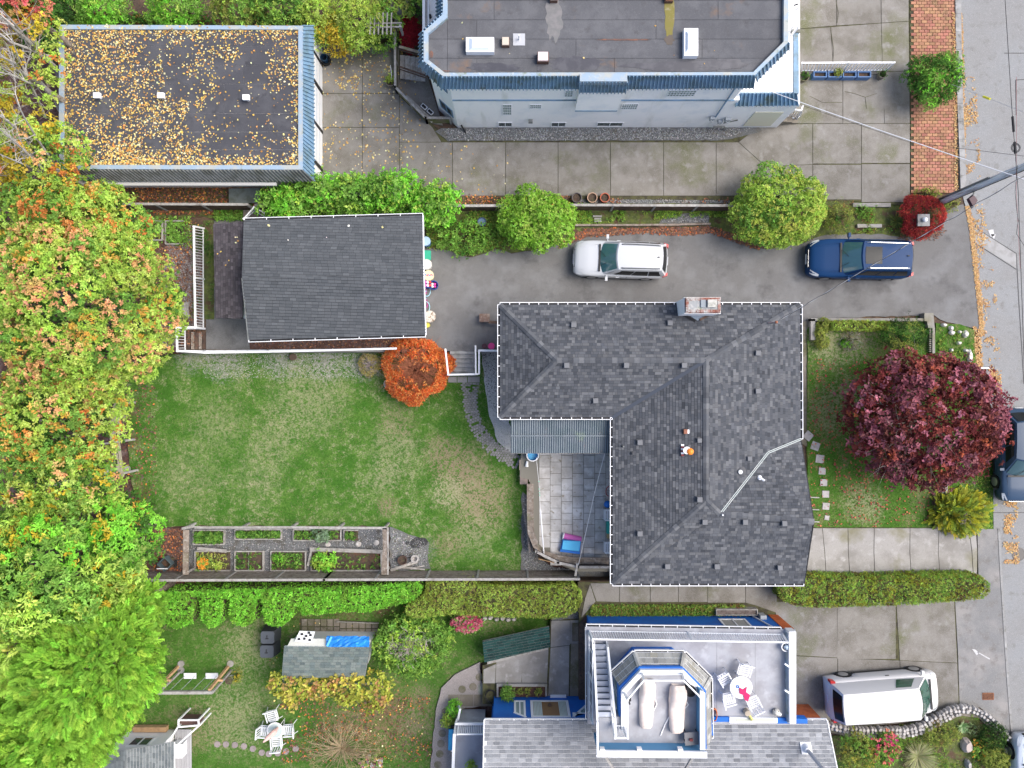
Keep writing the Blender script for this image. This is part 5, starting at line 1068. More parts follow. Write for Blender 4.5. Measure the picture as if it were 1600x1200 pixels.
railing('terrace_railing', 'white railing along the west edge of the roof terrace beside the stair', [(920, 988, zb), (920, 1050, zb), (920, 1112, zb)], [(926, 1001, zt2), (926, 1066, zt2), (926, 1130, zt2)], gap=.5, tr=.05)
# stair to the lookout
stt = thing('outdoor_stair', 'white open stair climbing from the roof terrace to the lookout', 'stair', P3(940, 1060, zd)); n = 12; m_gapsh = mat('gap_shade', (.05, .07, .10), .8)
for i in range(n):
 f = i/(n-1); z = zd + .2 + (zu - zd - .2)*f; y = np.interp(f, [0, 1], [1011, 1117]); xa = np.interp(f, [0, 1], [929.5, 934]); xb = np.interp(f, [0, 1], [947, 955]); A_ = XY(xa, y - 4.1, z); B_ = XY(xb, y + 4.1, z)
 B().box(A_[0], B_[0], B_[1], A_[1], z - .045, z).build('tread', m_tread, stt); B().box(A_[0] + .02, B_[0] - .02, A_[1] - .03, A_[1] - .012, z - .19, z - .046).build('gap_plate', m_gapsh, stt)  # added dark plates paint the shade of the open gaps between treads
for xa, xb in ((928.5, 933.5), (947.5, 955.5)): B().bar(P3(xa, 1004, zd + .05), P3(xb, 1120, zu - .1), .05, .22).build('stringer', m_white, stt)
railing('stair_railing', 'white sloping handrail on the west side of the terrace stair', [(927.5, 1003, zd), (933, 1110, zu), (934, 1172, zu)], [(927.5, 1008, zd + .95), (933.5, 1128, zu + .9), (934, 1178, zu + .9)], gap=.5, tr=.09)
railing('stair_railing', 'white sloping handrail on the lookout side of the terrace stair', [(948, 1003, zd), (956, 1105, zu), (957, 1128, zu)], [(950, 1012, zd + .95), (961, 1122, zu + .9), (962, 1152, zu + .9)], gap=.5, tr=.09)
railing('deck_railing', 'short white baluster railing at the head of the terrace stair', [(957, 1132, zu), (975, 1132, zu)], [(961, 1153, zu + .95), (981, 1153, zu + .95)], gap=.11)
railing('lookout_railing', 'white railing following the angled north side of the lookout deck', [(975, 1140, zu + .18), (975, 1082, zu + .18), (1003, 1052, zu + .18), (1066, 1052, zu + .18), (1093, 1080, zu + .18)], [(980.5, 1152, zu + .95), (980.5, 1093, zu + .95), (1006, 1063, zu + .95), (1068, 1063, zu + .95), (1094, 1089, zu + .95)], gap=0, tr=.06, botm=False)
# porch to the west
pz = .5; B().prism(PL([(712, 1128), (757, 1128), (757, 1230), (709, 1230)], pz), -.9, pz).build('porch_floor', m_deck, bh)
railing('porch_railing', 'white baluster railing along the north edge of the small porch', [(714, 1124, pz), (757, 1124, pz)], [(712, 1131, pz + .35), (757, 1131, pz + .35)], gap=0, tr=.12, botm=False)
railing('porch_railing', 'white spindle railing lying lower in front of the porch floor', [(717, 1130, pz), (757, 1130, pz)], [(715, 1147, pz + .95), (757, 1147, pz + .95)], gap=.085, bal=.03)
railing('porch_railing', 'white railing down the west side of the small porch', [(712, 1130, pz), (709, 1230, pz)], [(710, 1147, pz + .95), (706, 1250, pz + .95)], gap=.6, tr=.14)
railing('handrail', 'white sloping handrail beside the blue bin near the porch', [(716, 1100, -.7), (704, 1160, -.7)], [(719, 1108, .4), (706, 1173, .1)], gap=0, tr=.1, botm=False)
# SMALL SHEDS
m_gshin = mat('green_shingle', (.10, .13, .12), .92, attr=True, bump=.3, bscale=60)
sh = thing('garden_shed', 'small shed with green grey shingled roof, blue tarp over its back', 'shed', P3(510, 1040, LZ)); zl, zh = 1.0, 1.55
roof_planes(sh, [([(444, 1010, zh), (578, 1011, zh), (570, 1057, zl), (440, 1060, zl)], (1, 0))], ((.135, .165, .15), (.115, .145, .14), (.155, .18, .165)), row=.15, tab=.25, run=0, vj=.09, mat_=m_gshin, deckm=m_white)
w3 = [P3(444, 1008, 1.45), P3(576, 1009, 1.45), P3(570, 1056, .95), P3(441, 1058, .95)]; sb = shrink([(p[0], p[1]) for p in w3], .12); B().prism(sb, LZ, .9).build('wall', m_white, sh)
B().slab3([P3(578.5, 1003, 1.3), P3(578.5, 1012, 1.56), P3(571, 1056, 1.0), P3(567, 1056, .5)], .04).build('gable_board', m_greywood, sh)
B().slab3([P3(455, 998, 1.2), P3(518, 998, 1.2), P3(516, 1011, 1.52), P3(448, 1011, 1.52)][::-1], .04).build('rear_slope', mat('cream_sheet', (.62, .62, .57), .6), sh)
tp = thing('blue_tarp', 'bright blue tarp draped over the back of the garden shed', 'tarp', P3(545, 1000, 1.2)); mb = B(); nx, ny = 16, 6; vs = []
for j in range(ny+1):
 for i in range(nx+1):
  u, v = i/nx, j/ny; q = P3(511 + u*66 + (2-2*u)*v*-1 + random.uniform(-.7, .7), 994 + v*17 + random.uniform(-.8, .8)*(j < ny) - (1.5 if i == 0 else 0), 1.25 + v*.33 + random.uniform(-.02, .03)); vs.append(q)
mb.add(vs, [((j+1)*(nx+1)+i, (j+1)*(nx+1)+i+1, j*(nx+1)+i+1, j*(nx+1)+i) for j in range(ny) for i in range(nx)]); mb.build('sheet', mat('blue_tarpaulin', (.02, .20, .62), .45, [((.03, .28, .70), 2.5, .55, .65, 3)], bump=.3, bscale=8), tp)
B().bar(P3(511, 1010, 1.6), P3(518, 995, 1.35), .1, .02).build('hem', mat('cyan_hem', (.1, .42, .75), .5), tp)
pl_ = thing('spotted_panel', 'white panel with black round holes lying on the shed beside the tarp', 'panel', P3(477, 994, 1.3)); pc_ = [P3(468, 986, 1.1), P3(492, 987, 1.1), P3(487, 1004, 1.42), P3(460, 1003, 1.42)]; B().slab3(pc_[::-1], .05).build('board', m_white, pl_)
hm = 0
for u, v in ((.2, .75), (.5, .7), (.85, .8), (.25, .3), (.55, .45), (.8, .35), (.65, .15)):
 a = Vector(pc_[0]).lerp(Vector(pc_[1]), u); b = Vector(pc_[3]).lerp(Vector(pc_[2]), u); q = a.lerp(b, v); B().cyl(q.x, q.y, q.z - .02, q.z + .025, .07, n=10).build('hole', m_black, pl_)
gs = thing('green_roof_shelter', 'low dark green shingled lean-to between the lawn and the concrete court', 'shelter', P3(806, 1008, CZ)); za, zb_ = .3, .55
roof_planes(gs, [([(754, 1002, za), (858, 979, zb_), (860, 1011, zb_), (757, 1035, za)], (1, .22))], ((.012, .045, .040), (.016, .058, .052), (.010, .036, .033)), row=.13, tab=.3, run=0, vj=.12, mat_=m_gshin, deckm=m_greywood)
B().prism(PL([(760, 1004), (853, 984), (855, 1008), (762, 1031)], CZ), -.9, .15).build('wall', m_greywood, gs)
# playhouse in the south-west corner
ph = thing('playhouse', 'small white playhouse with dark shingled roof and grey deck', 'playhouse', P3(230, 1180, LZ)); zq = 1.5; zrg = 2.1
roof_planes(ph, [([(196, 1172, zrg), (272, 1160, zrg - .3), (272, 1260, zrg - .3), (190, 1300, zrg)], (0, 1)), ([(160, 1178, zrg - .5), (196, 1172, zrg), (190, 1300, zrg), (160, 1290, zrg - .5)], (0, 1))], ((.16, .18, .18), (.13, .15, .155), (.19, .21, .21)), row=.14, tab=.24, run=0, vj=.08, mat_=m_shingle, deckm=m_white)
yf = XY(0, 1140, LZ)[1]; xa, xb = XY(214, 0, LZ)[0], XY(272, 0, LZ)[0] + .35
B().box(xa - .35, xb - .2, yf - 3, yf, LZ, 1.35).build('wall', m_wwall, ph)
window(ph, (xa + .35, yf), (1, 0), 1.0, -.1, .75, (0, 1), .09, 1)
B().obox(((xa+xb)/2 - .3, yf + .18, LZ + .25), (1.7, .25, .3)).build('planter_box', m_woodn, ph)
bd = .9
for i in range(10): a = XY(273 + i*2.6, 1140, -.5); b = XY(273 + (i+1)*2.6, 1215, -.5); B().box(a[0] + .005, b[0] - .005, b[1], a[1], -.56, -.5).build('deck_board', m_wood_floor, ph)
for a_, b_ in (((278, 1136, .4), (312, 1133, .4)), ((312, 1133, .4), (275, 1166, .55)), ((278, 1136, .4), (260, 1165, .5)), ((279, 1125, .35), (310, 1125, .35)), ((279, 1125, .35), (279, 1136, .4)), ((310, 1125, .35), (311, 1134, .4))): B().bar(P3(*a_), P3(*b_), .07, .06).build('rail', m_white, ph)
for a_ in ((278, 1136), (312, 1133), (310, 1125), (279, 1125)): q = P3(*a_, .4); B().bar((q[0], q[1], LZ), q, .07, .07).build('post', m_white, ph)
A_ = P3(280, 1126, .2); B_ = P3(309, 1134, .2); B().box(A_[0], B_[0], B_[1], A_[1], -.5, .12).build('planter', mat('planter_soil', (.12, .07, .06), .95), ph)
B().obox(P3(281, 1170, -.2), (.5, .7, .5)).build('bench', m_white, ph)
# TREES AND PLANTS
m_leaf = mat('leaf', (.1, .2, .05), .7, attr=True, transl=.3, spec=.06)
m_bark = mat('bark', (.20, .165, .13), .95, [((.32, .29, .25), 4, .45, .62, 5), ((.10, .08, .06), 9, .5, .66, 4)], bump=.6, bscale=20)
m_pbark = mat('pale_bark', (.45, .43, .40), .9, [((.30, .28, .25), 3, .48, .62, 5)], bump=.4, bscale=20)
m_twig = mat('twig', (.07, .065, .03), .9); m_ptwig = mat('pale_twig', (.42, .36, .34), .9)
G_ = dict(lime=((.20, .30, .045), (.16, .25, .04), (.25, .34, .07)), green=((.06, .15, .028), (.085, .19, .035), (.045, .11, .022)), mid=((.11, .21, .035), (.085, .17, .03), (.14, .25, .05)),
  yg=((.23, .30, .05), (.19, .27, .045), (.27, .33, .08)), yellow=((.55, .42, .04), (.45, .36, .04), (.62, .50, .07)), orange=((.60, .24, .06), (.68, .33, .10), (.50, .18, .05)), salmon=((.54, .27, .14), (.52, .31, .14), (.45, .33, .12)),
  ochre=((.34, .20, .04), (.29, .20, .035), (.36, .23, .06)), bright=((.12, .30, .03), (.16, .36, .045), (.09, .24, .025)), dark=((.035, .085, .02), (.05, .11, .03), (.028, .065, .018)), olive=((.17, .20, .045), (.13, .165, .035), (.21, .23, .055)),
  red=((.40, .04, .04), (.50, .07, .05), (.30, .03, .035)), maroon=((.15, .045, .04), (.20, .055, .05), (.26, .09, .08), (.11, .035, .032)), pink=((.45, .16, .20), (.55, .22, .27)), cedar=((.115, .225, .025), (.155, .275, .035), (.085, .175, .02)))
for k_ in ('lime', 'mid', 'yg', 'ochre', 'salmon', 'green', 'bright', 'cedar', 'olive'): G_[k_] = tuple(tuple(min(.85, c*(1.85 if k_ not in ('salmon', 'green') else 1.35)) for c in q) for q in G_[k_])
def build_crown(par, name, V, C, off=None): return quads_obj(name, V, m_leaf, par, C)
def trunk_obj(par, x, y, z0, z1, r, crown_r, m=None, n=6, lean=(0, 0), name='trunk'):
 mb = B(); top = Vector((x + lean[0], y + lean[1], z1)); b = Vector((x, y, z0)); pts = [b.lerp(top, t) + Vector((random.gauss(0, .06), random.gauss(0, .06), 0)) for t in (0, .35, .7, 1)]; mb.tube(pts, [r*1.25, r*.9, r*.7, r*.35], 10)
 for i in range(n):
  t = random.uniform(.4, .95); a = random.random()*6.28; branch_mb(mb, b.lerp(top, t), (math.cos(a), math.sin(a), random.uniform(.3, .9)), crown_r*random.uniform(.6, .95), r*.45, 1)
 return mb.build(name, m or m_bark, par)
def tree(name, label, px, py, ztop, rx_, ry_, rz, nb_, br, pal, tip=None, tipp=.6, z0=-.9, L=.15, W=.075, dens=12, k=9, group=None, cat='tree', tr=.16, bark=None, inner=True, spread=.45, mind=.75, flat=.85, zmin=-.1, rough_=.08, lr=1.0):
 zc = ztop - rz; x, y, z = P3(px, py, zc + rz*.35); RX, RY = M(rx_, zc + rz*.3), M(ry_, zc + rz*.3)
 t = thing(name, label, cat, (x, y, z0), group); trunk_obj(t, x, y, z0, zc + rz*.5, tr, min(RX, RY)*lr, bark)
 bl = dome_blobs((x, y, zc), (RX - br*.6, RY - br*.6, rz - br*.5), nb_, br, len(pal), zmin=zmin, mind=mind, flat=flat)
 V, C = crown_cloud(bl, dens*1.75, k, L, W, pal, tip, tipp, spread, rough_=rough_)
 if inner:
  b2 = [(((x), (y), zc - .1), (RX*.72, RY*.72, rz*.62), 0)]; V2, C2 = crown_cloud(b2, dens*.9, k, L*1.1, W*1.1, [G_['green'] if pal[0][0][0] < .3 or pal[0][0][1] > .2 else pal[0]], None, 0, .6, rough_=rz*.12); V = np.vstack([V, V2]); C = np.vstack([C, C2])
 build_crown(t, 'crown', V, C); return t
gl_ = G_
# the row of big trees down the west side
tree('maple_tree', 'broad maple tree west of the small garage, green with salmon pink shoot tips', 112, 470, 8.2, 134, 146, 4.2, 78, .68, [gl_['lime'], gl_['lime'], gl_['mid'], gl_['yg']], [gl_['salmon'], gl_['ochre'], gl_['salmon']], .85, L=.12, W=.06, dens=26, k=10)
tree('maple_tree', 'maple tree with orange tips against the south side of the leaf covered garage roof', 105, 345, 7.2, 125, 60, 3.2, 42, .62, [gl_['yg'], gl_['lime'], gl_['mid'], gl_['lime']], [gl_['orange'], gl_['ochre']], .7, L=.13, dens=20)
tree('maple_tree', 'yellow green tree with pale orange clumps beside the wooden boundary fence', 78, 655, 7.8, 92, 88, 4.0, 44, .68, [gl_['lime'], gl_['lime'], gl_['yg'], gl_['mid']], [gl_['ochre'], gl_['salmon'], gl_['orange']], .65, L=.13, dens=20)
tree('maple_tree', 'thinning ochre tree with bare twigs north of the big green tree', 88, 755, 7.0, 88, 48, 3.0, 24, .6, [gl_['yg'], gl_['mid'], gl_['lime'], gl_['lime']], [gl_['salmon'], gl_['yellow']], .5, L=.14, dens=12, bark=m_pbark)
tree('broadleaf_tree', 'big green tree with yellow leaf tips beside the compost corner', 72, 890, 8.2, 122, 108, 4.2, 54, .75, [gl_['bright'], gl_['mid'], gl_['lime'], gl_['mid']], [gl_['yellow'], gl_['yg']], .45, L=.19, W=.08, dens=12)
tree('laurel_tree', 'glossy dark green laurel reaching over the corner of the lawn', 196, 835, 3.2, 46, 62, 1.9, 22, .5, [gl_['green'], gl_['bright']], [gl_['ochre']], .12, L=.17, W=.07, dens=14, z0=-.95)
# top left: yellow tree with bare pale stems
t = tree('yellow_tree', 'tall yellow leaved tree behind the west edge of the leaf covered garage', 28, 110, 8.5, 62, 115, 3.6, 20, .6, [gl_['yellow'], gl_['yg'], gl_['yellow'], gl_['olive']], [gl_['orange']], .25, L=.14, dens=11, z0=-.05, inner=False, mind=1.0, lr=.3)
mb = B()
for a_, b_, r in (((76, 88), (0, 22), .1), ((84, 100), (-10, 50), .08), ((78, 146), (-5, 82), .11), ((76, 140), (0, 110), .06), ((60, 225), (-10, 170), .08), ((85, 262), (20, 150), .06), ((95, 290), (0, 200), .07), ((80, 275), (-10, 240), .05), ((70, 180), (10, 40), .05), ((60, 85), (-5, 5), .07)):
 p = Vector(P3(*a_, 4.2)); q = Vector(P3(*b_, 9.6)); mb.tube([p.lerp(q, t_) + Vector((random.gauss(0, .06), random.gauss(0, .06), 0)) for t_ in (0, .25, .5, .75, 1)], [r, r*.9, r*.7, r*.5, r*.2], 7)
 for j in range(7): branch_mb(mb, p.lerp(q, random.uniform(.15, .9)), (random.gauss(-.2, .6), random.gauss(.2, .6), .7), random.uniform(.7, 1.6), r*.35, 1, 3)
for a_ in ((76, 88), (78, 146), (75, 252)): p = Vector(P3(*a_, 4.2)); mb.tube([(p.x - 1.1, p.y - .3, -.05), p + Vector((-.7, 0, -1.8)), p], [.16, .13, .1], 8)
mb.build('limb', m_pbark, t)
tree('maple_tree', 'yellow and coral tree hanging over the corner of the leaf covered garage', 48, 248, 7.6, 78, 62, 3.0, 26, .55, [gl_['yellow'], gl_['yg'], gl_['lime']], [gl_['orange'], gl_['salmon']], .9, z0=-.05, L=.14, dens=12, inner=True, bark=m_pbark)
tree('red_tree', 'coral red tree in the far north west corner', 25, 5, 8.0, 42, 28, 2.0, 10, .5, [gl_['salmon'], ((.6, .12, .12), (.65, .2, .15))], [gl_['red']], .5, z0=-.05, L=.14, dens=12)
tree('dark_shrub_tree', 'dark green tree in the gap beside the north west garage corner', 58, 40, 4.5, 40, 42, 2.2, 14, .5, [gl_['green'], gl_['dark']], None, 0, lr=.5, z0=-.05, L=.16, W=.06, dens=12)
# feathery cedars in the south west
def frond_tree(name, label, px, py, ztop, rx_, ry_, rz, n, pal, FL=.75, group=None, z0=-.9, lf=.13):
 zc = ztop - rz; x, y, z = P3(px, py, zc + rz*.35); RX, RY = M(rx_, zc + rz*.3), M(ry_, zc + rz*.3); t = thing(name, label, 'tree', (x, y, z0), group); trunk_obj(t, x, y, z0, zc + rz*.8, .2, min(RX, RY)*.8)
 d = unit(RNG.normal(0, 1, (n, 3))); d[:, 2] = np.abs(d[:, 2])*.95 - .05; d = unit(d); rj = RNG.uniform(.72, 1.0, (n, 1)); rj[:n//3] *= .78
 lump = 1 + .16*(fbm(d[:, 0]*4 + 9, d[:, 1]*4 + d[:, 2]*3, 1, 2)[:, None] - .5)*2
 Pq = np.array([x, y, zc]) + d*np.array([RX, RY, rz])*rj*lump; out_ = np.array([Pq[:, 0], Pq[:, 1], np.zeros(n)]).T; out_ = unit(out_)
 A = unit(d*np.array([1, 1, .25]) + out_*.55 + np.array([0, 0, .25]) + RNG.normal(0, .28, (n, 3))); Nn = unit(d*.5 + np.array([0, 0, 1]) + RNG.normal(0, .25, (n, 3))); base = jit(pal, n, .16)
 m = 11; tt = np.linspace(.05, 1, m); VV = []; CC = []; S_ = unit(np.cross(A, Nn)); Fl = FL*RNG.uniform(.6, 1.25, n)
 for i, q in enumerate(tt):
  for s_ in (-1, 1):
   Lf = lf*(1.15 - q*.75)*RNG.uniform(.8, 1.3, n)*1.6; ax = A*.75 + S_*s_*.75 + RNG.normal(0, .12, (n, 3)); v, c = leaf_quads(Pq + A*(Fl*q)[:, None] - np.array([0, 0, 1])*(Fl*q**2*.18)[:, None], ax, Nn, Lf, np.full(n, .045), base*RNG.normal(1 + .15*q, .06, (n, 1))); VV.append(v); CC.append(np.clip(c, .004, .9))
 build_crown(t, 'crown', np.vstack(VV), np.vstack(CC)); return t
frond_tree('cedar_tree', 'large feathery green cedar west of the swings', 134, 1045, 8.6, 92, 108, 4.8, 5600, gl_['cedar'], FL=.48)
frond_tree('cedar_tree', 'feathery cedar in the south west corner behind the playhouse', 62, 1150, 9.0, 98, 82, 4.4, 4200, gl_['cedar'], FL=.48)
frond_tree('cedar_tree', 'yellow green cedar below the big green tree at the west edge', 25, 1010, 8.0, 60, 60, 3.6, 1300, gl_['lime'])
frond_tree('cedar_tree', 'low cedar boughs between the garden hedge and the big cedar', 190, 955, 5.5, 52, 40, 2.6, 1300, gl_['cedar'], FL=.4)
# purple maple on the front lawn
t = tree('purple_maple', 'round crowned dark purple maple between the front lawn and the street', 1455, 655, 4.6, 122, 100, 2.7, 105, .5, [gl_['maroon'], ((.24, .06, .05), (.18, .04, .04)), ((.24, .08, .10), (.32, .12, .14))], [((.42, .12, .06), (.36, .10, .08)), gl_['pink'], ((.33, .12, .15),)], .6, z0=.05, L=.17, W=.11, dens=11, k=9, inner=False, mind=.55, rough_=.14)
x, y, z = P3(1455, 655, 3.0); V, C = crown_cloud([((x, y, 2.0), (M(85, 3), M(75, 3), 1.5), 0)], 26, 7, .17, .1, [gl_['maroon']], None, 0, .6, rough_=.25); build_crown(t, 'inner_leaves', V, C)
mb = B()
for i in range(22): a = random.random()*6.28; branch_mb(mb, (x, y, 1.6), (math.cos(a), math.sin(a), random.uniform(.2, .45)), random.uniform(1.8, 2.9), .04, 1, 4)
mb.build('limb', m_pbark, t)
# orange laceleaf maple: fine twigs with a fringe of orange leaves
def laceleaf(name, label, px, py, z0, ztop, rx_, ry_, pal, twigc, nl=5200, ntw=420, L=.10, cat='tree', rim=.5, W=.03, bare=.42):
 x, y, z = P3(px, py, (z0+ztop)/2); RX, RY = M(rx_, ztop), M(ry_, ztop); t = thing(name, label, cat, (x, y, z0)); mb = B(); mb.tube([(x, y, z0), (x + .05, y, (z0+ztop)/2)], [.09, .06], 8); H_ = ztop - z0; Pq = []
 for i in range(ntw):
  a = random.random()*6.283; r = math.sqrt(random.random())*1.02; ex, ey = x + math.cos(a)*RX*r, y + math.sin(a)*RY*r; ez = z0 + H_*(.55 + .45*math.sqrt(max(0, 1 - r*r))) * random.uniform(.85, 1.0); s_ = .35*random.random()
  p0 = Vector((x + (ex-x)*s_*.5, y + (ey-y)*s_*.5, z0 + H_*.55)); p2 = Vector((ex, ey, ez)); p1 = p0.lerp(p2, .55) + Vector((random.gauss(0, .07), random.gauss(0, .07), .18)); mb.tube([p0, p1, p2], [.010, .007, .003], 3, cap=False)
  dd = (p2 - p1).normalized()
  for j in range(2): mb.tube([p1.lerp(p2, random.uniform(.2, .7)), p2 + Vector((random.gauss(0, .15), random.gauss(0, .15), random.gauss(-.05, .06)))], [.007, .004], 3, cap=False)
 mb.build('branches', twigc, t)
 n = nl; a = RNG.random(n)*6.283; lob = 1 + .10*np.sin(a*3 + 1) + .06*np.sin(a*7); r = np.sqrt(RNG.random(n))**rim*lob; e = np.stack([x + np.cos(a)*RX*r, y + np.sin(a)*RY*r, z0 + H_*(.30 + .68*np.sqrt(np.clip(1.15 - r*r, .02, 1)))*RNG.uniform(.86, 1.02, n)], 1)
 nz_ = fbm(e[:, 0]*2.2, e[:, 1]*2.2, 1, 3); keep = nz_ + RNG.normal(0, .1, n) > bare - (bare - .15)*(r > .68); e = e[keep]; a = a[keep]; k = len(e)
 v, c = rosettes(e, unit(np.stack([np.cos(a), np.sin(a), np.full(k, 1.2)], 1)), 5, L, W, jit(pal, k, .16), .5); build_crown(t, 'crown', v, c); return t
laceleaf('japanese_maple', 'orange red Japanese maple with fine bare branches beside the lawn steps', 650, 577, LZ, 1.0, 54, 52, ((.75, .17, .04), (.82, .27, .08), (.62, .11, .04), (.78, .36, .12)), mat('maple_twig', (.34, .13, .07), .9), 4200, 640, .11, W=.04, bare=.56)
laceleaf('yellow_shrub', 'small yellowing shrub on the gravel left of the orange maple', 578, 570, LZ, -.3, 17, 17, ((.50, .42, .12), (.42, .38, .16), (.55, .48, .22)), m_ptwig, 500, 80, .08, 'shrub')
laceleaf('laceleaf_maple', 'dark red laceleaf maple by the stone lamp post', 1440, 338, 0.02, 1.1, 36, 33, ((.42, .05, .05), (.52, .08, .06), (.30, .04, .05)), m_twig, 2200, 180, .10, 'shrub', rim=.6)
laceleaf('laceleaf_maple', 'deep red laceleaf maple in the planter west of the white house', 641, 52, 0.02, 1.1, 17, 28, ((.30, .02, .03), (.24, .02, .03)), m_twig, 1900, 60, .09, 'shrub', rim=1)
laceleaf('bare_shrub', 'leafless tan grass like shrub at the south edge of the garden lawn', 535, 1168, LZ, .1, 62, 42, ((.48, .38, .20), (.40, .30, .15), (.55, .45, .28)), mat('tan_twig', (.36, .28, .17), .9), 500, 150, .12, 'shrub', W=.012)
# rounded bushes
def bush(name, label, px, py, rx_, ry_, z0, h, pal, tip=None, L=.1, W=.055, n=1, dens=26, k=7, lump=.06, cat='bush', group=None, spread=.4, nb_=0, br=.35, up=-.2, tipp=.5):
 zc = z0 + h*.5; x, y, z = P3(px, py, z0 + h*.6); RX, RY = M(rx_, z0 + h*.6), M(ry_, z0 + h*.6); t = thing(name, label, cat, (x, y, z0), group)
 mb = B(); mb.tube([(x, y, z0), (x, y, zc)], [.06, .04], 6)
 for i in range(7): a = random.random()*6.28; branch_mb(mb, (x, y, z0 + .1), (math.cos(a), math.sin(a), 1.0), min(RX, h)*.9, .03, 1, 3)
 mb.build('branches', m_twig, t)
 bl = [((x, y, zc), (RX*.93, RY*.93, h*.52), 0)]
 if nb_: bl += dome_blobs((x, y, zc), (RX*.82, RY*.82, h*.5), nb_, br, len(pal), zmin=0)
 V, C = crown_cloud(bl, dens*2.6, k, L, W, pal, tip, tipp, spread, up, lump, .06); V2, C2 = crown_cloud([((x, y, zc), (RX*.78, RY*.78, h*.42), 0)], dens*1.4, k, L, W, pal[:1], None, 0, .6, up, .05)
 build_crown(t, 'foliage', np.vstack([V, V2]), np.vstack([C, C2])); return t
bush('round_bush', 'round light green clipped bush west of the white car', 841, 342, 60, 45, 0, 1.9, [((.24, .46, .05), (.19, .38, .04), (.29, .52, .08))], [((.40, .58, .12), (.34, .52, .09))], dens=40, nb_=10, br=.5)
bush('round_bush', 'large round yellow green bush above the dark blue car', 1218, 326, 74, 62, 0, 2.3, [gl_['lime'], gl_['lime'], gl_['mid']], [((.50, .54, .12), (.42, .50, .09))], dens=38, nb_=14, br=.55, tipp=.8)
bush('round_bush', 'round dark green bush standing on the red brick verge', 1462, 124, 41, 38, .05, 1.6, [gl_['green'], gl_['mid']], [gl_['bright']], L=.11, dens=34, nb_=10, br=.4, lump=.1)
bush('rhododendron', 'wide rhododendron with bare pale twigs showing in its centre', 645, 1008, 62, 50, LZ, 1.6, [gl_['mid'], gl_['lime']], [gl_['lime']], L=.15, W=.06, dens=14, nb_=22, br=.32, lump=.12, spread=.6, k=7)
mb = B(); x, y, z = P3(640, 1008, .3)
for i in range(150): a = random.random()*6.28; r = random.random()*1.15; p = Vector((x + math.cos(a)*r, y + math.sin(a)*r*.75, random.uniform(.35, .72))); branch_mb(mb, p, (random.gauss(0, 1), random.gauss(0, 1), .25), .35, .012, 1, 3)
mb.build('twigs', m_ptwig, [o for o in sc.objects if o.name.startswith('rhododendron')][0])
for (px, py, rx_, ry_, lb) in ((448, 318, 36, 24, 'leafy green shrub at the west end of the row behind the small garage'), (505, 302, 42, 26, 'leafy green shrub second from the west in the row behind the small garage'), (560, 308, 40, 28, 'leafy green shrub in the middle of the row behind the small garage'), (615, 303, 44, 30, 'tallest leafy green shrub in the row behind the small garage'), (675, 322, 36, 32, 'leafy green shrub at the east end of the row behind the small garage')):
 bush('leafy_shrub', lb, px, py, rx_, ry_, 0, 2.2 if px != 615 else 2.5, [gl_['bright'], gl_['mid']], [gl_['lime']], L=.17, W=.09, dens=12, nb_=12, br=.42, lump=.15, spread=.6, group='leafy shrubs behind the small garage')
bush('wild_bush', 'straggly green bush spilling onto the driveway east of the small garage', 725, 370, 40, 30, 0, .8, [gl_['mid'], gl_['green']], [gl_['bright']], L=.14, W=.05, dens=14, nb_=12, br=.25, lump=.15, spread=.7)
bush('wild_bush', 'low weeds between the bucket and the round light green bush', 770, 372, 26, 20, 0, .45, [gl_['mid'], gl_['olive']], None, L=.1, W=.04, dens=14, nb_=8, br=.18, lump=.12, spread=.7)
# north west background planting
for (px, py, rx_, ry_, h, pl_, lb) in ((105, 10, 32, 22, 2.4, 'green', 'green bush at the frame edge above the garage roof corner'), (160, 15, 34, 30, 2.6, 'bright', 'bright green bush behind the north edge of the leafy garage roof'), (275, 12, 42, 32, 2.4, 'bright', 'bright green loose bush above the middle of the leafy garage roof'),
  (375, 15, 40, 30, 2.6, 'olive', 'dull olive bush above the leafy garage roof'), (435, 18, 44, 30, 2.6, 'green', 'dark green bush beside the yellow shrub'), (498, 30, 24, 42, 2.2, 'yg', 'yellow green shrub leaning over the garage corner'), (560, 35, 38, 42, 2.4, 'yg', 'large yellow green shrub overhanging the concrete yard'), (528, 58, 18, 24, 1.8, 'yellow', 'golden shrub tip between the garage and the yellow green shrub'),
  (610, 18, 26, 22, 1.6, 'olive', 'olive shrub behind the wooden trellis'), (597, 62, 24, 12, .8, 'green', 'low rosemary like bush under the wooden trellis'), (648, 8, 12, 14, 1.2, 'green', 'small green bush north of the dark red laceleaf maple')):
 bush('background_bush', lb, px, py, rx_, ry_, 0, h, [gl_[pl_], gl_['mid'] if pl_ not in ('yg', 'yellow') else gl_['yg']], [gl_['lime']] if pl_ != 'yellow' else [gl_['yellow']], L=.15, W=.06, dens=13, nb_=12, br=.4, lump=.14, spread=.6)
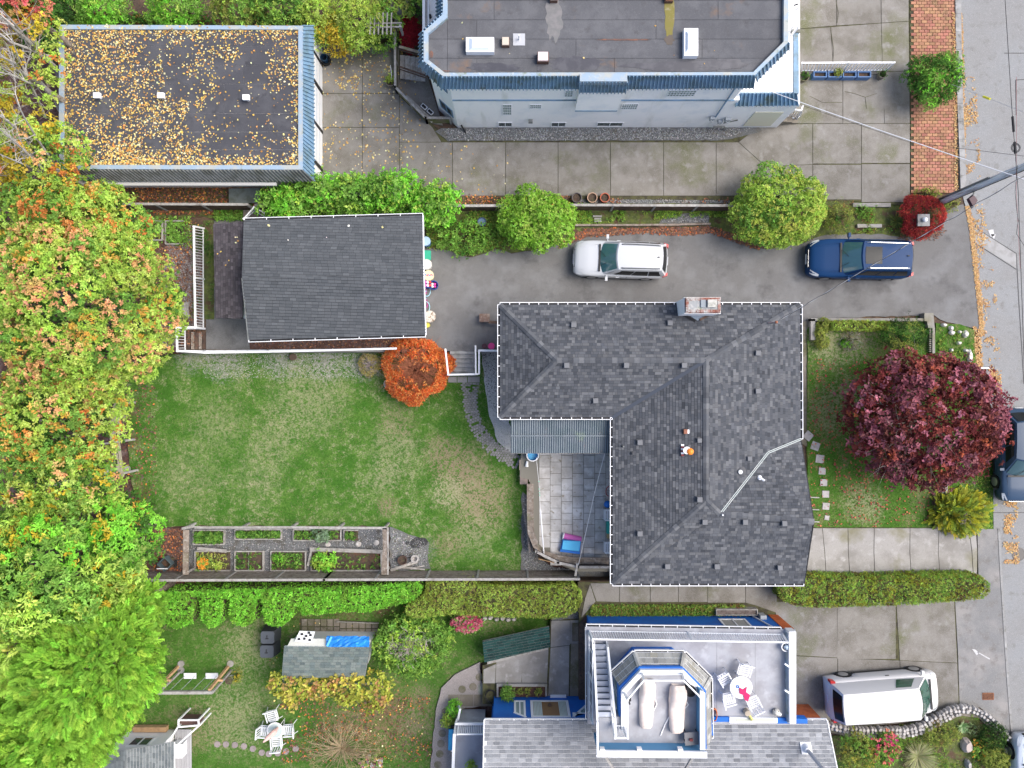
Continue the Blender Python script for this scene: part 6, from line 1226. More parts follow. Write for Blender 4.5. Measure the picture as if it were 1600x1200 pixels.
# hedges: leaves over a clipped top outline and its sides
def hedge(name, label, pts, z0, z1, pal, tip=None, L=.09, W=.055, dens=170, cat='hedge', rgh=.05, tuck=.12, spots=None, spotp=.0):
 xy = PL(pts, z1); ar = area(xy); n = int(ar*dens); cx = sum(p[0] for p in xy)/len(xy); cy = sum(p[1] for p in xy)/len(xy); t = thing(name, label, cat, (cx, cy, z0))
 q = scatter_in(xy, n); edge = np.full(n, 9.0)
 for i in range(len(xy)):
  a = np.array(xy[i]); b = np.array(xy[(i+1) % len(xy)]); ab = b-a; tt = np.clip(((q-a)@ab)/(ab@ab+1e-9), 0, 1); edge = np.minimum(edge, np.linalg.norm(q - (a + tt[:, None]*ab), axis=1))
 zt_ = z1 - .16*np.exp(-edge/.1) + (fbm(q[:, 0]*1.7, q[:, 1]*1.7, 1, 3) - .5)*.35 + RNG.normal(0, rgh, n); Pq = np.column_stack([q, zt_]); Nq = unit(np.column_stack([RNG.normal(0, .3, n), RNG.normal(0, .3, n), np.ones(n)]))
 per = [(xy[i], xy[(i+1) % len(xy)]) for i in range(len(xy))]; SP = []; SN = []; sgn = 1 if sum(a[0]*b[1] - b[0]*a[1] for a, b in per) > 0 else -1
 for a, b in per:
  l = math.dist(a, b); k = int(l*(z1-z0)*dens*.8)
  if k < 1: continue
  u = RNG.random(k); nx_, ny_ = (b[1]-a[1])/l*sgn, -(b[0]-a[0])/l*sgn; SP.append(np.column_stack([a[0] + (b[0]-a[0])*u - nx_*tuck*RNG.random(k), a[1] + (b[1]-a[1])*u - ny_*tuck*RNG.random(k), RNG.uniform(z0, z1, k)])); SN.append(unit(np.column_stack([np.full(k, nx_), np.full(k, ny_), np.full(k, .4)]) + RNG.normal(0, .25, (k, 3))))
 Pq = np.vstack([Pq] + SP); Nq = np.vstack([Nq] + SN); m = len(Pq); C = jit(pal, m, .14); nn = fbm(Pq[:, 0]*2.4, Pq[:, 1]*2.4, 1, 3)
 if tip is not None: f = RNG.random(m) < np.clip((nn-.48)*4, 0, .8); C[f] = jit(tip, int(f.sum()), .12)
 if spots is not None: f = RNG.random(m) < np.clip((fbm(Pq[:, 0]*2.9+40, Pq[:, 1]*2.9, 1, 3)-.56)*8, 0, spotp); C[f] = jit(spots, int(f.sum()), .15)
 V, CC = rosettes(Pq, Nq, 6, L, W, C, .5); mb = B(); mb.prism(shrink(xy, .14) if len(xy) < 30 else xy, z0, z1 - .25); mb.build('inner_twigs', m_twig, t); build_crown(t, 'foliage', V, CC); return t
hA = [(216, 930), (232, 925), (248, 930), (262, 926), (300, 925), (345, 923), (400, 922), (455, 921), (520, 919), (560, 918), (600, 915), (650, 911), (659, 918), (655, 930), (640, 940), (610, 948), (575, 956), (530, 957), (472, 961), (464, 948), (458, 948), (452, 968), (440, 979), (422, 979), (412, 970), (409, 936), (398, 936), (395, 972), (385, 978), (370, 977), (360, 970), (358, 935), (347, 935), (343, 974), (335, 980), (324, 979), (315, 970), (312, 934), (301, 934), (299, 974), (275, 982), (256, 975), (247, 955), (238, 945), (220, 940)]
hedge('laurel_hedge', 'bright green clipped hedge with scalloped lobes along the garden fence', hA, LZ, .8, gl_['bright'], ((.20, .40, .05), (.16, .34, .05)), dens=190)
hB = [(665, 910), (700, 906), (740, 905), (745, 915), (800, 917), (850, 916), (870, 912), (895, 914), (908, 925), (910, 940), (902, 955), (885, 965), (860, 968), (830, 966), (800, 965), (745, 963), (700, 962), (670, 964), (645, 966), (633, 958), (636, 945), (655, 935), (664, 925)]
hedge('cypress_hedge', 'yellow green cypress hedge with a stepped top east of the scalloped hedge', hB, LZ, .7, gl_['olive'] + gl_['lime'], ((.24, .30, .05),), L=.07, W=.03, dens=230, spots=((.30, .2, .1), (.35, .25, .12)), spotp=.12)
hC = [(1222, 902), (1245, 898), (1290, 901), (1340, 903), (1400, 902), (1450, 900), (1500, 899), (1535, 900), (1548, 912), (1548, 925), (1538, 936), (1500, 940), (1440, 944), (1380, 947), (1320, 949), (1265, 950), (1240, 946), (1222, 938), (1216, 920)]
hedge('cypress_hedge', 'long mossy green gold hedge between the two east driveways', hC, 0, 1.2, gl_['olive'] + gl_['mid'] + gl_['lime'], ((.36, .38, .05), (.30, .36, .05)), L=.07, W=.03, dens=240, spots=((.09, .05, .03), (.14, .08, .04), (.2, .13, .05)), spotp=.4)
hedge('box_hedge', 'low yellow green clipped hedge along the front garden wall', [(1298, 501), (1330, 500), (1365, 501), (1395, 502), (1396, 513), (1360, 517), (1330, 516), (1300, 515)], FZ, .65, gl_['olive'] + gl_['lime'], ((.3, .33, .05),), L=.07, W=.035, dens=240)
for px, py, r, lb in ((1288, 508, 12, 'small clipped ball shrub at the corner of the front garden wall'), (1285, 535, 11, 'small clipped ball shrub lowest by the house path'), (1282, 520, 9, 'tiny clipped ball shrub between its two neighbours by the house path')): bush('ball_shrub', lb, px, py, r, r, FZ, .5, [gl_['olive'], gl_['lime']], None, L=.06, W=.03, dens=80, lump=.03, cat='shrub')
bush('leafy_shrub', 'spreading dark shrub at the east end of the front garden hedge', 1412, 525, 36, 25, FZ, 1.1, [gl_['dark'], gl_['green'], gl_['olive']], [((.25, .30, .06),)], L=.14, W=.03, dens=18, nb_=10, br=.3, lump=.15, spread=.7)
bush('silver_shrub', 'greyish seeding shrub on the front lawn below the low hedge', 1330, 532, 16, 16, FZ, .5, [((.24, .25, .20), (.3, .3, .26))], None, L=.09, W=.02, dens=22, lump=.12, spread=.8, cat='shrub')
bush('small_plant', 'single bright green plant on the bare patch of the front lawn', 1322, 536, 6, 6, FZ, .25, [gl_['bright']], None, L=.1, W=.05, dens=60, cat='plant')
frond_tree('golden_conifer', 'low golden yellow conifer with spreading fingers by the street', 1500, 800, 1.1, 42, 30, 1.0, 520, ((.42, .42, .04), (.30, .34, .05), (.20, .28, .05)), .5, z0=.03, lf=.09)
# bed between the driveways
bush('bed_shrub', 'ferny brown green shrub east of the large round bush', 1312, 340, 22, 24, 0, .8, [gl_['olive'], gl_['green'], ((.3, .2, .08), (.2, .15, .07))], None, L=.12, W=.03, dens=22, nb_=8, br=.2, lump=.14, spread=.8)
bush('bed_shrub', 'low green ground plant between the two concrete kerbs of the planting bed', 1350, 331, 14, 9, 0, .35, [gl_['mid']], None, L=.09, W=.04, dens=30, lump=.1)
bush('bed_shrub', 'yellow green weed beside the foot of the utility pole', 1483, 318, 14, 12, 0, .4, [gl_['olive'], gl_['yg']], None, L=.1, W=.03, dens=24, lump=.1, spread=.8)
bush('bed_shrub', 'spreading green weed at the north end of the brick verge foot', 1447, 304, 22, 9, 0, .35, [gl_['olive'], gl_['mid']], None, L=.1, W=.04, dens=24, lump=.1, spread=.8)
def blades_plant(name, label, px, py, z0, r, n, pal, wd=.05, up=.8, cat='plant', droop=.0):
 x, y, z = P3(px, py, z0); t = thing(name, label, cat, (x, y, z0)); a = RNG.random(n)*6.283; e = RNG.uniform(.15, up, n); L = M(r)*RNG.uniform(.75, 1.1, n); A = np.stack([np.cos(a), np.sin(a), e], 1)
 V, C = leaf_quads(np.tile([x, y, z0 + .05], (n, 1)) + RNG.normal(0, .02, (n, 3)), A, np.tile([0, 0, 1.0], (n, 1)) + RNG.normal(0, .1, (n, 3)), L, np.full(n, wd), jit(pal, n, .12), .03); build_crown(t, 'leaves', V, C); return t
blades_plant('yucca', 'spiky blue green yucca, right of its pair in front of the red laceleaf', 1419, 345, .05, 13, 70, ((.10, .20, .14), (.14, .26, .18)), .05)
blades_plant('yucca', 'spiky yellow green yucca, left of its pair in front of the red laceleaf', 1399, 346, .05, 16, 80, ((.22, .26, .07), (.12, .18, .06)), .045)
# yellow vine over the garden shed front
vt = thing('grape_vine', 'yellow grape vine trained along the south side of the garden shed', 'vine', P3(515, 1075, LZ)); bl = []
for px, py, r in ((438, 1068, 13), (452, 1062, 14), (455, 1085, 12), (470, 1070, 15), (458, 1096, 7), (490, 1068, 14), (500, 1076, 13), (512, 1070, 10), (530, 1060, 14), (540, 1072, 16), (555, 1060, 13), (560, 1075, 15), (575, 1068, 15), (590, 1062, 12), (590, 1080, 15), (602, 1070, 9), (582, 1095, 12), (592, 1092, 10), (474, 1054, 6), (542, 1090, 8), (430, 1060, 7), (600, 1085, 8)):
 c = P3(px, py, .6); bl.append(((c[0], c[1], .75), (M(r)*1.08, M(r)*1.08, .45), random.randrange(2)))
V, C = crown_cloud(bl, 34, 5, .16, .14, [((.58, .52, .09), (.50, .48, .08), (.64, .55, .14)), ((.46, .50, .08), (.42, .46, .08))], [((.42, .24, .10), (.5, .34, .12))], .4, .5, rough_=.08); build_crown(vt, 'foliage', V, C)
mb = B()
for px in (440, 515, 590): q = P3(px, 1068, .6); mb.tube([(q[0], q[1], LZ), (q[0], q[1], .5)], [.05, .03], 6)
mb.bar(P3(432, 1068, .45), P3(600, 1068, .45), .05, .05); mb.build('support', m_greywood, vt)
# flowers and small plants
def flowers(name, label, px, py, rx_, ry_, z0, h, pal, fl, cat='flowering bush', nf_=60, fr=.1):
 t = bush(name, label, px, py, rx_, ry_, z0, h, pal, None, L=.12, W=.06, dens=20, lump=.1, cat=cat, spread=.6); x, y, z = P3(px, py, z0 + h*.9); a = RNG.random(nf_)*6.28; r = np.sqrt(RNG.random(nf_)); Pq = np.stack([x + np.cos(a)*r*M(rx_), y + np.sin(a)*r*M(ry_), z0 + h*(.62 + .4*np.sqrt(1 - r*r*.95))], 1)
 v, c = rosettes(Pq, np.tile([0, 0, 1.0], (nf_, 1)), 10, fr, fr*.8, jit(fl, nf_, .12), .6); o = quads_obj('blossom', v, m_leaf, t, c); o['kind'] = 'stuff'; return t
flowers('hydrangea', 'pink hydrangea at the east end of the cypress hedge foot', 729, 975, 24, 14, LZ, .9, [gl_['mid'], gl_['olive']], ((.55, .12, .2), (.62, .3, .3), (.45, .09, .14)), nf_=130)
flowers('hydrangea', 'coral and pink flowering bush below the white van', 1384, 1170, 24, 28, .05, .8, [gl_['mid'], gl_['olive']], ((.72, .12, .2), (.78, .28, .2), (.65, .08, .25)), nf_=60, fr=.1)
bush('garden_shrub', 'golden green shrub beside the corner of the shingled roof below the van', 1340, 1180, 30, 34, .02, 1.2, [gl_['olive'], gl_['mid']], [((.42, .36, .06),)], L=.09, W=.04, dens=26, nb_=10, br=.3, lump=.1)
blades_plant('grass_tussock', 'straw coloured grass tussock east of the coral flowers', 1432, 1180, .05, 32, 420, ((.42, .42, .22), (.34, .38, .16), (.5, .48, .3)), .02, .9)
bush('mossy_shrub', 'brownish moss shrub behind the straw tussock', 1470, 1145, 30, 20, .05, .5, [gl_['olive'], ((.28, .2, .08), (.2, .16, .06))], None, L=.08, W=.03, dens=26, nb_=8, br=.2, lump=.08)
bush('round_shrub', 'dark green dome shrub on the rockery, upper of the two at the corner', 1553, 1150, 23, 22, .05, .8, [gl_['dark'], gl_['green']], [((.14, .26, .05),)], L=.06, W=.025, dens=70, lump=.04)
bush('round_shrub', 'green gold dome shrub on the rockery, lower of the two at the corner', 1557, 1187, 22, 20, .05, .8, [gl_['olive'], gl_['green']], None, L=.06, W=.025, dens=70, lump=.04)
flowers('low_flowers', 'orange flowering low plants between the rockery domes', 1530, 1170, 14, 18, .05, .3, [gl_['mid'], gl_['olive']], ((.7, .3, .05), (.7, .5, .1)), nf_=40, fr=.06, cat='flowers')
blades_plant('rock_plant', 'variegated pale green rosette plant on the rockery', 1502, 1134, .05, 11, 60, ((.4, .5, .28), (.2, .35, .14)), .06)
bush('rock_moss', 'pale green cushion plant beside the rockery rosette plant', 1520, 1140, 12, 9, .05, .2, [((.3, .38, .2), (.22, .3, .12))], None, L=.06, W=.03, dens=60)
bush('wall_plant', 'small green plant against the blue wall of the planter bed', 793, 1084, 10, 13, CZ, .8, [gl_['mid'], gl_['bright']], None, L=.1, W=.03, dens=40, spread=.7)
bush('pot_plant', 'feathery green plant beside the porch rail', 709, 1107, 11, 12, LZ, .9, [gl_['bright']], None, L=.1, W=.03, dens=40, spread=.8); bush('pot_plant', 'yellow green plant below the feathery one beside the porch', 700, 1126, 10, 9, LZ, .8, [gl_['yg']], None, L=.09, W=.05, dens=40)
bush('pot_plant', 'lime green plant tip on the porch floor', 737, 1196, 7, 7, .5, .5, [gl_['lime']], None, L=.1, W=.05, dens=40)
flowers('rockery', 'ring of pale stones and yellow flowers at the foot of the garden lawn', 580, 1192, 20, 12, LZ, .4, [gl_['mid'], ((.45, .44, .4),)], ((.7, .5, .2), (.6, .6, .55), (.5, .2, .3)), nf_=40, cat='flower bed')
# ground cover as uncountable stuff
def cover(name, pts, z, n, pal, L=.08, W=.04, h=.12, dens=None):
 xy = scatter_in(PL(pts, z), n)
 if dens is not None: xy = xy[RNG.random(n) < dens(xy)]
 k = len(xy); v, c = rosettes(np.column_stack([xy, z + RNG.random(k)*h]), np.tile([0, 0, 1.0], (k, 1)) + RNG.normal(0, .3, (k, 3)), 4, L, W, jit(pal, k, .18), .6); return tag(quads_obj(name, v, m_leaf, None, c), kind='stuff')
cover('ground_cover', [(925, 945), (1160, 945), (1172, 955), (1170, 960), (920, 962)], .012, 3600, gl_['olive'] + gl_['mid'] + ((.3, .14, .08),), .08, .04, .2)
cover('ground_cover', [(900, 318), (1140, 326), (1140, 340), (1020, 342), (900, 352), (880, 350)], 0, 2600, gl_['mid'] + gl_['lime'], .08, .04, .12, noisy(.9, .38, .55))
cover('ground_cover', [(700, 330), (790, 330), (790, 395), (730, 400), (668, 390), (668, 350)], 0, 2600, gl_['mid'] + gl_['olive'], .1, .04, .2, noisy(.8, .35, .6))
cover('ground_cover', [(1260, 320), (1400, 330), (1400, 362), (1290, 366), (1240, 384)], 0, 1500, gl_['olive'] + gl_['mid'] + ((.3, .12, .06),), .09, .04, .15, noisy(.9, .42, .6))
cover('ground_cover', rect(302, 345, 335, 500), 0, 700, gl_['green'], .1, .03, .15, noisy(.7, .42, .6)); cover('ground_cover', rect(240, 340, 300, 385), 0, 350, gl_['mid'], .12, .06, .2, noisy(.7, .4, .6))
cover('ground_cover', rect(264, 452, 285, 500), 0, 350, gl_['green'], .14, .07, .2)
cover('ground_cover', [(1310, 1150), (1480, 1118), (1530, 1112), (1560, 1140), (1575, 1200), (1320, 1200)], .05, 3000, gl_['olive'] + gl_['mid'], .08, .03, .12, noisy(.8, .35, .55))
cover('ground_cover', [(1465, 510), (1515, 520), (1520, 560), (1466, 560)], .05, 800, gl_['mid'] + gl_['olive'], .08, .04, .1, noisy(1, .4, .6))
cover('ground_cover', [(1462, 735), (1550, 740), (1550, 824), (1462, 824)], .05, 900, gl_['mid'] + gl_['olive'], .08, .03, .1, noisy(1, .4, .6))
cover('ground_cover', rect(95, 28, 480, 40), 0, 1500, gl_['green'] + ((.3, .12, .05),), .14, .07, .4, noisy(.5, .4, .6)); cover('ground_cover', rect(336, 322, 400, 345), 0, 500, gl_['mid'], .1, .05, .2)
# VEHICLES
m_tyre = mat('tyre', (.025, .025, .025), .85); m_rim = mat('rim', (.45, .46, .47), .35, metal=.7); m_cglass = mat('car_glass', (.03, .075, .08), .08, spec=.7, coat=.5); m_dglass = mat('dark_car_glass', (.010, .012, .014), .2, spec=.2)
m_trim = mat('black_trim', (.02, .02, .02), .5); m_chrome = mat('chrome', (.6, .61, .62), .2, metal=.9); m_lamp = mat('headlight', (.55, .58, .6), .15, spec=.7); m_tail = mat('tail_light', (.45, .03, .03), .25); m_plate = mat('licence_plate', (.7, .72, .75), .5)
def grid(mb, fn, nu, nv, u0=0, u1=1, v0=0, v1=1, flip=False):
 vs = [fn(u0 + (u1-u0)*i/nu, v0 + (v1-v0)*j/nv) for j in range(nv+1) for i in range(nu+1)]
 fs = [(j*(nu+1)+i, j*(nu+1)+i+1, (j+1)*(nu+1)+i+1, (j+1)*(nu+1)+i) for j in range(nv) for i in range(nu)]
 return mb.add(vs, [f[::-1] for f in fs] if flip else fs)
def car(name, label, cat, loc, rz, L, W_, roof=1.65, belt=1.02, hood=1.25, wsx=.75, rear=.12, rtop=.55, topw=.70, paint=None, rails=None, rcol=None, glass=None, sideg=None, boxy=False, ribs=False, hoodz=.92, sunroof=False, wheel=.34, group=None):
 """local frame: nose at -X, centre at origin"""
 t = thing(name, label, cat, (0, 0, 0), group); w = W_/2; X = lambda x: x - L/2
 xs = sorted(set([0, .05, .12, .25, .45, .62, .75, .9, 1.05, 1.2, 1.35, 1.6, 2.0, L*.5, L-2.0, L-1.6, L-1.4, L-1.25, L-1.1, L-.95, L-.8, L-.65, L-.5, L-.3, L-.15, L-.06, L])); xf, xr = .93, L - .98
 wf = lambda x: np.interp(x, [0, .06, .18, .4, .9, L-.8, L-.3, L-.1, L], [.70, .80, .89, .955, 1, 1, .96, .88, .76] if not boxy else [.72, .82, .90, .96, 1, 1, .99, .97, .93])*w
 tf = lambda x: np.interp(x, [0, .08, .25, .6, hood, hood+.3, L-.5, L-.12, L], [.66, .78, hoodz-.08, hoodz, belt-.04, belt, belt+.02, belt-.02, belt-.25 if not boxy else belt])
 rings = []
 for x in xs:
  a = wf(x); tp = tf(x); zb = .24
  for xc in (xf, xr):
   d = abs(x - xc)
   if d < wheel + .07: zb = max(zb, wheel + math.sqrt((wheel+.07)**2 - d*d))
  zb = min(zb, tp - .12); zz = [zb, max(zb, .45), max(zb, tp*.72), tp - .09, tp - .02, tp + .02, tp + .035]; yy = [a*.97, a, a*1.0, a*.975, a*.90, a*.5, 0]
  half = list(zip(yy, zz)); rings.append([(X(x), -y, z) for y, z in half] + [(X(x), y, z) for y, z in half[-2::-1]])
 mb = B(); n = len(rings[0]); vs = [p for r in rings for p in r]; fs = [(i*n+j, (i+1)*n+j, (i+1)*n+j+1, i*n+j+1) for i in range(len(rings)-1) for j in range(n-1)]
 fs += [tuple(range(n))[::-1] and tuple(range(n)), tuple((len(rings)-1)*n + j for j in range(n))[::-1]] + [(i*n, i*n+n-1, (i+1)*n+n-1, (i+1)*n) for i in range(len(rings)-1)]
 mb.add(vs, [f[::-1] for f in fs]); body = mb.build('body', paint, t, smooth=True)
 # greenhouse
 bw, tw = w*.90, w*topw; fb, ft, rb, rt = hood + .05, hood + wsx, L - rear, L - rtop; zb, zt = belt - .02, roof
 def ws(u, v): q = 4*u*(1-u); return (X(fb + (ft-fb)*v - q*(.20*(1-v) + .10*v) + .17*(1-v) + .06*v), (-1 + 2*u)*(bw + (tw-bw)*v)*(.97 + .03*v), zb + (zt-zb)*v + q*.04*v - .05*0)
 def rf(u, v): q = 4*u*(1-u); return (X(ft + .06 + (rt-ft-.06)*v - q*(.10*(1-v) - .06*v)), (-1 + 2*u)*tw*(1 - .04*v), zt + q*.04 + .03*math.sin(v*3.14))
 def rr(u, v): q = 4*u*(1-u); return (X(rt + (rb-rt)*v + q*.06), (-1 + 2*u)*(tw*.96 + (bw-tw*.96)*v), zt + (zb-zt)*v + q*.04*(1-v))
 def sd(s):
  def f(u, v):
   a = np.array(ws(0 if s < 0 else 1, v)); b = np.array(rr(0 if s < 0 else 1, 1-v)); p = a*(1-u) + b*u; p[1] += s*.05*4*v*(1-v)*.5 + s*.02*4*u*(1-u); p[2] += .0;
   if v > .99: q = rf(0 if s < 0 else 1, u); p[2] = q[2]; p[1] = q[1]
   return tuple(p)
  return f
 mb = B(); grid(mb, ws, 10, 4, flip=True); grid(mb, rf, 10, 10, flip=True); grid(mb, rr, 10, 4, flip=True); grid(mb, sd(-1), 10, 4); grid(mb, sd(1), 10, 4, flip=True); cab = mb.build('cabin', paint, t, smooth=True)
 def offs(f, d): return lambda u, v: tuple(np.array(f(u, v)) + np.array(d))
 mb = B(); grid(mb, offs(ws, (-.018, 0, .018)), 10, 5, .05, .95, -.02, .93, True); mb.build('windshield', glass or m_cglass, t, smooth=True)
 mb = B(); grid(mb, offs(rr, (.02, 0, .02)), 10, 5, .08, .92, .10, .80, True); mb.build('rear_window', m_dglass, t, smooth=True)
 for s in (-1, 1):
  segs = ((.12, .40), (.42, .70), (.72, .93)) if not boxy else ((.10, .30),)
  for u0, u1 in segs: mb = B(); grid(mb, offs(sd(s), (0, s*.014, .004)), 4, 3, u0, u1, .14, .86, s > 0); mb.build('side_window', sideg or m_dglass, t)
  B().tube([(X(hood + .35), s*w*.93, belt - .02), (X(hood + .33), s*(w + .10), belt + .04)], .03, 6).obox((X(hood + .33), s*(w + .13), belt + .06), (.12, .2, .14)).build('mirror', paint, t)
  for xc in (xf, xr):
   wh = B(); yo = s*(w - .11); A = [2*math.pi*j/18 for j in range(18)]; vs = [(X(xc) + wheel*math.cos(a), yo + s*dy, wheel + wheel*math.sin(a)) for dy in (-.11, .10) for a in A]; fs = [(j, (j+1) % 18, 18 + (j+1) % 18, 18 + j) for j in range(18)] + [tuple(range(18))[::-1], tuple(range(18, 36))]
   wh.add(vs, fs if s < 0 else [f[::-1] for f in fs]); tw_ = wh.build('wheel', m_tyre, t); r_ = B(); vs = [(X(xc) + rr_*math.cos(a), yo + s*dy, wheel + rr_*math.sin(a)) for rr_, dy in ((wheel*.66, .105), (wheel*.25, .125)) for a in A]; fs = [(j, (j+1) % 18, 18 + (j+1) % 18, 18 + j) for j in range(18)] + [tuple(range(18, 36))]; r_.add(vs, fs); r_.build('rim', m_rim, tw_)
  hb = B(); grid(hb, lambda u, v: (X(.05 + .38*u), s*(wf(.05 + .38*u)*(.99 - .25*v*(1-u*.6)) ), tf(.05 + .38*u) - .07 + .085*v), 5, 2, 0, 1, 0, 1, s > 0); hb.build('headlight', m_lamp, t)
  tb = B().hexa([(X(L-.22), s*wf(L-.2)*.90, belt-.28), (X(L+.0), s*wf(L)*.88, belt-.28), (X(L+.0), s*wf(L)*1.12, belt-.28), (X(L-.22), s*wf(L-.2)*1.015, belt-.28)], [(X(L-.24), s*wf(L-.2)*.90, belt+.03), (X(L-.02), s*wf(L)*.88, belt+.01), (X(L-.02), s*wf(L)*1.12, belt+.01), (X(L-.24), s*wf(L-.2)*1.01, belt+.03)]); tb.build('tail_light', m_tail, t)
  if rails: B().tube([rf(.06 if s < 0 else .94, .06), tuple(np.array(rf(.05 if s < 0 else .95, .12)) + [0, 0, .06]), tuple(np.array(rf(.05 if s < 0 else .95, .9)) + [0, 0, .06]), rf(.06 if s < 0 else .94, .96)], .028, 6).build('roof_rail', rails, t)
  if not boxy:
   for ux in (.41, .71): xd = fb + (rb-fb)*ux; B().bar((X(xd), s*(wf(xd) + .002), .4), (X(xd), s*(wf(xd)*.985), belt - .08), .012, .012).build('door_gap', m_trim, t)
  B().obox((X(L*.47), s*(w + .005), belt - .18), (.18, .03, .03)).build('door_handle', paint if not boxy else m_trim, t)
  B().bar((X(1.4), s*(w*.99), .3), (X(L-1.45), s*(w*.99), .3), .04, .1).build('sill_trim', m_trim, t)
 B().hexa([(X(-.02), -w*.42, .45), (X(.05), -w*.45, .45), (X(.05), w*.45, .45), (X(-.02), w*.42, .45)], [(X(.01), -w*.5, .72), (X(.1), -w*.5, .74), (X(.1), w*.5, .74), (X(.01), w*.5, .72)]).build('grille', m_trim, t); B().bar((X(0), -w*.45, .66), (X(0), w*.45, .66), .03, .03).build('grille_bar', m_chrome, t)
 B().obox((X(-.03), 0, .42), (.02, .5, .12)).build('licence_plate', m_plate, t); B().obox((X(L + .02), 0, .72), (.02, .42, .14)).build('licence_plate', m_plate, t)
 B().bar((X(hood - .02), -w*.75, belt + .012), (X(hood - .02), w*.75, belt + .012), .09, .015).build('cowl', m_trim, t)
 for s in (-.3, .25): B().bar((X(hood + .0), s*w*1.5, belt + .05), tuple(np.array(ws(.5 + s*.35 - .08, .35)) + [-.03, 0, .035]), .015, .015).build('wiper', m_trim, t)
 hl = B();
 for s in (-1, 1): hl.bar((X(.3), s*w*.62, tf(.3) + .032), (X(hood - .1), s*w*.74, tf(hood-.1) + .02), .012, .012)
 hl.build('hood_crease', rcol or paint, t, kind='stuff')
 if sunroof: mb = B(); grid(mb, offs(rf, (0, 0, .012)), 6, 4, .2, .8, .05, .38, True); mb.build('sunroof', m_dglass, t)
 if ribs:
  for k in range(7): u = .14 + k*.12; B().bar(tuple(np.array(rf(u, .05)) + [0, 0, .008]), tuple(np.array(rf(u, .97)) + [0, 0, .008]), .04, .02).build('roof_rib', paint, t)
 else: B().obox(tuple(np.array(rf(.5, .9)) + [0, 0, .04]), (.1, .04, .07)).build('antenna', m_trim, t)
 t.location = loc; t.rotation_euler = (0, 0, rz); return t
p_white = mat('white_car_paint', (.50, .52, .54), .3, spec=.5, coat=.6); p_blue = mat('dark_blue_car_paint', (.008, .040, .12), .45, spec=.12, coat=.04); p_grey = mat('blue_grey_car_paint', (.03, .06, .11), .4, spec=.25, coat=.1); p_van = mat('white_van_paint', (.62, .61, .60), .45, coat=.1); p_sil = mat('pale_silver_paint', (.55, .60, .66), .35, coat=.5)
c = P3(970, 405, .8); car('parked_car', 'white estate car with black roof rails parked facing west on the driveway', 'car', (c[0], c[1], 0), R(-2.0), 4.6, 1.80, 1.62, 1.0, 1.25, .80, .12, .45, .72, p_white, rails=mat('grey_rail', (.10, .11, .12), .5), glass=mat('teal_glass', (.05, .14, .16), .08, spec=.7, coat=.5))
c = P3(1345, 404, .85); car('parked_car', 'dark blue estate car with silver roof rails parked near the street end of the driveway', 'car', (c[0], c[1], 0), R(-1.0), 5.0, 1.92, 1.72, 1.06, 1.45, .75, .12, .5, .72, p_blue, rails=m_chrome, glass=mat('teal_glass', (.05, .14, .16), .08), sunroof=True)
c = P3(1592, 709, .8); car('parked_car', 'blue grey car on the street half hidden under the purple maple', 'car', (25.0, -3.5, 0), R(90), 4.6, 1.85, 1.5, .98, 1.3, .85, .15, .7, .68, p_grey)
car('parked_car', 'pale silver car cut off by the south east corner of the picture', 'car', (25.75, -19.7, 0), R(-90), 4.6, 1.85, 1.5, .98, 1.3, .85, .15, .7, .68, p_sil)
van = car('parked_van', 'white panel van with ribbed roof parked on the side driveway facing the street', 'van', (18.33, -15.32, 0), R(180 + 4.5), 5.45, 2.0, 2.02, 1.12, .62, .98, .02, .22, .76, p_van, boxy=True, ribs=True, hoodz=1.0, wheel=.36, glass=mat('green_glass', (.02, .09, .06), .08, spec=.7, coat=.5), sideg=mat('green_glass', (.02, .09, .06)))
# utility pole and wires
px_, py_, _ = P3(1464, 318, 0); up_ = thing('utility_pole', 'tall grey wooden utility pole rising from the planting bed beside the street', 'utility pole', (px_, py_, 0))
B().tube([(px_, py_, -.1), (px_, py_, 5), (px_, py_, 10.2)], [.17, .155, .13], 14).build('pole', mat('pole_wood', (.66, .67, .70), .85, [((.30, .26, .23), 1.2, .54, .68, 5, (6, 6, .5)), ((.62, .66, .72), 3, .5, .66, 4, (8, 8, .4))], bump=.4, bscale=20), up_)
B().tube([(px_ - .19, py_ + .1, 0), (px_ - .18, py_ + .1, 4.2)], .05, 8).build('conduit', m_greymet, up_); B().tube([(px_ - .05, py_ - .2, 0), (px_ - .05, py_ - .18, 9)], .02, 6).build('ground_wire', m_black, up_)
B().bar((px_, py_ - 1.2, 9.3), (px_, py_ + 1.2, 9.3), .1, .12).build('crossarm', m_woodd, up_)
B().cyl(px_ + .4, py_ - .2, 7.6, 8.6, .28, n=14).build('transformer', m_greymet, up_)
c = P3(1519, 314, 2.75); B().hexa([(c[0] - .02, c[1] - .36, 2.7), (c[0] + .24, c[1], 2.7), (c[0] + .02, c[1] + .30, 2.7), (c[0] - .24, c[1] + .08, 2.7)], [(c[0], c[1] - .3, 2.85), (c[0] + .2, c[1], 2.85), (c[0] + .02, c[1] + .24, 2.85), (c[0] - .2, c[1] + .08, 2.85)]).build('diamond_fixture', mat('maroon_metal', (.07, .035, .045), .5), up_); B().bar((c[0], c[1] + .2, 2.8), (px_, py_, 3.0), .05, .05).build('fixture_arm', m_greymet, up_)  # dark diamond-shaped fixture on an arm, its kind unknown
def wire(label, pts, r=.012, m=None, sag=.0, name='overhead_wire', n=14):
 t = thing(name, label, 'wire', pts[0]); P_ = []
 for a, b in zip(pts, pts[1:]):
  for i in range(n+1): q = Vector(a).lerp(Vector(b), i/n); q.z -= sag*4*(i/n)*(1-i/n); P_.append(q)
 B().tube(P_, r, 5).build('cable', m or m_black, t); return t
pale = mat('pale_cable', (.42, .43, .45), .6)
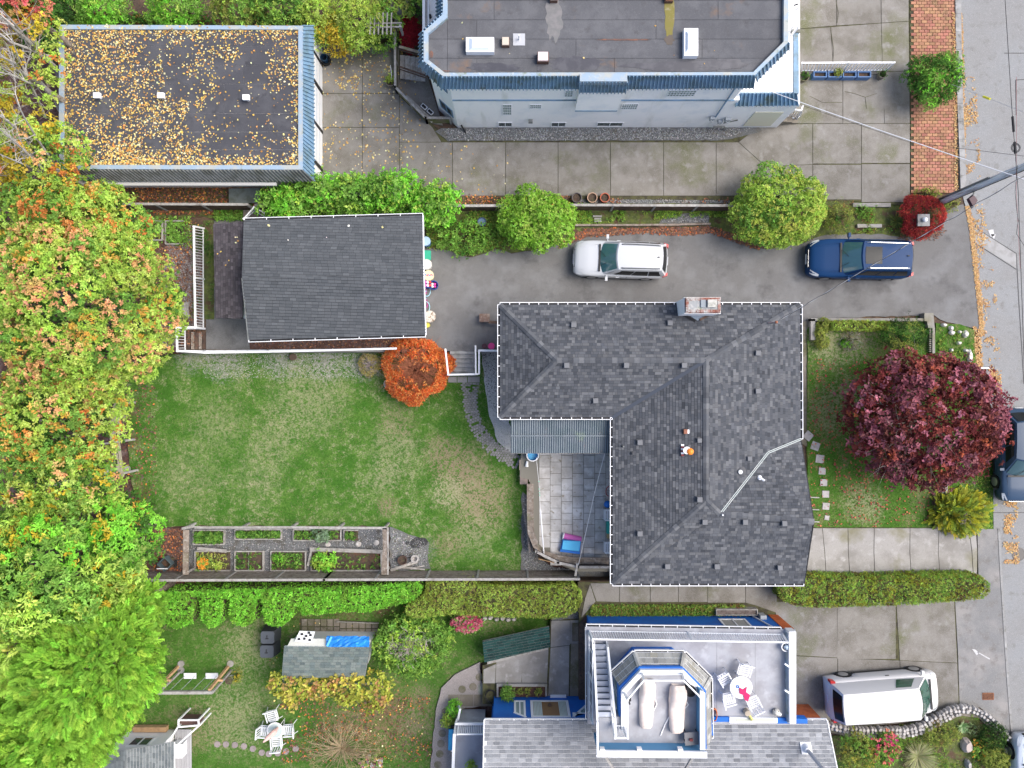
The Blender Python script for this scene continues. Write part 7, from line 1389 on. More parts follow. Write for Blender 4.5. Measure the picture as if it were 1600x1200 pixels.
w1 = wire('twisted service wire from the shingled roof mast to the utility pole', [MAST, (px_, py_, 9.2)], .014, pale, .1)
B().tube([Vector(MAST).lerp(Vector((px_, py_, 9.2)), i/30) + Vector((.02*math.cos(i*1.9), .03*math.sin(i*1.9), .03)) - Vector((0, 0, .1*4*(i/30)*(1-i/30))) for i in range(31)], .01, 4).build('strand', m_black, w1)
wire('pale thick wire from the white house awning across the brick verge', [P3(1196, 140, 5.6), P3(1760, 332, 9)], .017, mat('white_cable', (.62, .63, .65), .6), .15)
wire('thin dark strand drawn for a dashed wire shadow just above the pale wire over the concrete yard', [P3(1246, 162, 4.0), P3(1420, 222, 6.3), P3(1750, 262, 9)], .008)  # added strand standing in for the dashed dark shadow of the wires
w3 = wire('stay wire with a yellow marker sleeve over the street', [P3(1480, 129, 1.3), P3(1760, 237, 9.5)], .010, pale)
a, b = Vector(P3(1480, 129, 1.3)), Vector(P3(1760, 237, 9.5)); f = .27; B().tube([a.lerp(b, f - .022), a.lerp(b, f + .022)], .05, 8).build('marker_sleeve', mat('yellow_sleeve', (.65, .62, .05), .5), w3)
w4 = wire('black bundled cable running north to south above the street edge', [P3(1566, -70, 8.5), P3(1582, 185, 8.3), P3(1591, 300, 8.4), P3(1602, 620, 8.6)], .012)
for y0_, y1_, r in ((182, 206, .045), (222, 240, .05)): B().tube([P3(1582.3 + (y0_-185)*.08, y0_, 8.3), P3(1582.3 + (y1_-185)*.08, y1_, 8.3)], r, 8).build('splice_case', m_black, w4)
q = P3(1587, 231, 8.3)
for r in (.14, .18): B().tube([(q[0] + r*math.cos(k*.5), q[1] + r*math.sin(k*.5), 8.3) for k in range(14)], .014, 4).build('coil', m_black, w4)
wire('thin black cable with a joint box curling beside the bundled cable', [P3(1590, 258, 8.2), P3(1586, 300, 8.1), P3(1589, 330, 8.1), P3(1591, 345, 8.1), P3(1588, 365, 8.1), P3(1601, 385, 8.2)], .009, n=5)
wire('thin red cable close to the east frame edge', [P3(1588, 120, 8), P3(1588, 300, 8), P3(1594, 420, 8)], .006, mat('red_cable', (.25, .04, .04), .6))
# PATIO
pz_ = CZ + .1; pat = struct_root('patio_paving'); m_pave = mat('patio_paver', (.53, .51, .48), .9, [((.42, .40, .37), 2.2, .42, .62, 6), ((.62, .61, .59), 1.3, .52, .66, 5), ((.30, .27, .21), 5, .6, .7, 5)], bump=.25, bscale=50, rnd=.10)
mp = 0
for i in range(7):
 x0_ = 842.5 + i*17.4; y = 712 - (i % 2)*8 - 18
 while y < 868:
  x1_ = x0_ + 17.0; y1 = y + 17.6
  if y1 > 690 and (x0_ > 850 or y1 < 865): B().prism(shrink(PL(rect(x0_, y, min(x1_, 958), y1), pz_), .006), pz_ - .1, pz_ + random.uniform(-.006, .006)).build('paver', m_pave, pat)
  y += 18
slabs(pat, [rect(826, 722, 841, 753), rect(811, 718, 825, 735), rect(812, 737, 825, 757)], pz_ - .02, mat('reddish_slab', (.27, .22, .19), .9, [((.2, .17, .15), 3, .45, .65, 4)], rnd=.08))
def beam(par, name, a, b, w_, h, m=m_wood, z=None): return B().bar(P3(*a), P3(*b), w_, h).build(name, m, par)
bn = thing('timber_bench', 'long curved timber bench edging the west and south sides of the patio', 'bench', P3(832, 800, CZ)); zz = CZ + .5; op = [(832, 756), (832, 800), (833, 832), (840, 850), (851, 862), (872, 869), (900, 872.5), (953, 873)]
for k, dd in enumerate((0, 3.6, 7.0)):
 L_ = [(a - (dd if i < 3 else dd*.8 if i < 5 else dd*.25), b + (0 if i < 3 else dd*.55 if i < 5 else dd)) for i, (a, b) in enumerate(op)]
 for p, q in zip(L_, L_[1:]): beam(bn, 'plank', (*p, zz - k*.003), (*q, zz - k*.003), .11, .05)
for p in ((829, 760), (829, 800), (831, 832), (848, 864), (900, 876), (948, 877)): c = P3(*p, zz - .05); B().box(c[0] - .05, c[0] + .05, c[1] - .05, c[1] + .05, CZ - .3, zz - .06).build('post', m_wood, bn)
pf_ = thing('low_fence', 'low weathered timber fence south of the curved patio bench', 'fence', P3(900, 886, LZ)); zz = CZ + .9
for p, q in (((838, 862), (872, 879)), ((872, 879), (903, 886)), ((903, 886), (953, 886))): beam(pf_, 'rail', (*p, zz), (*q, zz), .12, .06, m_greywood); beam(pf_, 'board', (p[0], p[1] - 3, zz - .4), (q[0], q[1] - 3, zz - .4), .03, .55, m_woodd)
for p in ((838, 862), (872, 879), (903, 886)): c = P3(*p, zz); B().box(c[0] - .06, c[0] + .06, c[1] - .06, c[1] + .06, LZ, zz + .03).build('post', m_greywood, pf_)
B().bar(P3(841, 872, LZ + .5), P3(866, 878, LZ + .5), .04, .35).build('plank', m_woodn, pf_); beam(pf_, 'post', (902, 880, .6), (899, 900, .5), .1, .1, m_greywood)
ed = thing('edging_board', 'slim weathered board fence on gravel left of the curved bench', 'fence', P3(824, 835, LZ)); beam(ed, 'board', (821, 806, LZ + .4), (827, 863, LZ + .4), .06, .4, m_greywood); beam(ed, 'rail', (822, 806, LZ + .62), (828, 863, LZ + .62), .09, .04)
cl = thing('clothesline', 'white clothesline pole and line with green pegs beside the bench', 'clothesline', P3(849, 868, CZ)); mb = B(); B().tube([P3(850, 868, CZ + .5), P3(844.5, 796, 1.3)], .03, 8).build('pole', m_white, cl); B().tube([P3(844.5, 796, 1.3), P3(842, 755, 1.5), P3(838, 715, 1.8)], .008, 5).build('line', m_white, cl)
for p in ((842, 752), (842.5, 764), (843, 770), (843.5, 774)): c = P3(*p, 1.5); B().obox(c, (.07, .03, .1)).build('peg', mat('green_peg', (.25, .55, .4), .6), cl)
cl2 = thing('clothesline', 'long diagonal clothesline running from the patio cover to the low fence', 'clothesline', P3(945, 710, 2)); B().tube([P3(945, 708, 2.3), P3(929, 770, 1.7), P3(918, 820, 1.2), P3(904, 882, .7)], .010, 5).build('line', m_white, cl2)
# things on the patio
t = thing('play_bench', 'cyan and blue plastic bench with a pink roll lying behind it', 'bench', P3(893, 852, pz_)); a = P3(876, 862, pz_ + .3); b = P3(908, 845, pz_ + .3); cy = mat('cyan_plastic', (.10, .50, .80), .45); bl_ = mat('blue_plastic', (.02, .16, .55), .45)
B().hexa([P3(875, 862, pz_), P3(906, 866, pz_), P3(908, 845, pz_), P3(879, 843, pz_)], [P3(875, 862, pz_ + .28), P3(906, 866, pz_ + .28), P3(908, 845, pz_ + .28), P3(879, 843, pz_ + .28)]).build('base', bl_, t)
B().hexa([P3(878, 859, pz_ + .29), P3(905, 862, pz_ + .29), P3(907, 845, pz_ + .29), P3(880, 844, pz_ + .29)], [P3(878, 858, pz_ + .4), P3(905, 861, pz_ + .4), P3(907, 846, pz_ + .4), P3(880, 845, pz_ + .4)]).build('seat', cy, t)
t = thing('pink_roll', 'rolled pink mat behind the cyan plastic bench', 'mat', P3(893, 840, pz_)); B().tube([P3(880, 837, pz_ + .16), P3(908, 843, pz_ + .16)], .15, 12).build('roll', mat('pink_foam', (.60, .14, .42), .6), t); B().tube([P3(879.5, 836.8, pz_ + .16), P3(881, 837.2, pz_ + .16)], .16, 12).build('end', m_white, t)
t = thing('blue_tub', 'pale blue round tub under the edge of the patio cover', 'tub', P3(832, 709, pz_)); B().cyl(*P3(832, 710, pz_)[:2], pz_, pz_ + .4, .26, .3, 18, cap=False).cyl(*P3(832, 710, pz_)[:2], pz_ + .1, pz_ + .12, .26, n=18).build('body', mat('pale_blue', (.12, .45, .72), .4), t); B().ring(*P3(832, 710, pz_)[:2], pz_ + .38, pz_ + .42, .32, .27, 18).build('rim', m_white, t)
c = P3(823, 724, pz_); solo(B().tube([(c[0], c[1] - .15, pz_ + .08), (c[0] + .02, c[1] + .12, pz_ + .12)], [.09, .05], 8), 'white_bottle', 'white plastic jug on the reddish slabs near the blue tub', 'jug', m_white, (c[0], c[1], pz_))
def chair(name, label, loc, rz, group=None, m=None, w_=.5, legs=True, slats=5, splay=.0):
 t = thing(name, label, 'chair', (0, 0, 0), group); m = m or m_pl
 for i in range(slats): B().obox((0, -.19 + i*.095, .42), (w_*.86, .06, .02)).build('slat', m, t)
 B().bar((-w_/2, -.25, .41), (-w_/2, .25, .41), .04, .03).bar((w_/2, -.25, .41), (w_/2, .25, .41), .04, .03).bar((-w_/2, .25, .41), (w_/2, .25, .41), .04, .03).bar((-w_/2, -.25, .41), (w_/2, -.25, .41), .04, .03).build('seat_frame', m, t)
 B().bar((-w_/2, -.25, .42), (-w_/2, -.36, .88), .04, .04).bar((w_/2, -.25, .42), (w_/2, -.36, .88), .04, .04).bar((-w_/2, -.36, .88), (w_/2, -.36, .88), .05, .05).build('back_frame', m, t)
 for i in range(4): x = -w_*.36 + i*w_*.24; B().bar((x, -.27, .47), (x, -.35, .86), .05, .015).build('back_slat', m, t)
 for sx in (-1, 1):
  for sy in (-1, 1): B().bar((sx*w_*.46, sy*.24, .41), (sx*(w_*.5 + splay), sy*(.27 + splay), 0), .035, .035).build('leg', m, t)
  B().bar((sx*w_/2, -.3, .64), (sx*w_/2, .24, .62), .05, .03).build('armrest', m, t)
 t.location = loc; t.rotation_euler = (0, 0, rz); return t
m_pl = mat('white_plastic', (.76, .76, .77), .45)
for px, py, rz, lb in ((950, 802, 90, 'white plastic chair half under the eave, nearer the blue ball'), (950, 852, 90, 'white plastic chair half under the eave at the south end of the patio')): chair('plastic_chair', lb, P3(px, py, pz_), R(rz), 'white chairs under the patio eave')
c = P3(948.5, 787, pz_); solo(B().ball((c[0], c[1], pz_ + .2), .19, 14, 8), 'blue_ball', 'blue ball beside the white chairs under the eave', 'ball', bl_, (c[0], c[1], pz_), smooth=True)
t = thing('green_box', 'green plastic toy box between the two white patio chairs', 'box', P3(952, 824, pz_)); B().obox(P3(953, 822, pz_ + .2), (.35, .7, .4)).build('body', mat('teal_plastic', (.03, .35, .28), .5), t); B().obox(P3(953, 836, pz_ + .15), (.3, .3, .3)).build('tray', mat('tan_fabric', (.4, .3, .15), .8), t)
def bike(name, label, loc, rz, fr, ty, s=1.0, lean=.0):
 t = thing(name, label, 'bicycle', (0, 0, 0)); r = .28*s
 for x in (-.42*s, .42*s): B().tube([(x + r*math.cos(a*.4488), .0, r + r*math.sin(a*.4488)) for a in range(15)], .02, 5, cap=False).build('wheel', ty, t)
 B().tube([(-.42*s, 0, r), (-.1*s, 0, r*2.1), (.28*s, 0, r*2.2), (.42*s, 0, r)], .018, 5).tube([(-.1*s, 0, r*2.1), (0, 0, r), (.28*s, 0, r*2.2)], .016, 5).build('frame', fr, t); B().bar((.3*s, -.22*s, r*2.9), (.3*s, .22*s, r*2.9), .03, .03).bar((.28*s, 0, r*2.2), (.3*s, 0, r*2.9), .025, .025).build('handlebar', m_black, t); B().obox((-.14*s, 0, r*2.5), (.2*s, .1*s, .05)).build('saddle', m_black, t)
 t.location = loc; t.rotation_euler = (lean, 0, rz); return t
bike('bicycle', 'small black bicycle with a red wheel leaning by the house wall on the patio', P3(950, 754, pz_), R(75), m_black, mat('red_rubber', (.35, .04, .05), .5), .9, R(35))
# STEPS, RAILS, PATHS ON THE LAWN SIDE
stp = thing('concrete_steps', 'grey concrete steps going down from the driveway to the lawn', 'steps', P3(722, 565, LZ)); m_step = mat('step_concrete', (.33, .33, .32), .85, [((.24, .24, .22), 3, .45, .65, 5)], rnd=.06)
for i in range(6):
 z = -.02 - i*.145; a = XY(703, 546 + i*6.9, z); b = XY(743, 546 + (i+1)*6.9, z); B().box(a[0], b[0], b[1], a[1], LZ - .1, z).build('step', m_step, stp)
slabs(stp, [rect(700, 588, 714, 598), rect(714.5, 588, 730, 598), rect(730.5, 588, 750, 598)], LZ + .04, m_conc_grey)
railing('step_railing', 'white square railing on the west side of the lawn steps', [(697, 548, 0), (701, 585, -.5)], [(696, 546, .95), (700.5, 585, .95)], gap=.5, tr=.08); railing('step_railing', 'white rail along the foot of the lawn steps', [(700, 585, -.6), (745, 585, -.6)], [(700, 585.5, .9), (746, 584.5, .9)], gap=0, tr=.08); railing('step_railing', 'white double rail on the east side of the lawn steps', [(743.5, 545, 0), (743.5, 584, -.5)], [(743, 541, .95), (743.5, 584, .95)], gap=.5, tr=.07); railing('step_railing', 'white rail between the lawn steps and the house corner', [(748, 584, -.4), (748, 549, 0), (782, 549, 0)], [(748.5, 584, .9), (748.5, 547.5, .95), (783, 548, .95)], gap=.6, tr=.09)
rw = tag(B().prism(PL([(276, 547), (664, 546), (664, 549.5), (276, 551)], 0), LZ - .2, .01).build('retaining_wall', m_conc_grey), kind='structure')
railing('terrace_railing', 'long white railing on the retaining wall between the small garage and the lawn', [(320, 548, 0), (420, 547, 0), (520, 546, 0), (618, 545, 0)], [(318, 551, 1.0), (420, 549.5, 1.0), (520, 547, 1.0), (619, 544.5, 1.0)], gap=.5, tr=.10)
railing('terrace_railing', 'white baluster railing along the gravel west of the small garage', [(319, 357, 0), (319, 436, 0), (319, 514, 0)], [(303, 354, 1.1), (304, 434, 1.1), (305.5, 512, 1.1)], gap=.135, tr=.09)
railing('terrace_railing', 'short white baluster railing beside the timber steps, lowest on the west', [(290.5, 514, 0), (290.5, 548, 0)], [(276, 511.5, 1.1), (277, 548.5, 1.1)], gap=.13, tr=.09); railing('terrace_railing', 'white rail joining the two west railings at their corner', [(320, 513.5, 0), (289, 514, 0)], [(305, 511, 1.1), (276, 512, 1.1)], gap=0, tr=.08); railing('terrace_railing', 'white rail corner south of the timber steps', [(290, 548, 0), (320, 548, 0)], [(277, 548, 1.0), (320, 551, 1.0)], gap=0, tr=.09)
ts = thing('timber_steps', 'dark timber steps between the white railings west of the small garage', 'steps', P3(305, 532, -.2))
for i in range(5): a = XY(293 + i*6, 519, 0); b = XY(297.5 + i*6, 546, 0); B().box(a[0], b[0], b[1], a[1], -.3, .02 + i*.004).build('tread', m_wood if i % 2 else m_woodd, ts)
railing('porch_railing', 'white fan shaped railing at the north west corner of the small garage', [(384, 342, .4), (398, 330, .4), (414, 340, .4)], [(381, 342, 1.4), (397, 324, 1.4), (414, 333, 1.4)], gap=.15, tr=.06)
B().prism(PL(rect(380, 328, 420, 346), .3), -.02, .3).build('stoop', m_conc_dark, mg)
# curved paver path
pth = struct_root('paver_path'); mb = B(); cpt = np.array([(736, 598), (735, 620), (738, 645), (749, 672), (765, 694), (786, 710), (812, 722)]); m_pp = mat('path_paver', (.3, .29, .28), .9, attr=True, bump=.3, bscale=40)
ts_ = np.linspace(0, 6, 46); ctr = np.stack([np.interp(ts_, range(7), cpt[:, k]) for k in (0, 1)], 1)
for i in range(len(ctr) - 1):
 d = ctr[i+1] - ctr[i]; l = np.linalg.norm(d); nrm = np.array([-d[1], d[0]])/l; hw = np.interp(i, [0, 12, 25, 45], [13, 10, 10, 11])
 for k in range(5):
  if random.random() < .07: continue
  o = -hw + (k + (.5 if i % 2 else 0))*hw*.42; q = ctr[i] + nrm*o; s_ = random.uniform(.9, 1.0); v = random.uniform(.8, 1.15); mb.cc = (.27*v, .26*v, .25*v)
  c4 = [q + d*.04, q + nrm*hw*.38*s_ + d*.04, q + nrm*hw*.38*s_ + d*.92, q + d*.92]; mb.prism(PL([tuple(c_) for c_ in c4], LZ + .03), LZ - .04, LZ + .035 + random.uniform(-.006, .006))
mb.build('paver', m_pp, pth, colored=True, kind='stuff')
# FENCES
def fence(name, label, pts, z0, z1, bay=2.35, tops=None, panel=m_woodd, capm=m_greywood, gap=0, capw=.12, posts=True, boards=3, cat='fence'):
 """pts: base line in picture coordinates at z0; boards run along the fence"""
 t = thing(name, label, cat, P3(*pts[0], z0))
 for p, q in zip(pts, pts[1:]):
  a, b = Vector(P3(*p, z0)), Vector(P3(*q, z0)); n = max(1, round((b-a).length/bay)); d = (b-a)/n
  for i in range(n):
   s, e = a + d*i, a + d*(i+1); u = d.normalized()*.06; h = (z1-z0-.1)/boards
   for k in range(boards): zc = z0 + .06 + h*(k+.5); B().bar((s + u) + Vector((0, 0, zc - z0)), (e - u) + Vector((0, 0, zc - z0)), .03 + .004*(k % 2), h - .02).build('board', panel, t)
   B().bar(s + Vector((0, 0, z1 - z0 + .02)), e + Vector((0, 0, z1 - z0 + .02)), capw, .04).build('cap_rail', capm, t)
  for i in range(n+1): s = a + d*i; B().bar(s, s + Vector((0, 0, z1 - z0 + .06)), .1, .1).build('post', capm, t)
 return t
fence('wooden_fence', 'weathered fence behind the flower pots, between the two round bushes', [(890, 329), (1145, 330)], 0, 1.1, 2.35)
fence('wooden_fence', 'weathered fence between the leafy shrubs and the round light green bush', [(712, 330), (790, 330)], 0, 1.1, 2.4); fence('wooden_fence', 'dark wooden fence under the leaf covered garage, north of the gravel corner', [(192, 328), (400, 329)], 0, 1.2, 2.6); fence('wooden_fence', 'hidden stretch of dark fence behind the leafy shrubs', [(412, 329), (700, 330)], 0, 1.1, 2.6)
fence('timber_fence', 'long horizontal board fence between the lawn garden and the scalloped hedge', [(222, 893), (520, 892), (900, 891)], LZ, .75, 2.42, panel=m_wood, boards=4)
fence('timber_fence', 'short board fence below the laurel hedge corner by the big cedar', [(249, 958), (250, 1030)], LZ, .3, 2.2, panel=m_wood, boards=2)
bf = thing('boundary_fence', 'pale plank fence with cross arms at the west edge of the lawn', 'fence', P3(185, 690, LZ))
for p, q in (((187, 625), (185, 690)), ((185, 690), (192, 745)), ((180, 628), (178, 690)), ((178, 690), (187, 744)), ((174, 640), (174, 690)), ((174, 690), (182, 725))): beam(bf, 'plank', (*p, .6), (*q, .6), .13 if p[0] != 180 and p[0] != 178 else .17, .04, mat('pale_plank', (.40, .36, .27), .9, [((.28, .26, .18), 3, .45, .65, 5)], rnd=.1))
for p, q in (((174, 639), (200, 638)), ((158, 694), (198, 688))): beam(bf, 'cross_arm', (*p, .75), (*q, .75), .09, .07, m_greywood)
for p in ((186, 630), (185, 690), (190, 740)): c = P3(*p, .6); B().box(c[0]-.05, c[0]+.05, c[1]-.05, c[1]+.05, LZ, .58).build('post', m_greywood, bf)
# garden enclosure
ge = thing('garden_enclosure', 'weathered post and rail frame around the raised vegetable beds', 'fence', P3(445, 860, LZ)); zt_ = .15
for p, q, w_ in (((284, 826), (304, 822), .12), ((304, 824), (455, 824), .12), ((455, 824), (605, 825), .12), ((291, 828), (290, 898), .28), ((601, 825), (602, 862), .22), ((602, 862), (600, 898), .26), ((606, 824), (606, 898), .08)): beam(ge, 'rail', (*p, zt_), (*q, zt_), w_, .05, m_greywood if w_ < .2 else m_wood)
for x_ in (291, 378, 455, 530, 602): c = P3(x_, 824, zt_); B().box(c[0]-.05, c[0]+.05, c[1]-.05, c[1]+.05, LZ, zt_ + .02).build('post', m_greywood, ge)
for x_ in (291, 602): c = P3(x_, 895, zt_); B().box(c[0]-.05, c[0]+.05, c[1]-.05, c[1]+.05, LZ, zt_ + .02).build('post', m_greywood, ge)
for x_ in (296, 336, 380, 424, 470, 520, 566): a = P3(x_, 826, zt_); B().bar((a[0], a[1], LZ), (a[0] + .9, a[1] + .0, LZ + .9), .012, .012) if False else None
def bed(label, x0_, y0_, x1_, y1_, pal, n, ends='nsew', h=.12, m=m_greywood, tall=.2, w_=.06):
 z = LZ + h; t = thing('raised_bed', label, 'garden bed', P3((x0_+x1_)/2, (y0_+y1_)/2, LZ), 'raised vegetable beds'); k = dict(n=((x0_, y0_), (x1_, y0_)), s=((x0_, y1_), (x1_, y1_)), w=((x0_, y0_), (x0_, y1_)), e=((x1_, y0_), (x1_, y1_)))
 for c_ in ends: beam(t, 'plank', (*k[c_][0], z - .07), (*k[c_][1], z - .07), w_, .2 + .004*ord(c_) % .01, m)
 B().prism(PL(rect(x0_ + .8, y0_ + .8, x1_ - .8, y1_ - .8), z - .06), LZ - .1, z - .06).build('soil', m_soil, t)
 if n: xy = scatter_in(PL(rect(x0_ + 3, y0_ + 3, x1_ - 3, y1_ - 3), z), n); v, c_ = rosettes(np.column_stack([xy, z + RNG.random(n)*tall]), np.tile([0, 0, 1.0], (n, 1)) + RNG.normal(0, .3, (n, 3)), 6, .1, .05, jit(pal, n, .15), .6); build_crown(t, 'seedlings', v, c_)['kind'] = 'stuff'
 return t
gm_ = gl_['mid'] + gl_['green']
bed('raised bed full of green leaves in the north west corner of the enclosure', 303, 828, 351, 850, gm_, 420); bed('wide raised bed with mixed greens, second along the north rail', 368, 827, 440, 842, gm_, 330); bed('raised bed with a grey green bush, third along the north rail', 459, 827, 533, 844, gm_, 130); bed('small raised bed with dark soil at the north east of the enclosure', 538, 828, 560, 845, gm_, 40, 'nw')
bed('raised bed with orange flowers in the south west corner of the enclosure', 306, 861, 360, 891, gl_['olive'], 90, 'nws', .14); bed('pale framed raised bed with bare soil and a centre bar', 368, 861, 412, 891, gm_, 50); bed('raised bed with red brown soil and small green rows', 424, 861, 478, 891, gm_, 130); bed('largest raised bed with a lime green crop on its west end', 487, 861, 596, 891, gm_, 60)
beam(ge, 'plank', (308, 857, LZ + .2), (354, 861, LZ + .2), .17, .05, m_greywood); beam(ge, 'plank', (484, 858, LZ + .22), (598, 862, LZ + .22), .19, .05, m_greywood); beam(ge, 'plank', (487, 858, LZ + .2), (481, 884, LZ + .2), .1, .06, m_greywood); beam(ge, 'batten', (388.5, 862, LZ + .1), (388.5, 891, LZ + .1), .03, .03, m_greywood)
bush('crop_plant', 'lime green leafy crop in the largest raised bed', 506, 877, 20, 13, LZ + .05, .45, [gl_['lime'], gl_['bright']], None, L=.15, W=.08, dens=18, nb_=6, br=.2, cat='plant'); bush('crop_plant', 'pale grey green herb bush over the north raised bed', 501, 836, 13, 12, LZ + .05, .5, [((.25, .36, .22), (.2, .3, .18)), gl_['bright']], None, L=.1, W=.05, dens=34, cat='plant')
flowers('marigolds', 'orange marigolds in the south west raised bed', 316, 880, 8, 10, LZ + .05, .35, [gl_['mid']], ((.85, .32, .04), (.8, .45, .08)), nf_=50, cat='flowers', fr=.08); bush('crop_plant', 'small yellow green plants beside the marigolds', 338, 884, 10, 6, LZ + .05, .3, [gl_['yg']], None, dens=36, cat='plant'); bush('crop_plant', 'two small green seedlings in the red soil bed', 436, 875, 7, 6, LZ + .05, .3, [gl_['bright']], None, dens=40, cat='plant')
def stone_at(name, label, px, py, z, rx_, ry_, h, m=m_stone, group=None, cat='stone', parent=None):
 c = P3(px, py, z); mb = B(); n = 9; rr = random.Random(int(px*7+py)); ring = []
 for lvl, (f, zz_) in enumerate(((1, 0), (.95, .5), (.6, 1.0))):
  ring += [(c[0] + math.cos(k/n*6.283)*M(rx_)*f*rr.uniform(.85, 1.1), c[1] + math.sin(k/n*6.283)*M(ry_)*f*rr.uniform(.85, 1.1), z - .03 + (h+.03)*zz_) for k in range(n)]
 mb.add(ring, [(l*n+k, l*n+(k+1) % n, (l+1)*n+(k+1) % n, (l+1)*n+k) for l in range(2) for k in range(n)] + [tuple(2*n+k for k in range(n))])
 if parent is not None: return mb.build(name, m, parent)
 return solo(mb, name, label, cat, m, c, group)
for px, py, lb in ((512, 851, 'tan flat stone west of its two pale neighbours in the enclosure'), (560, 850, 'pale flat stone in the middle of the enclosure path'), (588, 848, 'pale flat stone nearest the east rail of the enclosure')): stone_at('stepping_stone', lb, px, py, LZ + .01, 5, 4.5, .05, m_stone, 'flat stones between the raised beds')
# fire pit corner
t = thing('clay_pot', 'dark round pot with earth beside the driftwood logs', 'pot', P3(630, 873, LZ)); c = P3(630, 873, LZ); B().ring(c[0], c[1], LZ, LZ + .35, .2, .17, 16, .24).build('body', mat('brown_clay', (.08, .05, .04), .7), t); B().cyl(c[0], c[1], LZ, LZ + .26, .2, n=16).build('soil', m_soil, t)
t = thing('garden_urn', 'small white stone urn at the end of the driftwood logs', 'urn', P3(650, 870, LZ)); c = P3(650, 870, LZ); B().cyl(c[0], c[1], LZ, LZ + .25, .12, .1, 12).cyl(c[0], c[1], LZ + .25, LZ + .45, .1, .2, 12, cap=False).build('body', m_stone, t); B().ring(c[0], c[1], LZ + .4, LZ + .46, .21, .12, 12).build('rim', m_stone, t)
for p, q, r, lb in (((611, 891), (652, 878), .09, 'longest grey driftwood log beside the garden enclosure'), ((618, 886), (664, 890), .06, 'thin driftwood log crossing under the longest one'), ((642, 889), (663, 884), .05, 'short driftwood log nearest the lawn'), ((630, 884), (648, 876), .05, 'pale driftwood stick lying on top of the logs')): t = B().tube([P3(*p, LZ + r), tuple(Vector(P3(*p, LZ + r)).lerp(Vector(P3(*q, LZ + r*1.5)), .5) + Vector((.02, .03, .05))), P3(*q, LZ + r)], [r, r*.9, r*.6], 7); solo(t, 'driftwood_log', lb, 'log', m_pbark, P3(*p, LZ), 'driftwood logs by the enclosure')
tag(B().prism(rough(PL([(632, 848), (645, 841), (662, 839), (669, 846), (662, 853), (645, 857)], LZ + .02), .12, .05), LZ, LZ + .02).build('ash_patch', mat('charcoal', (.035, .035, .038), .95, [((.12, .12, .12), 12, .52, .65, 4)], bump=.8, bscale=20)), kind='structure')
t = thing('garden_cart', 'dark grey garden cart with white handle bar in the leafy corner', 'cart', P3(267, 878, LZ)); c = P3(266, 877, LZ); m_cart = mat('slate_plastic', (.07, .10, .11), .6); B().ring(c[0], c[1], LZ + .2, LZ + .65, .38, .33, 4).build('tub', m_cart, t); B().box(c[0]-.3, c[0]+.3, c[1]-.25, c[1]+.25, LZ + .18, LZ + .3).build('load', m_soil, t); B().bar((c[0]-.35, c[1]-.2, LZ + .7), (c[0]+.2, c[1]-.2, LZ + .7), .04, .04).build('handle', m_white, t)
for s in (-1, 1): B().tube([(c[0]+s*.33, c[1]-.06, LZ + .18), (c[0]+s*.4, c[1]-.06, LZ + .18)], .18, 14).build('wheel', m_tyre, t)
# FRONT GARDEN
for i, (px, py, a) in enumerate(((1263, 681, 40), (1274, 697, 20), (1281, 717, 8), (1284.5, 736, 3), (1287, 754, 2), (1290, 772, 2), (1290.5, 791, 5), (1292, 809, 8))):
 c = P3(px, py, FZ + .02); s_ = M(12.5 if i < 3 else 10.5 if i < 7 else 7); B().obox((c[0], c[1], FZ + .01), (s_, s_, .06), R(-a)).build('stepping_slab', mat('pale_slab', (.40, .38, .37), .9, [((.3, .28, .26), 3, .5, .66, 5)], rnd=.06), [o for o in sc.objects if o.name == 'stepping_slabs'][0] if i else struct_root('stepping_slabs'))
fw_ = thing('garden_wall', 'low grey concrete wall around the raised front garden', 'wall', P3(1365, 502, 0))
for pts in ([(1268, 498), (1275, 498), (1275, 531), (1268, 531)], [(1268, 497), (1455, 497), (1455, 501.5), (1268, 501.5)], [(1445, 489), (1459, 489), (1461, 512), (1451, 512), (1449, 501.5), (1445, 501.5)]): B().prism(PL(pts, .4), -.1, .32 + .05*(len(pts) == 6)).build('wall_block', m_conc_grey, fw_)
for y0_, y1_, lb in ((512, 552, 'low toothed stone wall stub north of the purple maple'), (741, 784, 'low toothed stone wall stub south of the purple maple')):
 xo = 0 if y0_ < 600 else 20; t = thing('toothed_wall', lb, 'wall', P3(1456 + xo, (y0_+y1_)/2, 0)); B().prism(PL(rect(1457 + xo, y0_, 1461 + xo, y1_), .35), -.1, .35).build('wall_block', m_conc_grey, t)
 for k in range(int((y1_-y0_)/3)): B().prism(PL(rect(1452.5 + xo, y0_ + k*3, 1457 + xo, y0_ + k*3 + 1.7), .3), .1, .3).build('tooth', m_conc_grey, t)
te = thing('edging_timber', 'old timber edging around the golden conifer bed', 'edging', P3(1460, 800, 0)); beam(te, 'timber', (1459, 770, .18), (1461, 826, .18), .1, .14, m_woodd); beam(te, 'timber', (1461, 824, .16), (1484, 825, .16), .09, .12, m_greywood); beam(te, 'timber', (1458, 777, .17), (1480, 781, .17), .09, .12, m_woodd)
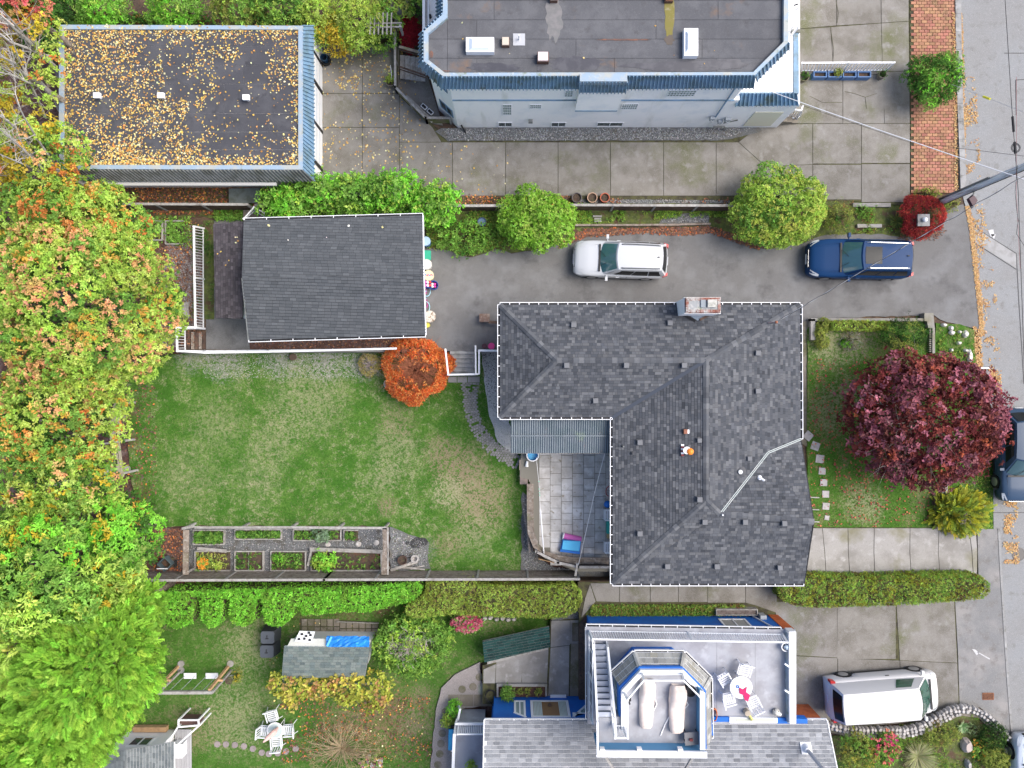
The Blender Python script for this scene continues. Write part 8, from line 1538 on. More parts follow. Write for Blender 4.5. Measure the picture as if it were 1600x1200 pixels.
for (px, py, rx_, ry_, lb) in ((1485, 513, 4, 4, 'white rock nearest the stone pier in the street rockery'), (1486, 520, 5, 4, 'squarish white rock just below the one by the pier'), (1498, 519, 3, 3, 'small white rock between two larger ones'), (1507.5, 522, 5, 6, 'large white rock nearest the street kerb'), (1497, 536, 4, 3, 'flat white rock in the middle of the street rockery'), (1508, 548, 4, 3, 'white rock touching the long one'), (1514, 557, 4.5, 12, 'long upright white rock at the street edge'), (1485, 547, 2.5, 3, 'little white rock beside the purple maple tips'), (1474, 508, 5, 3, 'pale rock at the foot of the stone pier'), (1535, 789, 4, 4, 'pinkish rock beside the golden conifer')): stone_at('white_rock', lb, px, py, .04, rx_, ry_, .18, mat('white_rock', (.62, .60, .56), .8, [((.45, .43, .38), 6, .5, .65, 4)]), None, 'rock')
for y_ in (777, 796, 815): solo(B().bar(P3(1266, y_, FZ + .1), P3(1280, y_ + .5, FZ + .1), .05, .05), 'wooden_stake', {777: 'northernmost of three wooden sticks lying by the east wall', 796: 'middle one of three wooden sticks lying by the east wall', 815: 'southernmost of three wooden sticks lying by the east wall'}[y_], 'stake', m_greywood, P3(1266, y_, FZ))
solo(B().bar(P3(1532, 575, .1), P3(1549, 575, .1), .07, .12), 'white_marker', 'short white kerb marker bar beside the street lawn', 'marker', m_white, P3(1540, 575, 0))
# bed by the utility pole
t = thing('stone_lamp_post', 'square stone post with a round white lamp in the red laceleaf', 'lamp post', P3(1441, 345, 0)); c = P3(1443, 344, 1.15); B().box(c[0]-.24, c[0]+.24, c[1]-.24, c[1]+.24, 0, 1.1).build('post', m_conc_grey, t); B().box(c[0]-.29, c[0]+.29, c[1]-.29, c[1]+.29, 1.1, 1.18).build('cap', m_curb, t); B().ball((c[0], c[1], 1.28), .12, 14, 8).build('globe', m_white, t, smooth=True)
kb = thing('bed_kerb', 'pale concrete kerbs around the planting bed beside the pole', 'kerb', P3(1365, 330, 0)); B().prism(PL(rect(1333, 317, 1392, 323), .14), -.1, .14).build('kerb_stone', m_conc_grey, kb); B().prism(PL(rect(1340, 350, 1378, 355.5), .12), -.1, .12).build('kerb_stone', m_conc_grey, kb)
bb = thing('bed_edging', 'thin dark timber edging of the gravel bed above the white car', 'edging', P3(1000, 351, 0))
for p, q in (((895, 352), (980, 352)), ((980, 352), (1062, 351.5)), ((1062, 351), (1110, 350))): beam(bb, 'timber', (*p, .1), (*q, .1), .09, .16, m_wood)
slabs(kb, [rect(926, 336, 941, 339.5), rect(928, 340, 940, 347)], .06, m_conc_grey)
for px, r, m_, lb in ((900.5, 8, mat('charcoal_pot', (.10, .09, .09), .7), 'dark plastic flower pot, first of three on the gravel'), (924.5, 8, mat('beige_pot', (.42, .28, .2), .8), 'beige clay flower pot, middle of three on the gravel'), (944, 7.5, mat('terracotta', (.42, .12, .07), .8), 'terracotta flower pot, third of three on the gravel')):
 c = P3(px, 311, 0); t = thing('flower_pot', lb, 'flower pot', c, 'flower pots by the fence'); B().ring(c[0], c[1], 0, .3, M(r)*.8, M(r)*.68, 18, M(r)).build('pot', m_, t); B().cyl(c[0], c[1], 0, .2, M(r)*.8, n=16).build('soil', m_soil, t)
t = thing('water_bucket', 'round blue grey bucket in the bushes east of the small garage', 'bucket', P3(753, 347, 0)); c = P3(753, 347, .3); B().ring(c[0], c[1], 0, .4, .2, .18, 16, .22).build('body', mat('slate_blue', (.06, .10, .17), .5), t); B().cyl(c[0], c[1], .3, .33, .19, n=16).build('water', mat('bucket_water', (.12, .19, .27), .1), t)
# BESIDE THE SMALL GARAGE
cB = lambda n_, c_, r=.5: mat(n_, c_, r)
def tub(name, label, px, py, r, h, m, lid=None, cat='bin', z=0.0):
 c = P3(px, py, z + h*.7); t = thing(name, label, cat, (c[0], c[1], z)); R_ = M(r); B().cyl(c[0], c[1], z, z + h, R_*.85, R_, 16).build('body', m, t); B().cyl(c[0], c[1], z + h, z + h + .04, R_*1.05, R_*.95, 16).build('lid', lid or m, t); return t
tub('rain_barrel', 'pale blue lidded barrel, northernmost beside the garage wall', 666, 378, 7, .7, cB('steel_blue', (.10, .20, .38)), cB('pale_lid', (.32, .45, .62)))
t = thing('green_crate', 'green plastic box next to the blue barrel', 'box', P3(667, 399, 0)); B().obox(P3(667, 399, .25), (.36, .42, .5)).build('body', cB('green_plastic', (.02, .26, .16)), t); B().obox(P3(667, 399, .53), (.4, .46, .05)).build('lid', cB('green_lid', (.03, .32, .20)), t)
tub('grey_tub', 'pale grey round lidded tub below the green box', 667, 414, 8, .55, cB('pale_grey', (.5, .5, .47)), cB('pale_grey', (.5, .5, .47)))
tub('toy_drum', 'round cream drum with pink and blue marks beside the garage', 670, 431, 8, .5, cB('cream', (.6, .55, .35)), cB('cream', (.6, .55, .35)), 'drum')
o = [q for q in sc.objects if q.name == 'toy_drum'][0]; c = P3(670, 431, .4)
for k in range(7): B().obox((c[0] - .2 + k*.065, c[1] + .0 + .03*(k % 2), .545), (.04, .09, .012), k*.5).build('mark', (cB('magenta', (.55, .05, .3)), bl_, cB('toy_red', (.6, .06, .05)))[k % 3], o)
t = thing('toy_basket', 'pink and white toy box with a blue rim next to the drum', 'toy box', P3(668, 444, 0)); B().obox(P3(668, 444, .2), (.35, .4, .4)).build('body', cB('navy', (.02, .04, .25)), t)
for k in range(6): B().obox(P3(665 + (k % 3)*3.5, 441 + (k//3)*5, .45), (.1, .12, .1), k).build('toy', (cB('magenta', (.55, .05, .3)), m_pl, cB('toy_red', (.6, .06, .05)))[k % 3], t)
t = thing('blue_basket', 'dark blue basket holding white and pink things, furthest from the garage', 'basket', P3(678, 446, 0)); c = P3(678, 446, .2); B().ring(c[0], c[1], 0, .3, .2, .17, 8, .24).build('body', cB('navy', (.02, .04, .25)), t)
for k in range(4): B().obox((c[0] - .06 + (k % 2)*.12, c[1] - .06 + (k//2)*.12, .25), (.1, .1, .08), k).build('toy', (m_pl, cB('magenta', (.5, .1, .3)))[k % 2], t)
bike('bicycle', 'small pale blue bicycle beside the garage toys', P3(672, 468, 0), R(88), cB('sky_blue', (.2, .5, .7)), cB('pale_cyan', (.35, .65, .75)), .95, R(-38)); bike('bicycle', 'blue and pink child bicycle against the garage wall', P3(667, 464, 0), R(95), bl_, cB('magenta', (.5, .1, .3)), .8, R(-20))
tub('woven_drum', 'beige and white mottled round drum at the south end of the toys', 672, 495, 9, .5, cB('beige_mottle', (.42, .34, .24)), mat('mottle_lid', (.52, .48, .42), .7, [((.2, .14, .09), 9, .52, .6, 3)]), 'drum'); tub('yellow_pot', 'small yellow pot south of the mottled drum', 668, 508, 4, .3, cB('toy_yellow', (.55, .50, .08)), None, 'pot')
t = thing('planter_box', 'brown wooden planter box with a stick west of the shingled house', 'planter', P3(757, 497, 0)); B().obox(P3(757, 497, .2), (.5, .4, .4)).build('box', mat('brown_box', (.20, .13, .10), .85, [((.3, .24, .2), 6, .5, .65, 4)]), t); B().bar(P3(763, 503, .3), P3(780, 504, .3), .14, .1).build('stick', m_woodd, t)
tub('pink_bucket', 'bright pink bucket against the house beside the lawn steps', 768, 541, 5, .35, cB('hot_pink', (.70, .06, .25)), None, 'bucket'); tub('dark_bucket', 'dark maroon bucket left of the pink one', 757, 541, 4, .3, cB('maroon_plastic', (.10, .04, .05)), None, 'bucket')
tub('tree_stump', 'small round dark stump on the gravel below the retaining wall', 458, 558, 5.5, .25, m_bark, mat('stump_top', (.10, .07, .05), .9), 'stump', LZ)
t = thing('wire_stool', 'round white wire stool left of the orange maple', 'stool', P3(607, 600, LZ)); c = P3(607, 600, LZ + .4)
for r in (.24, .17, .1): B().ring(c[0], c[1], LZ + .42, LZ + .45, r, r - .025, 16).build('ring', m_pl, t)
for k in range(4): B().bar((c[0] + .2*math.cos(k*1.57), c[1] + .2*math.sin(k*1.57), LZ + .42), (c[0] + .26*math.cos(k*1.57), c[1] + .26*math.sin(k*1.57), LZ), .025, .025).build('leg', m_pl, t)
t = thing('weathered_board', 'grey blue board lying behind the fence under the leafy garage', 'board', P3(382, 305, 0)); B().obox(P3(382, 306, .3), (1.55, .75, .06), R(1)).build('sheet', mat('weathered_sheet', (.17, .20, .20), .7, [((.12, .14, .12), 3, .45, .62, 4)]), t)
t = thing('wood_pallet', 'wooden pallet beside the grey blue board', 'pallet', P3(450, 292, 0))
for k in range(5): B().obox(P3(452, 286 + k*3.6, .25), (1.5, .07, .04)).build('slat', m_wood, t)
for k in range(3): B().obox(P3(436 + k*16, 293, .18), (.07, .6, .1)).build('bearer', m_woodd, t)
bed('small bed framed by boards beside the west gravel, left of its neighbour', 221, 352, 268, 381, gl_['olive'], 60, 'nse', .12); bed('small bed of green leaves by the white baluster railing', 273, 352, 300, 387, gl_['mid'], 120, 'swn', .12)
for o in [q for q in sc.objects if q.name.startswith('raised_bed') and q['label'].startswith('small bed')]: o.location.z += .9
t = thing('white_slab', 'broken white slab leaning in the gravel west of the railing', 'slab', P3(288, 484, 0)); B().prism(rough(PL([(282, 473), (295, 472), (295, 496), (288, 497), (286, 490), (281, 486)], .06), .12, .02), 0, .08).build('slab', m_stone, t)
# NORTH YARD OBJECTS
t = thing('flower_pot', 'dark blue glazed pot in a tyre beside the garage door', 'flower pot', P3(509, 95, 0)); c = P3(509, 95, .1); B().ring(c[0], c[1], 0, .2, .26, .2, 18).build('tyre', m_tyre, t); B().ring(c[0], c[1] , .0, .5, .14, .11, 14, .19).build('pot', cB('glazed_blue', (.02, .05, .1), .15), t)
t = thing('flower_pot', 'oval pot with yellow plant and a white stick at the yard edge', 'flower pot', P3(611, 128, 0)); c = P3(611, 128, .1); B().ring(c[0], c[1], 0, .3, .26, .22, 16, .3).build('pot', m_conc_dark, t); B().cyl(c[0], c[1], 0, .22, .25, n=14).build('soil', m_soil, t); B().tube([(c[0], c[1], .2), P3(612, 118, .9), P3(610, 102, 1.3)], .015, 5).build('stick', m_white, t); v, c_ = rosettes(np.array([c])+RNG.normal(0, .12, (40, 3))+[0, .05, .3], np.tile([0, 0, 1.0], (40, 1)), 6, .09, .04, jit(gl_['yg'], 40), .6); build_crown(t, 'foliage', v, c_)
tr = thing('wooden_trellis', 'grey wooden trellis of slats over the green bushes north of the yard', 'trellis', P3(606, 40, 0))
for k in range(6): beam(tr, 'slat', (579 + k*6.6, 20 + 5*(k < 2), 2.0), (578 + k*6.6, 54, 2.0), .06, .05, m_greywood)
for y_ in (37, 43): beam(tr, 'rail', (572, y_, 1.9), (628, y_ - 1, 1.9), .06, .06, m_greywood)
for x_ in (575, 625): c = P3(x_, 40, 1.9); B().box(c[0]-.05, c[0]+.05, c[1]-.05, c[1]+.05, 0, 1.9).build('post', m_greywood, tr)
ns = thing('side_steps', 'grey wooden steps with handrail at the west side of the white house', 'steps', P3(640, 105, 0))
for i in range(5): z = .25 + i*.17; a = XY(625 + i*8, 86 + i*1.2, z); b = XY(632.5 + i*8, 123 + i, z); B().box(a[0], b[0], b[1], a[1], z - .05, z).build('tread', m_greywood, ns)
beam(ns, 'handrail', (624, 104, 1.0), (668, 119, 1.6), .08, .05, m_woodd); beam(ns, 'handrail', (624, 108, .8), (666, 122, 1.4), .05, .04, m_woodd); beam(ns, 'handrail', (624, 73, 1.1), (657, 82, 1.4), .12, .06, m_wood); beam(ns, 'rail', (625, 78, .8), (657, 87, 1.1), .05, .05, m_woodd)
tag(B().prism(PL([(622, 125), (668, 120), (692, 196), (672, 192), (622, 145)], .03), -.05, .055).build('entry_pad', m_conc), kind='structure')
fence('garden_fence', 'mossy pale fence bending around the west entry of the white house', [(621, 60), (621.5, 146), (668, 193), (705, 193)], 0, .75, 1.2, panel=mat('mossy_board', (.17, .15, .10), .9, [((.12, .14, .05), 2, .45, .6, 5)], rnd=.1), capw=.11, boards=2)
beam(tr, 'plank', (634, 150, .3), (676, 190, .3), .18, .06, m_greywood)
t = thing('wire_crate', 'long black and white crate leaning on the entry planter', 'crate', P3(669, 172, 0)); a, b = P3(658, 163, .4), P3(677, 179, .4)
for k in range(2): p = Vector(a).lerp(Vector(b), .05 + k*.5); q = Vector(a).lerp(Vector(b), .45 + k*.5); B().bar(p, q, .2, .1).build('frame', m_white, t); B().bar(p + Vector((.03, -.02, .03)), q - Vector((.03, -.02, -.03)), .13, .08).build('screen', m_black, t)
railing('slatted_fence', 'white slatted fence over the blue planters in the concrete yard', [(1252, 111.5, 0), (1318, 111.5, 0), (1384, 111, 0)], [(1253, 98.5, .95), (1325, 98, .95), (1397, 98, .95)], gap=.16, cat='fence', bal=.045, tr=.08)
pb = thing('blue_planter', 'long blue planter with four compartments under the white slatted fence', 'planter', P3(1315, 117, 0)); m_pb = cB('planter_blue', (.08, .16, .32), .6)
for k in range(4): x0_ = 1271 + k*23; a = XY(x0_, 111.5, .4); b = XY(x0_ + 21, 121, .4); B().box(a[0], b[0], b[1], b[1] + .05, 0, .42).box(a[0], b[0], a[1] - .05, a[1], 0, .42).box(a[0], a[0] + .05, b[1] + .051, a[1] - .051, 0, .42).box(b[0] - .05, b[0], b[1] + .051, a[1] - .051, 0, .42).build('compartment', m_pb, pb); B().box(a[0] + .05, b[0] - .05, b[1] + .05, a[1] - .05, 0, .3).build('soil', m_soil, pb)
for px, py, r, lb in ((1256, 120, 8, 'round stone pot with green plants at the west end of the blue planter'), (1378, 117, 6, 'clipped dark plant pot at the east end of the blue planter')):
 c = P3(px, py, .3); t = thing('flower_pot', lb, 'flower pot', (c[0], c[1], 0)); B().ring(c[0], c[1], 0, .4, M(r)*.8, M(r)*.7, 16, M(r)).build('pot', m_conc_dark, t); v, c_ = crown_cloud([((c[0], c[1], .42), (M(r)*.8, M(r)*.8, .2), 0)], 90, 6, .07, .03, [gl_['green']], None); build_crown(t, 'foliage', v, c_)
t = bush('ball_shrub', 'small clipped shrub growing in the blue planter', 1310, 113, 7, 6, .2, .4, [gl_['olive']], None, L=.06, W=.03, dens=80, lump=.03, cat='shrub')
es = thing('entry_steps', 'concrete entry steps with white railing at the south east corner of the white house', 'steps', P3(1225, 180, 0))
for i in range(4): z = .7 - i*.17; a = XY(1205 + i*9, 168 + i*3, z); b = XY(1222 + i*8, 189 + i*1.0, z); B().box(a[0], b[0], b[1], a[1], 0, z).build('step', m_conc_dark, es)
railing('step_railing', 'white baluster railing of the entry steps at the white house corner', [(1218, 176, .5), (1243, 188, 0)], [(1224, 168, 1.6), (1252, 173, 1.1)], gap=.14, tr=.06); railing('step_railing', 'white bent rail at the foot of the white house entry steps', [(1243, 188, 0), (1250, 182, 0)], [(1252, 173, 1.1), (1254, 166, 1.1)], gap=.14, tr=.06)
t = thing('trough_planter', 'long grey wooden trough beside the blue house wall', 'planter', P3(1151, 957, 0)); a = XY(1119, 952, .4); b = XY(1184, 961.5, .4)
for y0_, y1_ in ((a[1] - .04, a[1]), (b[1], b[1] + .04)): B().box(a[0], b[0], y0_, y1_, 0, .42).build('plank', m_greywood, t)
for x0_ in (a[0], b[0] - .04): B().box(x0_, x0_ + .04, b[1] + .041, a[1] - .041, 0, .42).build('end_board', m_greywood, t)
B().box(a[0] + .04, b[0] - .04, b[1] + .04, a[1] - .04, 0, .34).build('soil', mat('grey_soil', (.17, .14, .13), .95, [((.1, .08, .07), 8, .45, .6, 4)]), t)
pe = thing('planter_edging', 'concrete edged planting bed in front of the blue wall', 'planter', P3(815, 1078, CZ))
for pts in ([(776, 1069), (855, 1069), (855, 1073), (776, 1073)], [(776, 1073), (779, 1073), (779, 1089), (776, 1089)], [(852, 1073), (855, 1073), (855, 1088), (852, 1088)]): B().prism(PL(pts, CZ + .2), CZ - .2, CZ + .2).build('kerb_stone', m_conc_grey, pe)
B().prism(PL(rect(779, 1073, 852, 1089), CZ + .1), CZ - .2, CZ + .1).build('soil', mat('red_soil', (.12, .06, .045), .95, [((.06, .04, .03), 10, .45, .6, 4)], bump=.7), pe)
for px, lb in ((812, 'dry small plant in the red soil bed, left of the green ones'), (824, 'tiny green plant in the middle of the red soil bed'), (841, 'spiky olive plant at the east of the red soil bed')): bush('bed_plant', lb, px, 1081, 5, 5, CZ + .1, .25, [gl_['olive']], None, L=.08, W=.03, dens=60, cat='plant')
hs = thing('garden_hose', 'black garden hose coiled on the paving beside the red soil bed', 'hose', P3(767, 1088, CZ)); c = P3(766, 1087, CZ + .05)
B().tube([(c[0] + (.26 + .04*math.sin(k*.37))*math.cos(k*.35), c[1] + (.32 + .05*math.cos(k*.5))*math.sin(k*.35), CZ + .06 + .004*k) for k in range(46)] + [P3(771, 1103, CZ + .2), P3(768, 1112, CZ + .2)], .018, 5).build('tube', m_black, hs)
t = thing('blue_bin', 'tall blue bin behind the white porch handrail', 'bin', P3(706, 1152, LZ)); B().obox(P3(706, 1152, -.3), (.28, .75, 1.1)).build('body', cB('bin_blue', (.02, .20, .42)), t); B().obox(P3(706, 1152, .28), (.32, .8, .05)).build('lid', cB('bin_blue', (.02, .20, .42)), t); tub('dark_pot', 'dark round pot between the plants and the porch', 707, 1136, 5, .4, cB('charcoal_pot', (.04, .03, .03)), None, 'pot', LZ)
for i, (px, py) in enumerate(((757, 966), (766, 965), (776, 967), (785, 966), (794, 968), (803, 967), (750, 969))): stone_at('pale_stone', 'pale round stone under the cypress hedge, ' + ('second', 'third', 'fourth', 'fifth', 'sixth', 'eastmost of the row', 'nearest the hydrangea')[i] + (' from the hydrangea' if i < 5 else ''), px, py, LZ + .02, 4.5, 3.5, .15, m_stone, 'pale stones under the cypress hedge')
shp = struct_root('shed_paving')
for i in range(6): slabs(shp, [rect(471 + i*10, 967, 480.5 + i*10, 979), rect(471 + i*10, 979.5, 480.5 + i*10, 991)], LZ + .05, m_conc_dark, 'paver')
for i in range(6): slabs(shp, [rect(531 + i*10, 973, 540.5 + i*10, 982), rect(531 + i*10, 982.5, 540.5 + i*10, 992)], LZ + .05, m_conc_dark, 'paver')
beam(thing('edging_board', 'thin pale board behind the shed paving', 'edging', P3(530, 970, LZ)), 'board', (526, 971, LZ + .15), (592, 973.5, LZ + .15), .04, .12, m_greywood)
# GARDEN FURNITURE, SWINGS, BINS
sg = thing('swing_set', 'wooden swing set with two white seats on the garden lawn', 'swing set', P3(300, 1060, LZ)); zb_ = 1.35
B().bar(P3(239, 1082, zb_), P3(332, 1081.5, zb_), .14, .16).build('top_beam', m_greywood, sg)
for xa, xb in ((243, 279), (327, 357)): B().bar(P3(xa, 1078, zb_), P3(xb, 1041, LZ), .12, .12).build('leg', m_woodn, sg); B().bar(P3(xa + 4, 1083, zb_), P3(xb + 5, 1047, LZ), .09, .1).build('leg', m_greywood, sg); B().bar(P3((xa+xb)/2 - 4, 1062, .4), P3((xa+xb)/2 + 6, 1063, .4), .1, .1).build('brace', m_woodn, sg)
for xa, xb, xc in ((264, 287, 297), (299, 321, 331)):
 st_ = B().obox(P3(xc, 1056, -.35), (.62, .28, .05)).build('seat', m_pl, sg)
 for dx in (-8, 8): B().tube([P3(xa + (dx + 8)*1.05, 1080, zb_), P3(xc + dx, 1056, -.33)], .013, 5).build('rope', pale, st_, off=base_of(sg))
for px, py, lb in ((283, 1037, 'round concrete foot pad at the north west leg of the swing'), (283, 1047, 'round concrete foot pad just below the north west one'), (360, 1037, 'round concrete foot pad at the east leg of the swing')): c = P3(px, py, LZ + .02); solo(B().cyl(c[0], c[1], LZ, LZ + .06, .17, n=16), 'foot_pad', lb, 'foot pad', m_conc_grey, (c[0], c[1], LZ))
t = tub('flower_pot', 'white rimmed pot of dark soil beside the swing set', 359, 1062, 6, .35, m_pl, m_soil, 'flower pot', LZ); bush('pot_plant', 'small yellow flowering plant beside the white rimmed pot', 369, 1056, 8, 11, LZ, .35, [gl_['olive']], [gl_['yellow']], L=.08, W=.03, dens=36, tipp=.9, cat='plant')
for py, lb in ((996, 'dark grey lidded compost bin, upper of the pair on the garden lawn'), (1018, 'dark grey lidded compost bin, lower of the pair on the garden lawn')):
 c = P3(418 - (py > 1000), py, 0); t = thing('compost_bin', lb, 'compost bin', (c[0], c[1], LZ), 'compost bins'); m_cb = mat('dark_slate_plastic', (.045, .05, .06), .6); B().hexa([(c[0]-.4, c[1]-.36, LZ), (c[0]+.4, c[1]-.36, LZ), (c[0]+.4, c[1]+.36, LZ), (c[0]-.4, c[1]+.36, LZ)], [(c[0]-.33, c[1]-.3, -.05), (c[0]+.33, c[1]-.3, -.05), (c[0]+.33, c[1]+.3, -.05), (c[0]-.33, c[1]+.3, -.05)]).build('body', m_cb, t)
 B().prism([(c[0]-.34, c[1]-.22), (c[0]-.26, c[1]-.31), (c[0]+.26, c[1]-.31), (c[0]+.34, c[1]-.22), (c[0]+.34, c[1]+.22), (c[0]+.26, c[1]+.31), (c[0]-.26, c[1]+.31), (c[0]-.34, c[1]+.22)], -.05, .02).build('lid', mat('slate_lid', (.075, .085, .10), .55), t); B().obox((c[0] - .02, c[1] + .02, .03), (.03, .2, .03)).obox((c[0] - .02, c[1] - .06, .031), (.16, .03, .025)).build('handle', m_trim, t)
c = P3(437, 1131, LZ); tb = thing('garden_table', 'white metal garden table with a folded pink parasol among four chairs', 'table', c); B().ring(c[0], c[1], LZ + .70, LZ + .73, .42, .36, 18).build('rim', m_pl, tb); B().cyl(c[0], c[1], LZ + .71, LZ + .72, .36, n=18).build('tabletop', mat('frosted_top', (.45, .52, .5), .2), tb)
for k in range(4): B().bar((c[0] + .3*math.cos(k*1.57+.8), c[1] + .3*math.sin(k*1.57+.8), LZ + .7), (c[0] + .38*math.cos(k*1.57+.8), c[1] + .38*math.sin(k*1.57+.8), LZ), .03, .03).build('leg', m_pl, tb)
t = thing('parasol', 'folded pale pink parasol lying across the white garden table', 'parasol', P3(424, 1148, 0)); B().tube([P3(434, 1137, -.1), P3(428, 1144, .25), P3(418, 1153, .6), P3(411, 1160, .8)], [.05, .14, .12, .03], 10).build('canopy', mat('pale_pink_cloth', (.62, .42, .38), .8), t); B().tube([P3(437, 1133, -.3), P3(434, 1137, -.1)], .02, 6).build('pole', m_white, t)
for px, py, rz, lb in ((430, 1112, 195, 'white metal garden chair north of the table'), (455, 1134, 95, 'white metal garden chair east of the table'), (437, 1152, 5, 'white metal garden chair south of the table'), (420, 1136, 265, 'white metal garden chair west of the table, under the parasol')): chair('garden_chair', lb, P3(px, py, LZ), R(rz), 'white chairs around the garden table', mat('white_metal', (.72, .74, .76), .45), .52, slats=6, splay=.05)
# ROOF TERRACE
c = P3(1158, 1074, zd + .7); t = thing('round_table', 'round white plastic table on the roof terrace', 'table', (c[0], c[1], zd)); B().cyl(c[0], c[1], zd + .68, zd + .72, .52, n=28).build('tabletop', m_pl, t)
for k in range(4): B().bar((c[0] + .3*math.cos(k*1.57), c[1] + .3*math.sin(k*1.57), zd + .68), (c[0] + .36*math.cos(k*1.57), c[1] + .36*math.sin(k*1.57), zd), .05, .05).build('leg', m_pl, t)
c = P3(1153, 1073, zd + .75); solo(B().ring(c[0], c[1], zd + .72, zd + .76, .07, .045, 10), 'ashtray', 'small blue ashtray on the round terrace table', 'ashtray', bl_, (c[0], c[1], zd + .72))
for px, py, rz, lb in ((1158, 1041, 165, 'white plastic chair north of the round terrace table'), (1128, 1055, 210, 'white plastic chair north west of the round terrace table'), (1135, 1085, 285, 'white plastic chair west of the round terrace table'), (1172, 1091, 25, 'white plastic chair with a red cloth south east of the terrace table')): chair('terrace_chair', lb, P3(px, py, zd), R(rz), 'white chairs around the terrace table', m_pl, .52)
t = thing('red_cloth', 'bright red pink cloth lying over the table edge and chair', 'cloth', P3(1163, 1085, zd + .7)); mb = B(); rr_ = random.Random(3); pts = [(1156, 1075), (1162, 1078), (1167, 1074), (1166, 1082), (1172, 1086), (1169, 1096), (1164, 1094), (1162, 1086), (1156, 1084)]; mb.prism(PL(pts, zd + .78), zd + .73, zd + .78); mb.build('fabric', cB('hot_red', (.70, .02, .12), .7), t)
def lounger(label, p0, p1, w0, pts_):
 t = thing('covered_lounger', label, 'lounger', P3(*p0, zu), 'covered loungers'); a = Vector(P3(*p0, zu + .4)); b = Vector(P3(*p1, zu + .4)); d = (b-a); L_ = d.length; d.normalize(); s_ = Vector((-d.y, d.x, 0)); mb = B(); n = 14; vs = []
 prof = lambda f: (w0*(1 + .10*math.sin(f*5) + random.uniform(-.04, .04)), .28 + .18*math.exp(-((f-.15)/.2)**2) + .08*math.sin(f*9) + random.uniform(-.02, .02))
 for i in range(n+1):
  f = i/n; ww_, hh = prof(f); ww_ *= (.82 if i in (0, n) else 1); hh *= (.6 if i in (0, n) else 1); c_ = a + d*L_*f
  for sx, hz in ((-1, 0), (-.98, .6), (-.8, .93), (-.35, 1.0), (0, .97), (.4, 1.02), (.82, .9), (1, .55), (1.02, 0)): q = c_ + s_*ww_*sx*.5; vs.append((q.x, q.y, zu + .02 + hh*hz + random.uniform(-.008, .008)))
 m9 = 9; fs = [(i*m9+j, (i+1)*m9+j, (i+1)*m9+j+1, i*m9+j+1) for i in range(n) for j in range(m9-1)]; mb.add(vs, [f[::-1] for f in fs] + [tuple(range(m9)), tuple(n*m9+j for j in range(m9))[::-1]]); o = mb.build('cover', mat('cream_cover', (.68, .58, .52), .8, [((.74, .66, .60), 3, .45, .62, 4)], bump=.25, bscale=7), t, smooth=True)
 B().tube([a + s_*w0*.6 + d*L_*pts_[0] - Vector((0, 0, .3)), a + s_*w0*.75 + d*L_*(pts_[0]+pts_[1])/2 - Vector((0, 0, .36)), a + s_*w0*(.55 + pts_[2]) + d*L_*pts_[1] - Vector((0, 0, .36))], .025, 6).build('strap', m_white, t); return t
lounger('cream covered sun lounger nearer the stair on the lookout deck', (1014, 1066), (1011, 1142), .60, (.4, .65, 0)); lounger('cream covered sun lounger with a trailing strap, nearer the east parapet', (1062, 1074), (1059, 1150), .66, (.5, .9, .5) if False else (.35, .5, 0))
B().tube([P3(1047, 1118, zu + .03), P3(1039, 1132, zu + .03), P3(1032, 1149, zu + .03)], .03, 6).build('strap', m_white, [o for o in sc.objects if o.name == 'covered_lounger.001'][0])
t = thing('black_planter', 'round black pot in the north east corner of the lookout deck', 'pot', P3(1079, 1080, zu)); c = P3(1079, 1080, zu + .3); B().ring(c[0], c[1], zu, zu + .35, .22, .18, 16, .24).cyl(c[0], c[1], zu, zu + .25, .2, n=14).build('pot', m_black, t)
t = thing('side_table', 'grey folding side table with small items near the south parapet', 'table', P3(1081, 1153, zu)); B().obox(P3(1081, 1154, zu + .4), (.62, .55, .03), R(5)).build('top', mat('dark_grey_top', (.17, .17, .18), .6), t)
for dx, dy in ((-9, -8), (9, -8), (9, 8), (-9, 8)): p = P3(1081 + dx, 1154 + dy, zu + .38); B().bar(p, (p[0], p[1], zu), .03, .03).build('leg', m_black, t)
B().obox(P3(1080, 1156, zu + .46), (.14, .1, .08)).build('item', cB('dark_red_item', (.15, .03, .03)), t)
t = thing('wall_lamp', 'small black wall lamp at the west side of the lookout deck', 'lamp', P3(983, 1096, zu + .9)); B().obox(P3(984, 1093, zu + .9), (.1, .12, .1)).obox(P3(983, 1098, zu + .9), (.08, .14, .08), .4).build('lamp', m_black, t)
t = thing('terrace_pot', 'white and dark glazed pot in the north east corner of the roof terrace', 'pot', P3(1226, 1009, zd)); c = P3(1227, 1010, zd + .2); B().ring(c[0], c[1], zd, zd + .3, .16, .13, 14, .22).build('pot', m_pl, t); B().ball((c[0] + .03, c[1], zd + .28), .14, 10, 6).build('stones', mat('pale_pebbles', (.5, .6, .7), .6, [((.1, .15, .2), 12, .5, .6, 2)]), t)
t = thing('terrace_pot', 'small animal shaped white pot on the terrace by the south wall', 'pot', P3(1213, 1113, zd)); c = P3(1213, 1113, zd + .15); B().ball((c[0], c[1], zd + .15), .17, 12, 8).build('body', mat('spotted_white', (.6, .58, .52), .6, [((.1, .08, .07), 7, .55, .62, 2)]), t); B().ball((c[0] + .14, c[1] - .06, zd + .2), .09, 10, 6).build('head', m_pl, t)
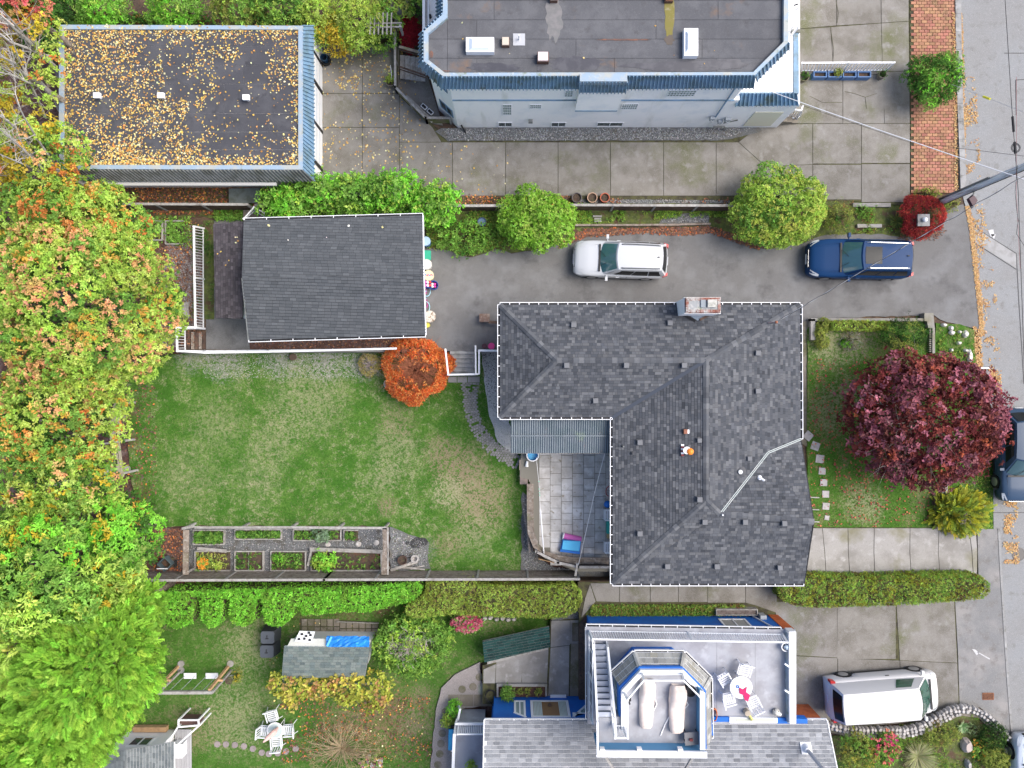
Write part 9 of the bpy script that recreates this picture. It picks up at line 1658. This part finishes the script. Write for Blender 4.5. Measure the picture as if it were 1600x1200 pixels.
t = thing('watering_can', 'yellow and brown watering can by the terrace doors', 'watering can', P3(1168, 1115, zd)); c = P3(1167, 1113, zd + .15); B().cyl(c[0], c[1], zd, zd + .28, .15, .13, 12).build('body', mat('tan_metal', (.42, .36, .28), .6), t); B().tube([(c[0] + .05, c[1] - .05, zd + .15), (c[0] + .2, c[1] - .3, zd + .3)], [.05, .08], 8).build('spout', cB('pale_yellow', (.62, .58, .2)), t)
t = thing('orange_hose', 'orange hose coil against the foot of the lookout', 'hose', P3(1114, 1118, zd)); c = P3(1116, 1117, zd + .08); B().tube([(c[0] + (.2 - .001*k)*math.cos(k*.5)*.7, c[1] + .02 + .28*math.sin(k*.5), zd + .04 + .003*k) for k in range(40)], .022, 5).build('coil', cB('orange_rubber', (.55, .14, .03)), t)
# rock wall round the south-east garden
rk = thing('rock_wall', 'curving wall of pale round river stones below the white van', 'wall', P3(1440, 1140, 0)); cl_ = np.array([(1268, 1128), (1300, 1136), (1330, 1141), (1370, 1142), (1410, 1142), (1440, 1135), (1465, 1120), (1490, 1108), (1515, 1107), (1535, 1117), (1550, 1128), (1563, 1140), (1573, 1156)]); protos = []
seg = np.concatenate([[0], np.cumsum(np.linalg.norm(np.diff(cl_, axis=0), axis=1))]); n = 0
for s0 in np.arange(0, seg[-1], 6.2):
 cx_ = np.interp(s0, seg, cl_[:, 0]); cy_ = np.interp(s0, seg, cl_[:, 1]); c2 = (np.interp(s0 + 1, seg, cl_[:, 0]) - cx_, np.interp(s0 + 1, seg, cl_[:, 1]) - cy_); l = math.hypot(*c2) or 1; nx_, ny_ = -c2[1]/l, c2[0]/l
 for row in range(3 if 1330 < cx_ < 1500 else 2):
  if n > 285: break
  o_ = row*5.2 - 4; px, py = cx_ + nx_*o_ + random.uniform(-1, 1), cy_ + ny_*o_ + random.uniform(-1, 1); z = .28 - row*.09; p = P3(px, py, z)
  if len(protos) < 8: q = stone_at('stone', '', 800, 600, 0, random.uniform(3.2, 4.2), random.uniform(2.9, 3.8), .22, m_stone, parent=rk); q.data.transform(Matrix.Translation(Vector(base_of(rk)))); protos.append(q)
  else: q = random.choice(protos).copy(); COL.objects.link(q)
  q.location = Vector(p) - Vector(base_of(rk)); q.rotation_euler = (0, 0, random.random()*6); q.scale = (random.uniform(.85, 1.15),)*3; n += 1
B().prism(PL([(1268, 1124), (1330, 1136), (1410, 1137), (1465, 1116), (1515, 1102), (1550, 1124), (1577, 1158), (1566, 1158), (1530, 1122), (1500, 1118), (1450, 1145), (1410, 1154), (1330, 1152), (1268, 1138)], .15), -.1, .15).build('mortar_bed', m_conc_dark, rk)
stone_at('garden_rock', 'large pinkish boulder in the middle of the south east rockery', 1508, 1163, .05, 9, 12, .35, mat('pink_rock', (.45, .38, .34), .85), None, 'rock'); stone_at('garden_rock', 'narrow white upright rock beside the two dome shrubs', 1510, 1192, .05, 4, 8, .3, m_stone, None, 'rock'); stone_at('garden_rock', 'small white rock at the street corner of the rockery', 1572, 1172, .05, 4, 5, .2, m_stone, None, 'rock')
# cracks and leaf specks on concrete
ck = B()
for pl_ in ([(1298, 45), (1300, 60), (1303, 78), (1301, 98)], [(1306, 0), (1310, 20), (1308, 36)], [(1320, 143), (1335, 146), (1352, 152), (1370, 146)], [(1352, 152), (1354, 170)], [(1265, 150), (1285, 160), (1316, 160)], [(1470, 1090), (1440, 1090)], [(1372, 1062), (1362, 1064)]):
 for a, b in zip(pl_, pl_[1:]): ck.bar(P3(*a, .052), P3(*b, .052), .018, .006)
tag(ck.build('concrete_crack', m_joint), kind='structure')
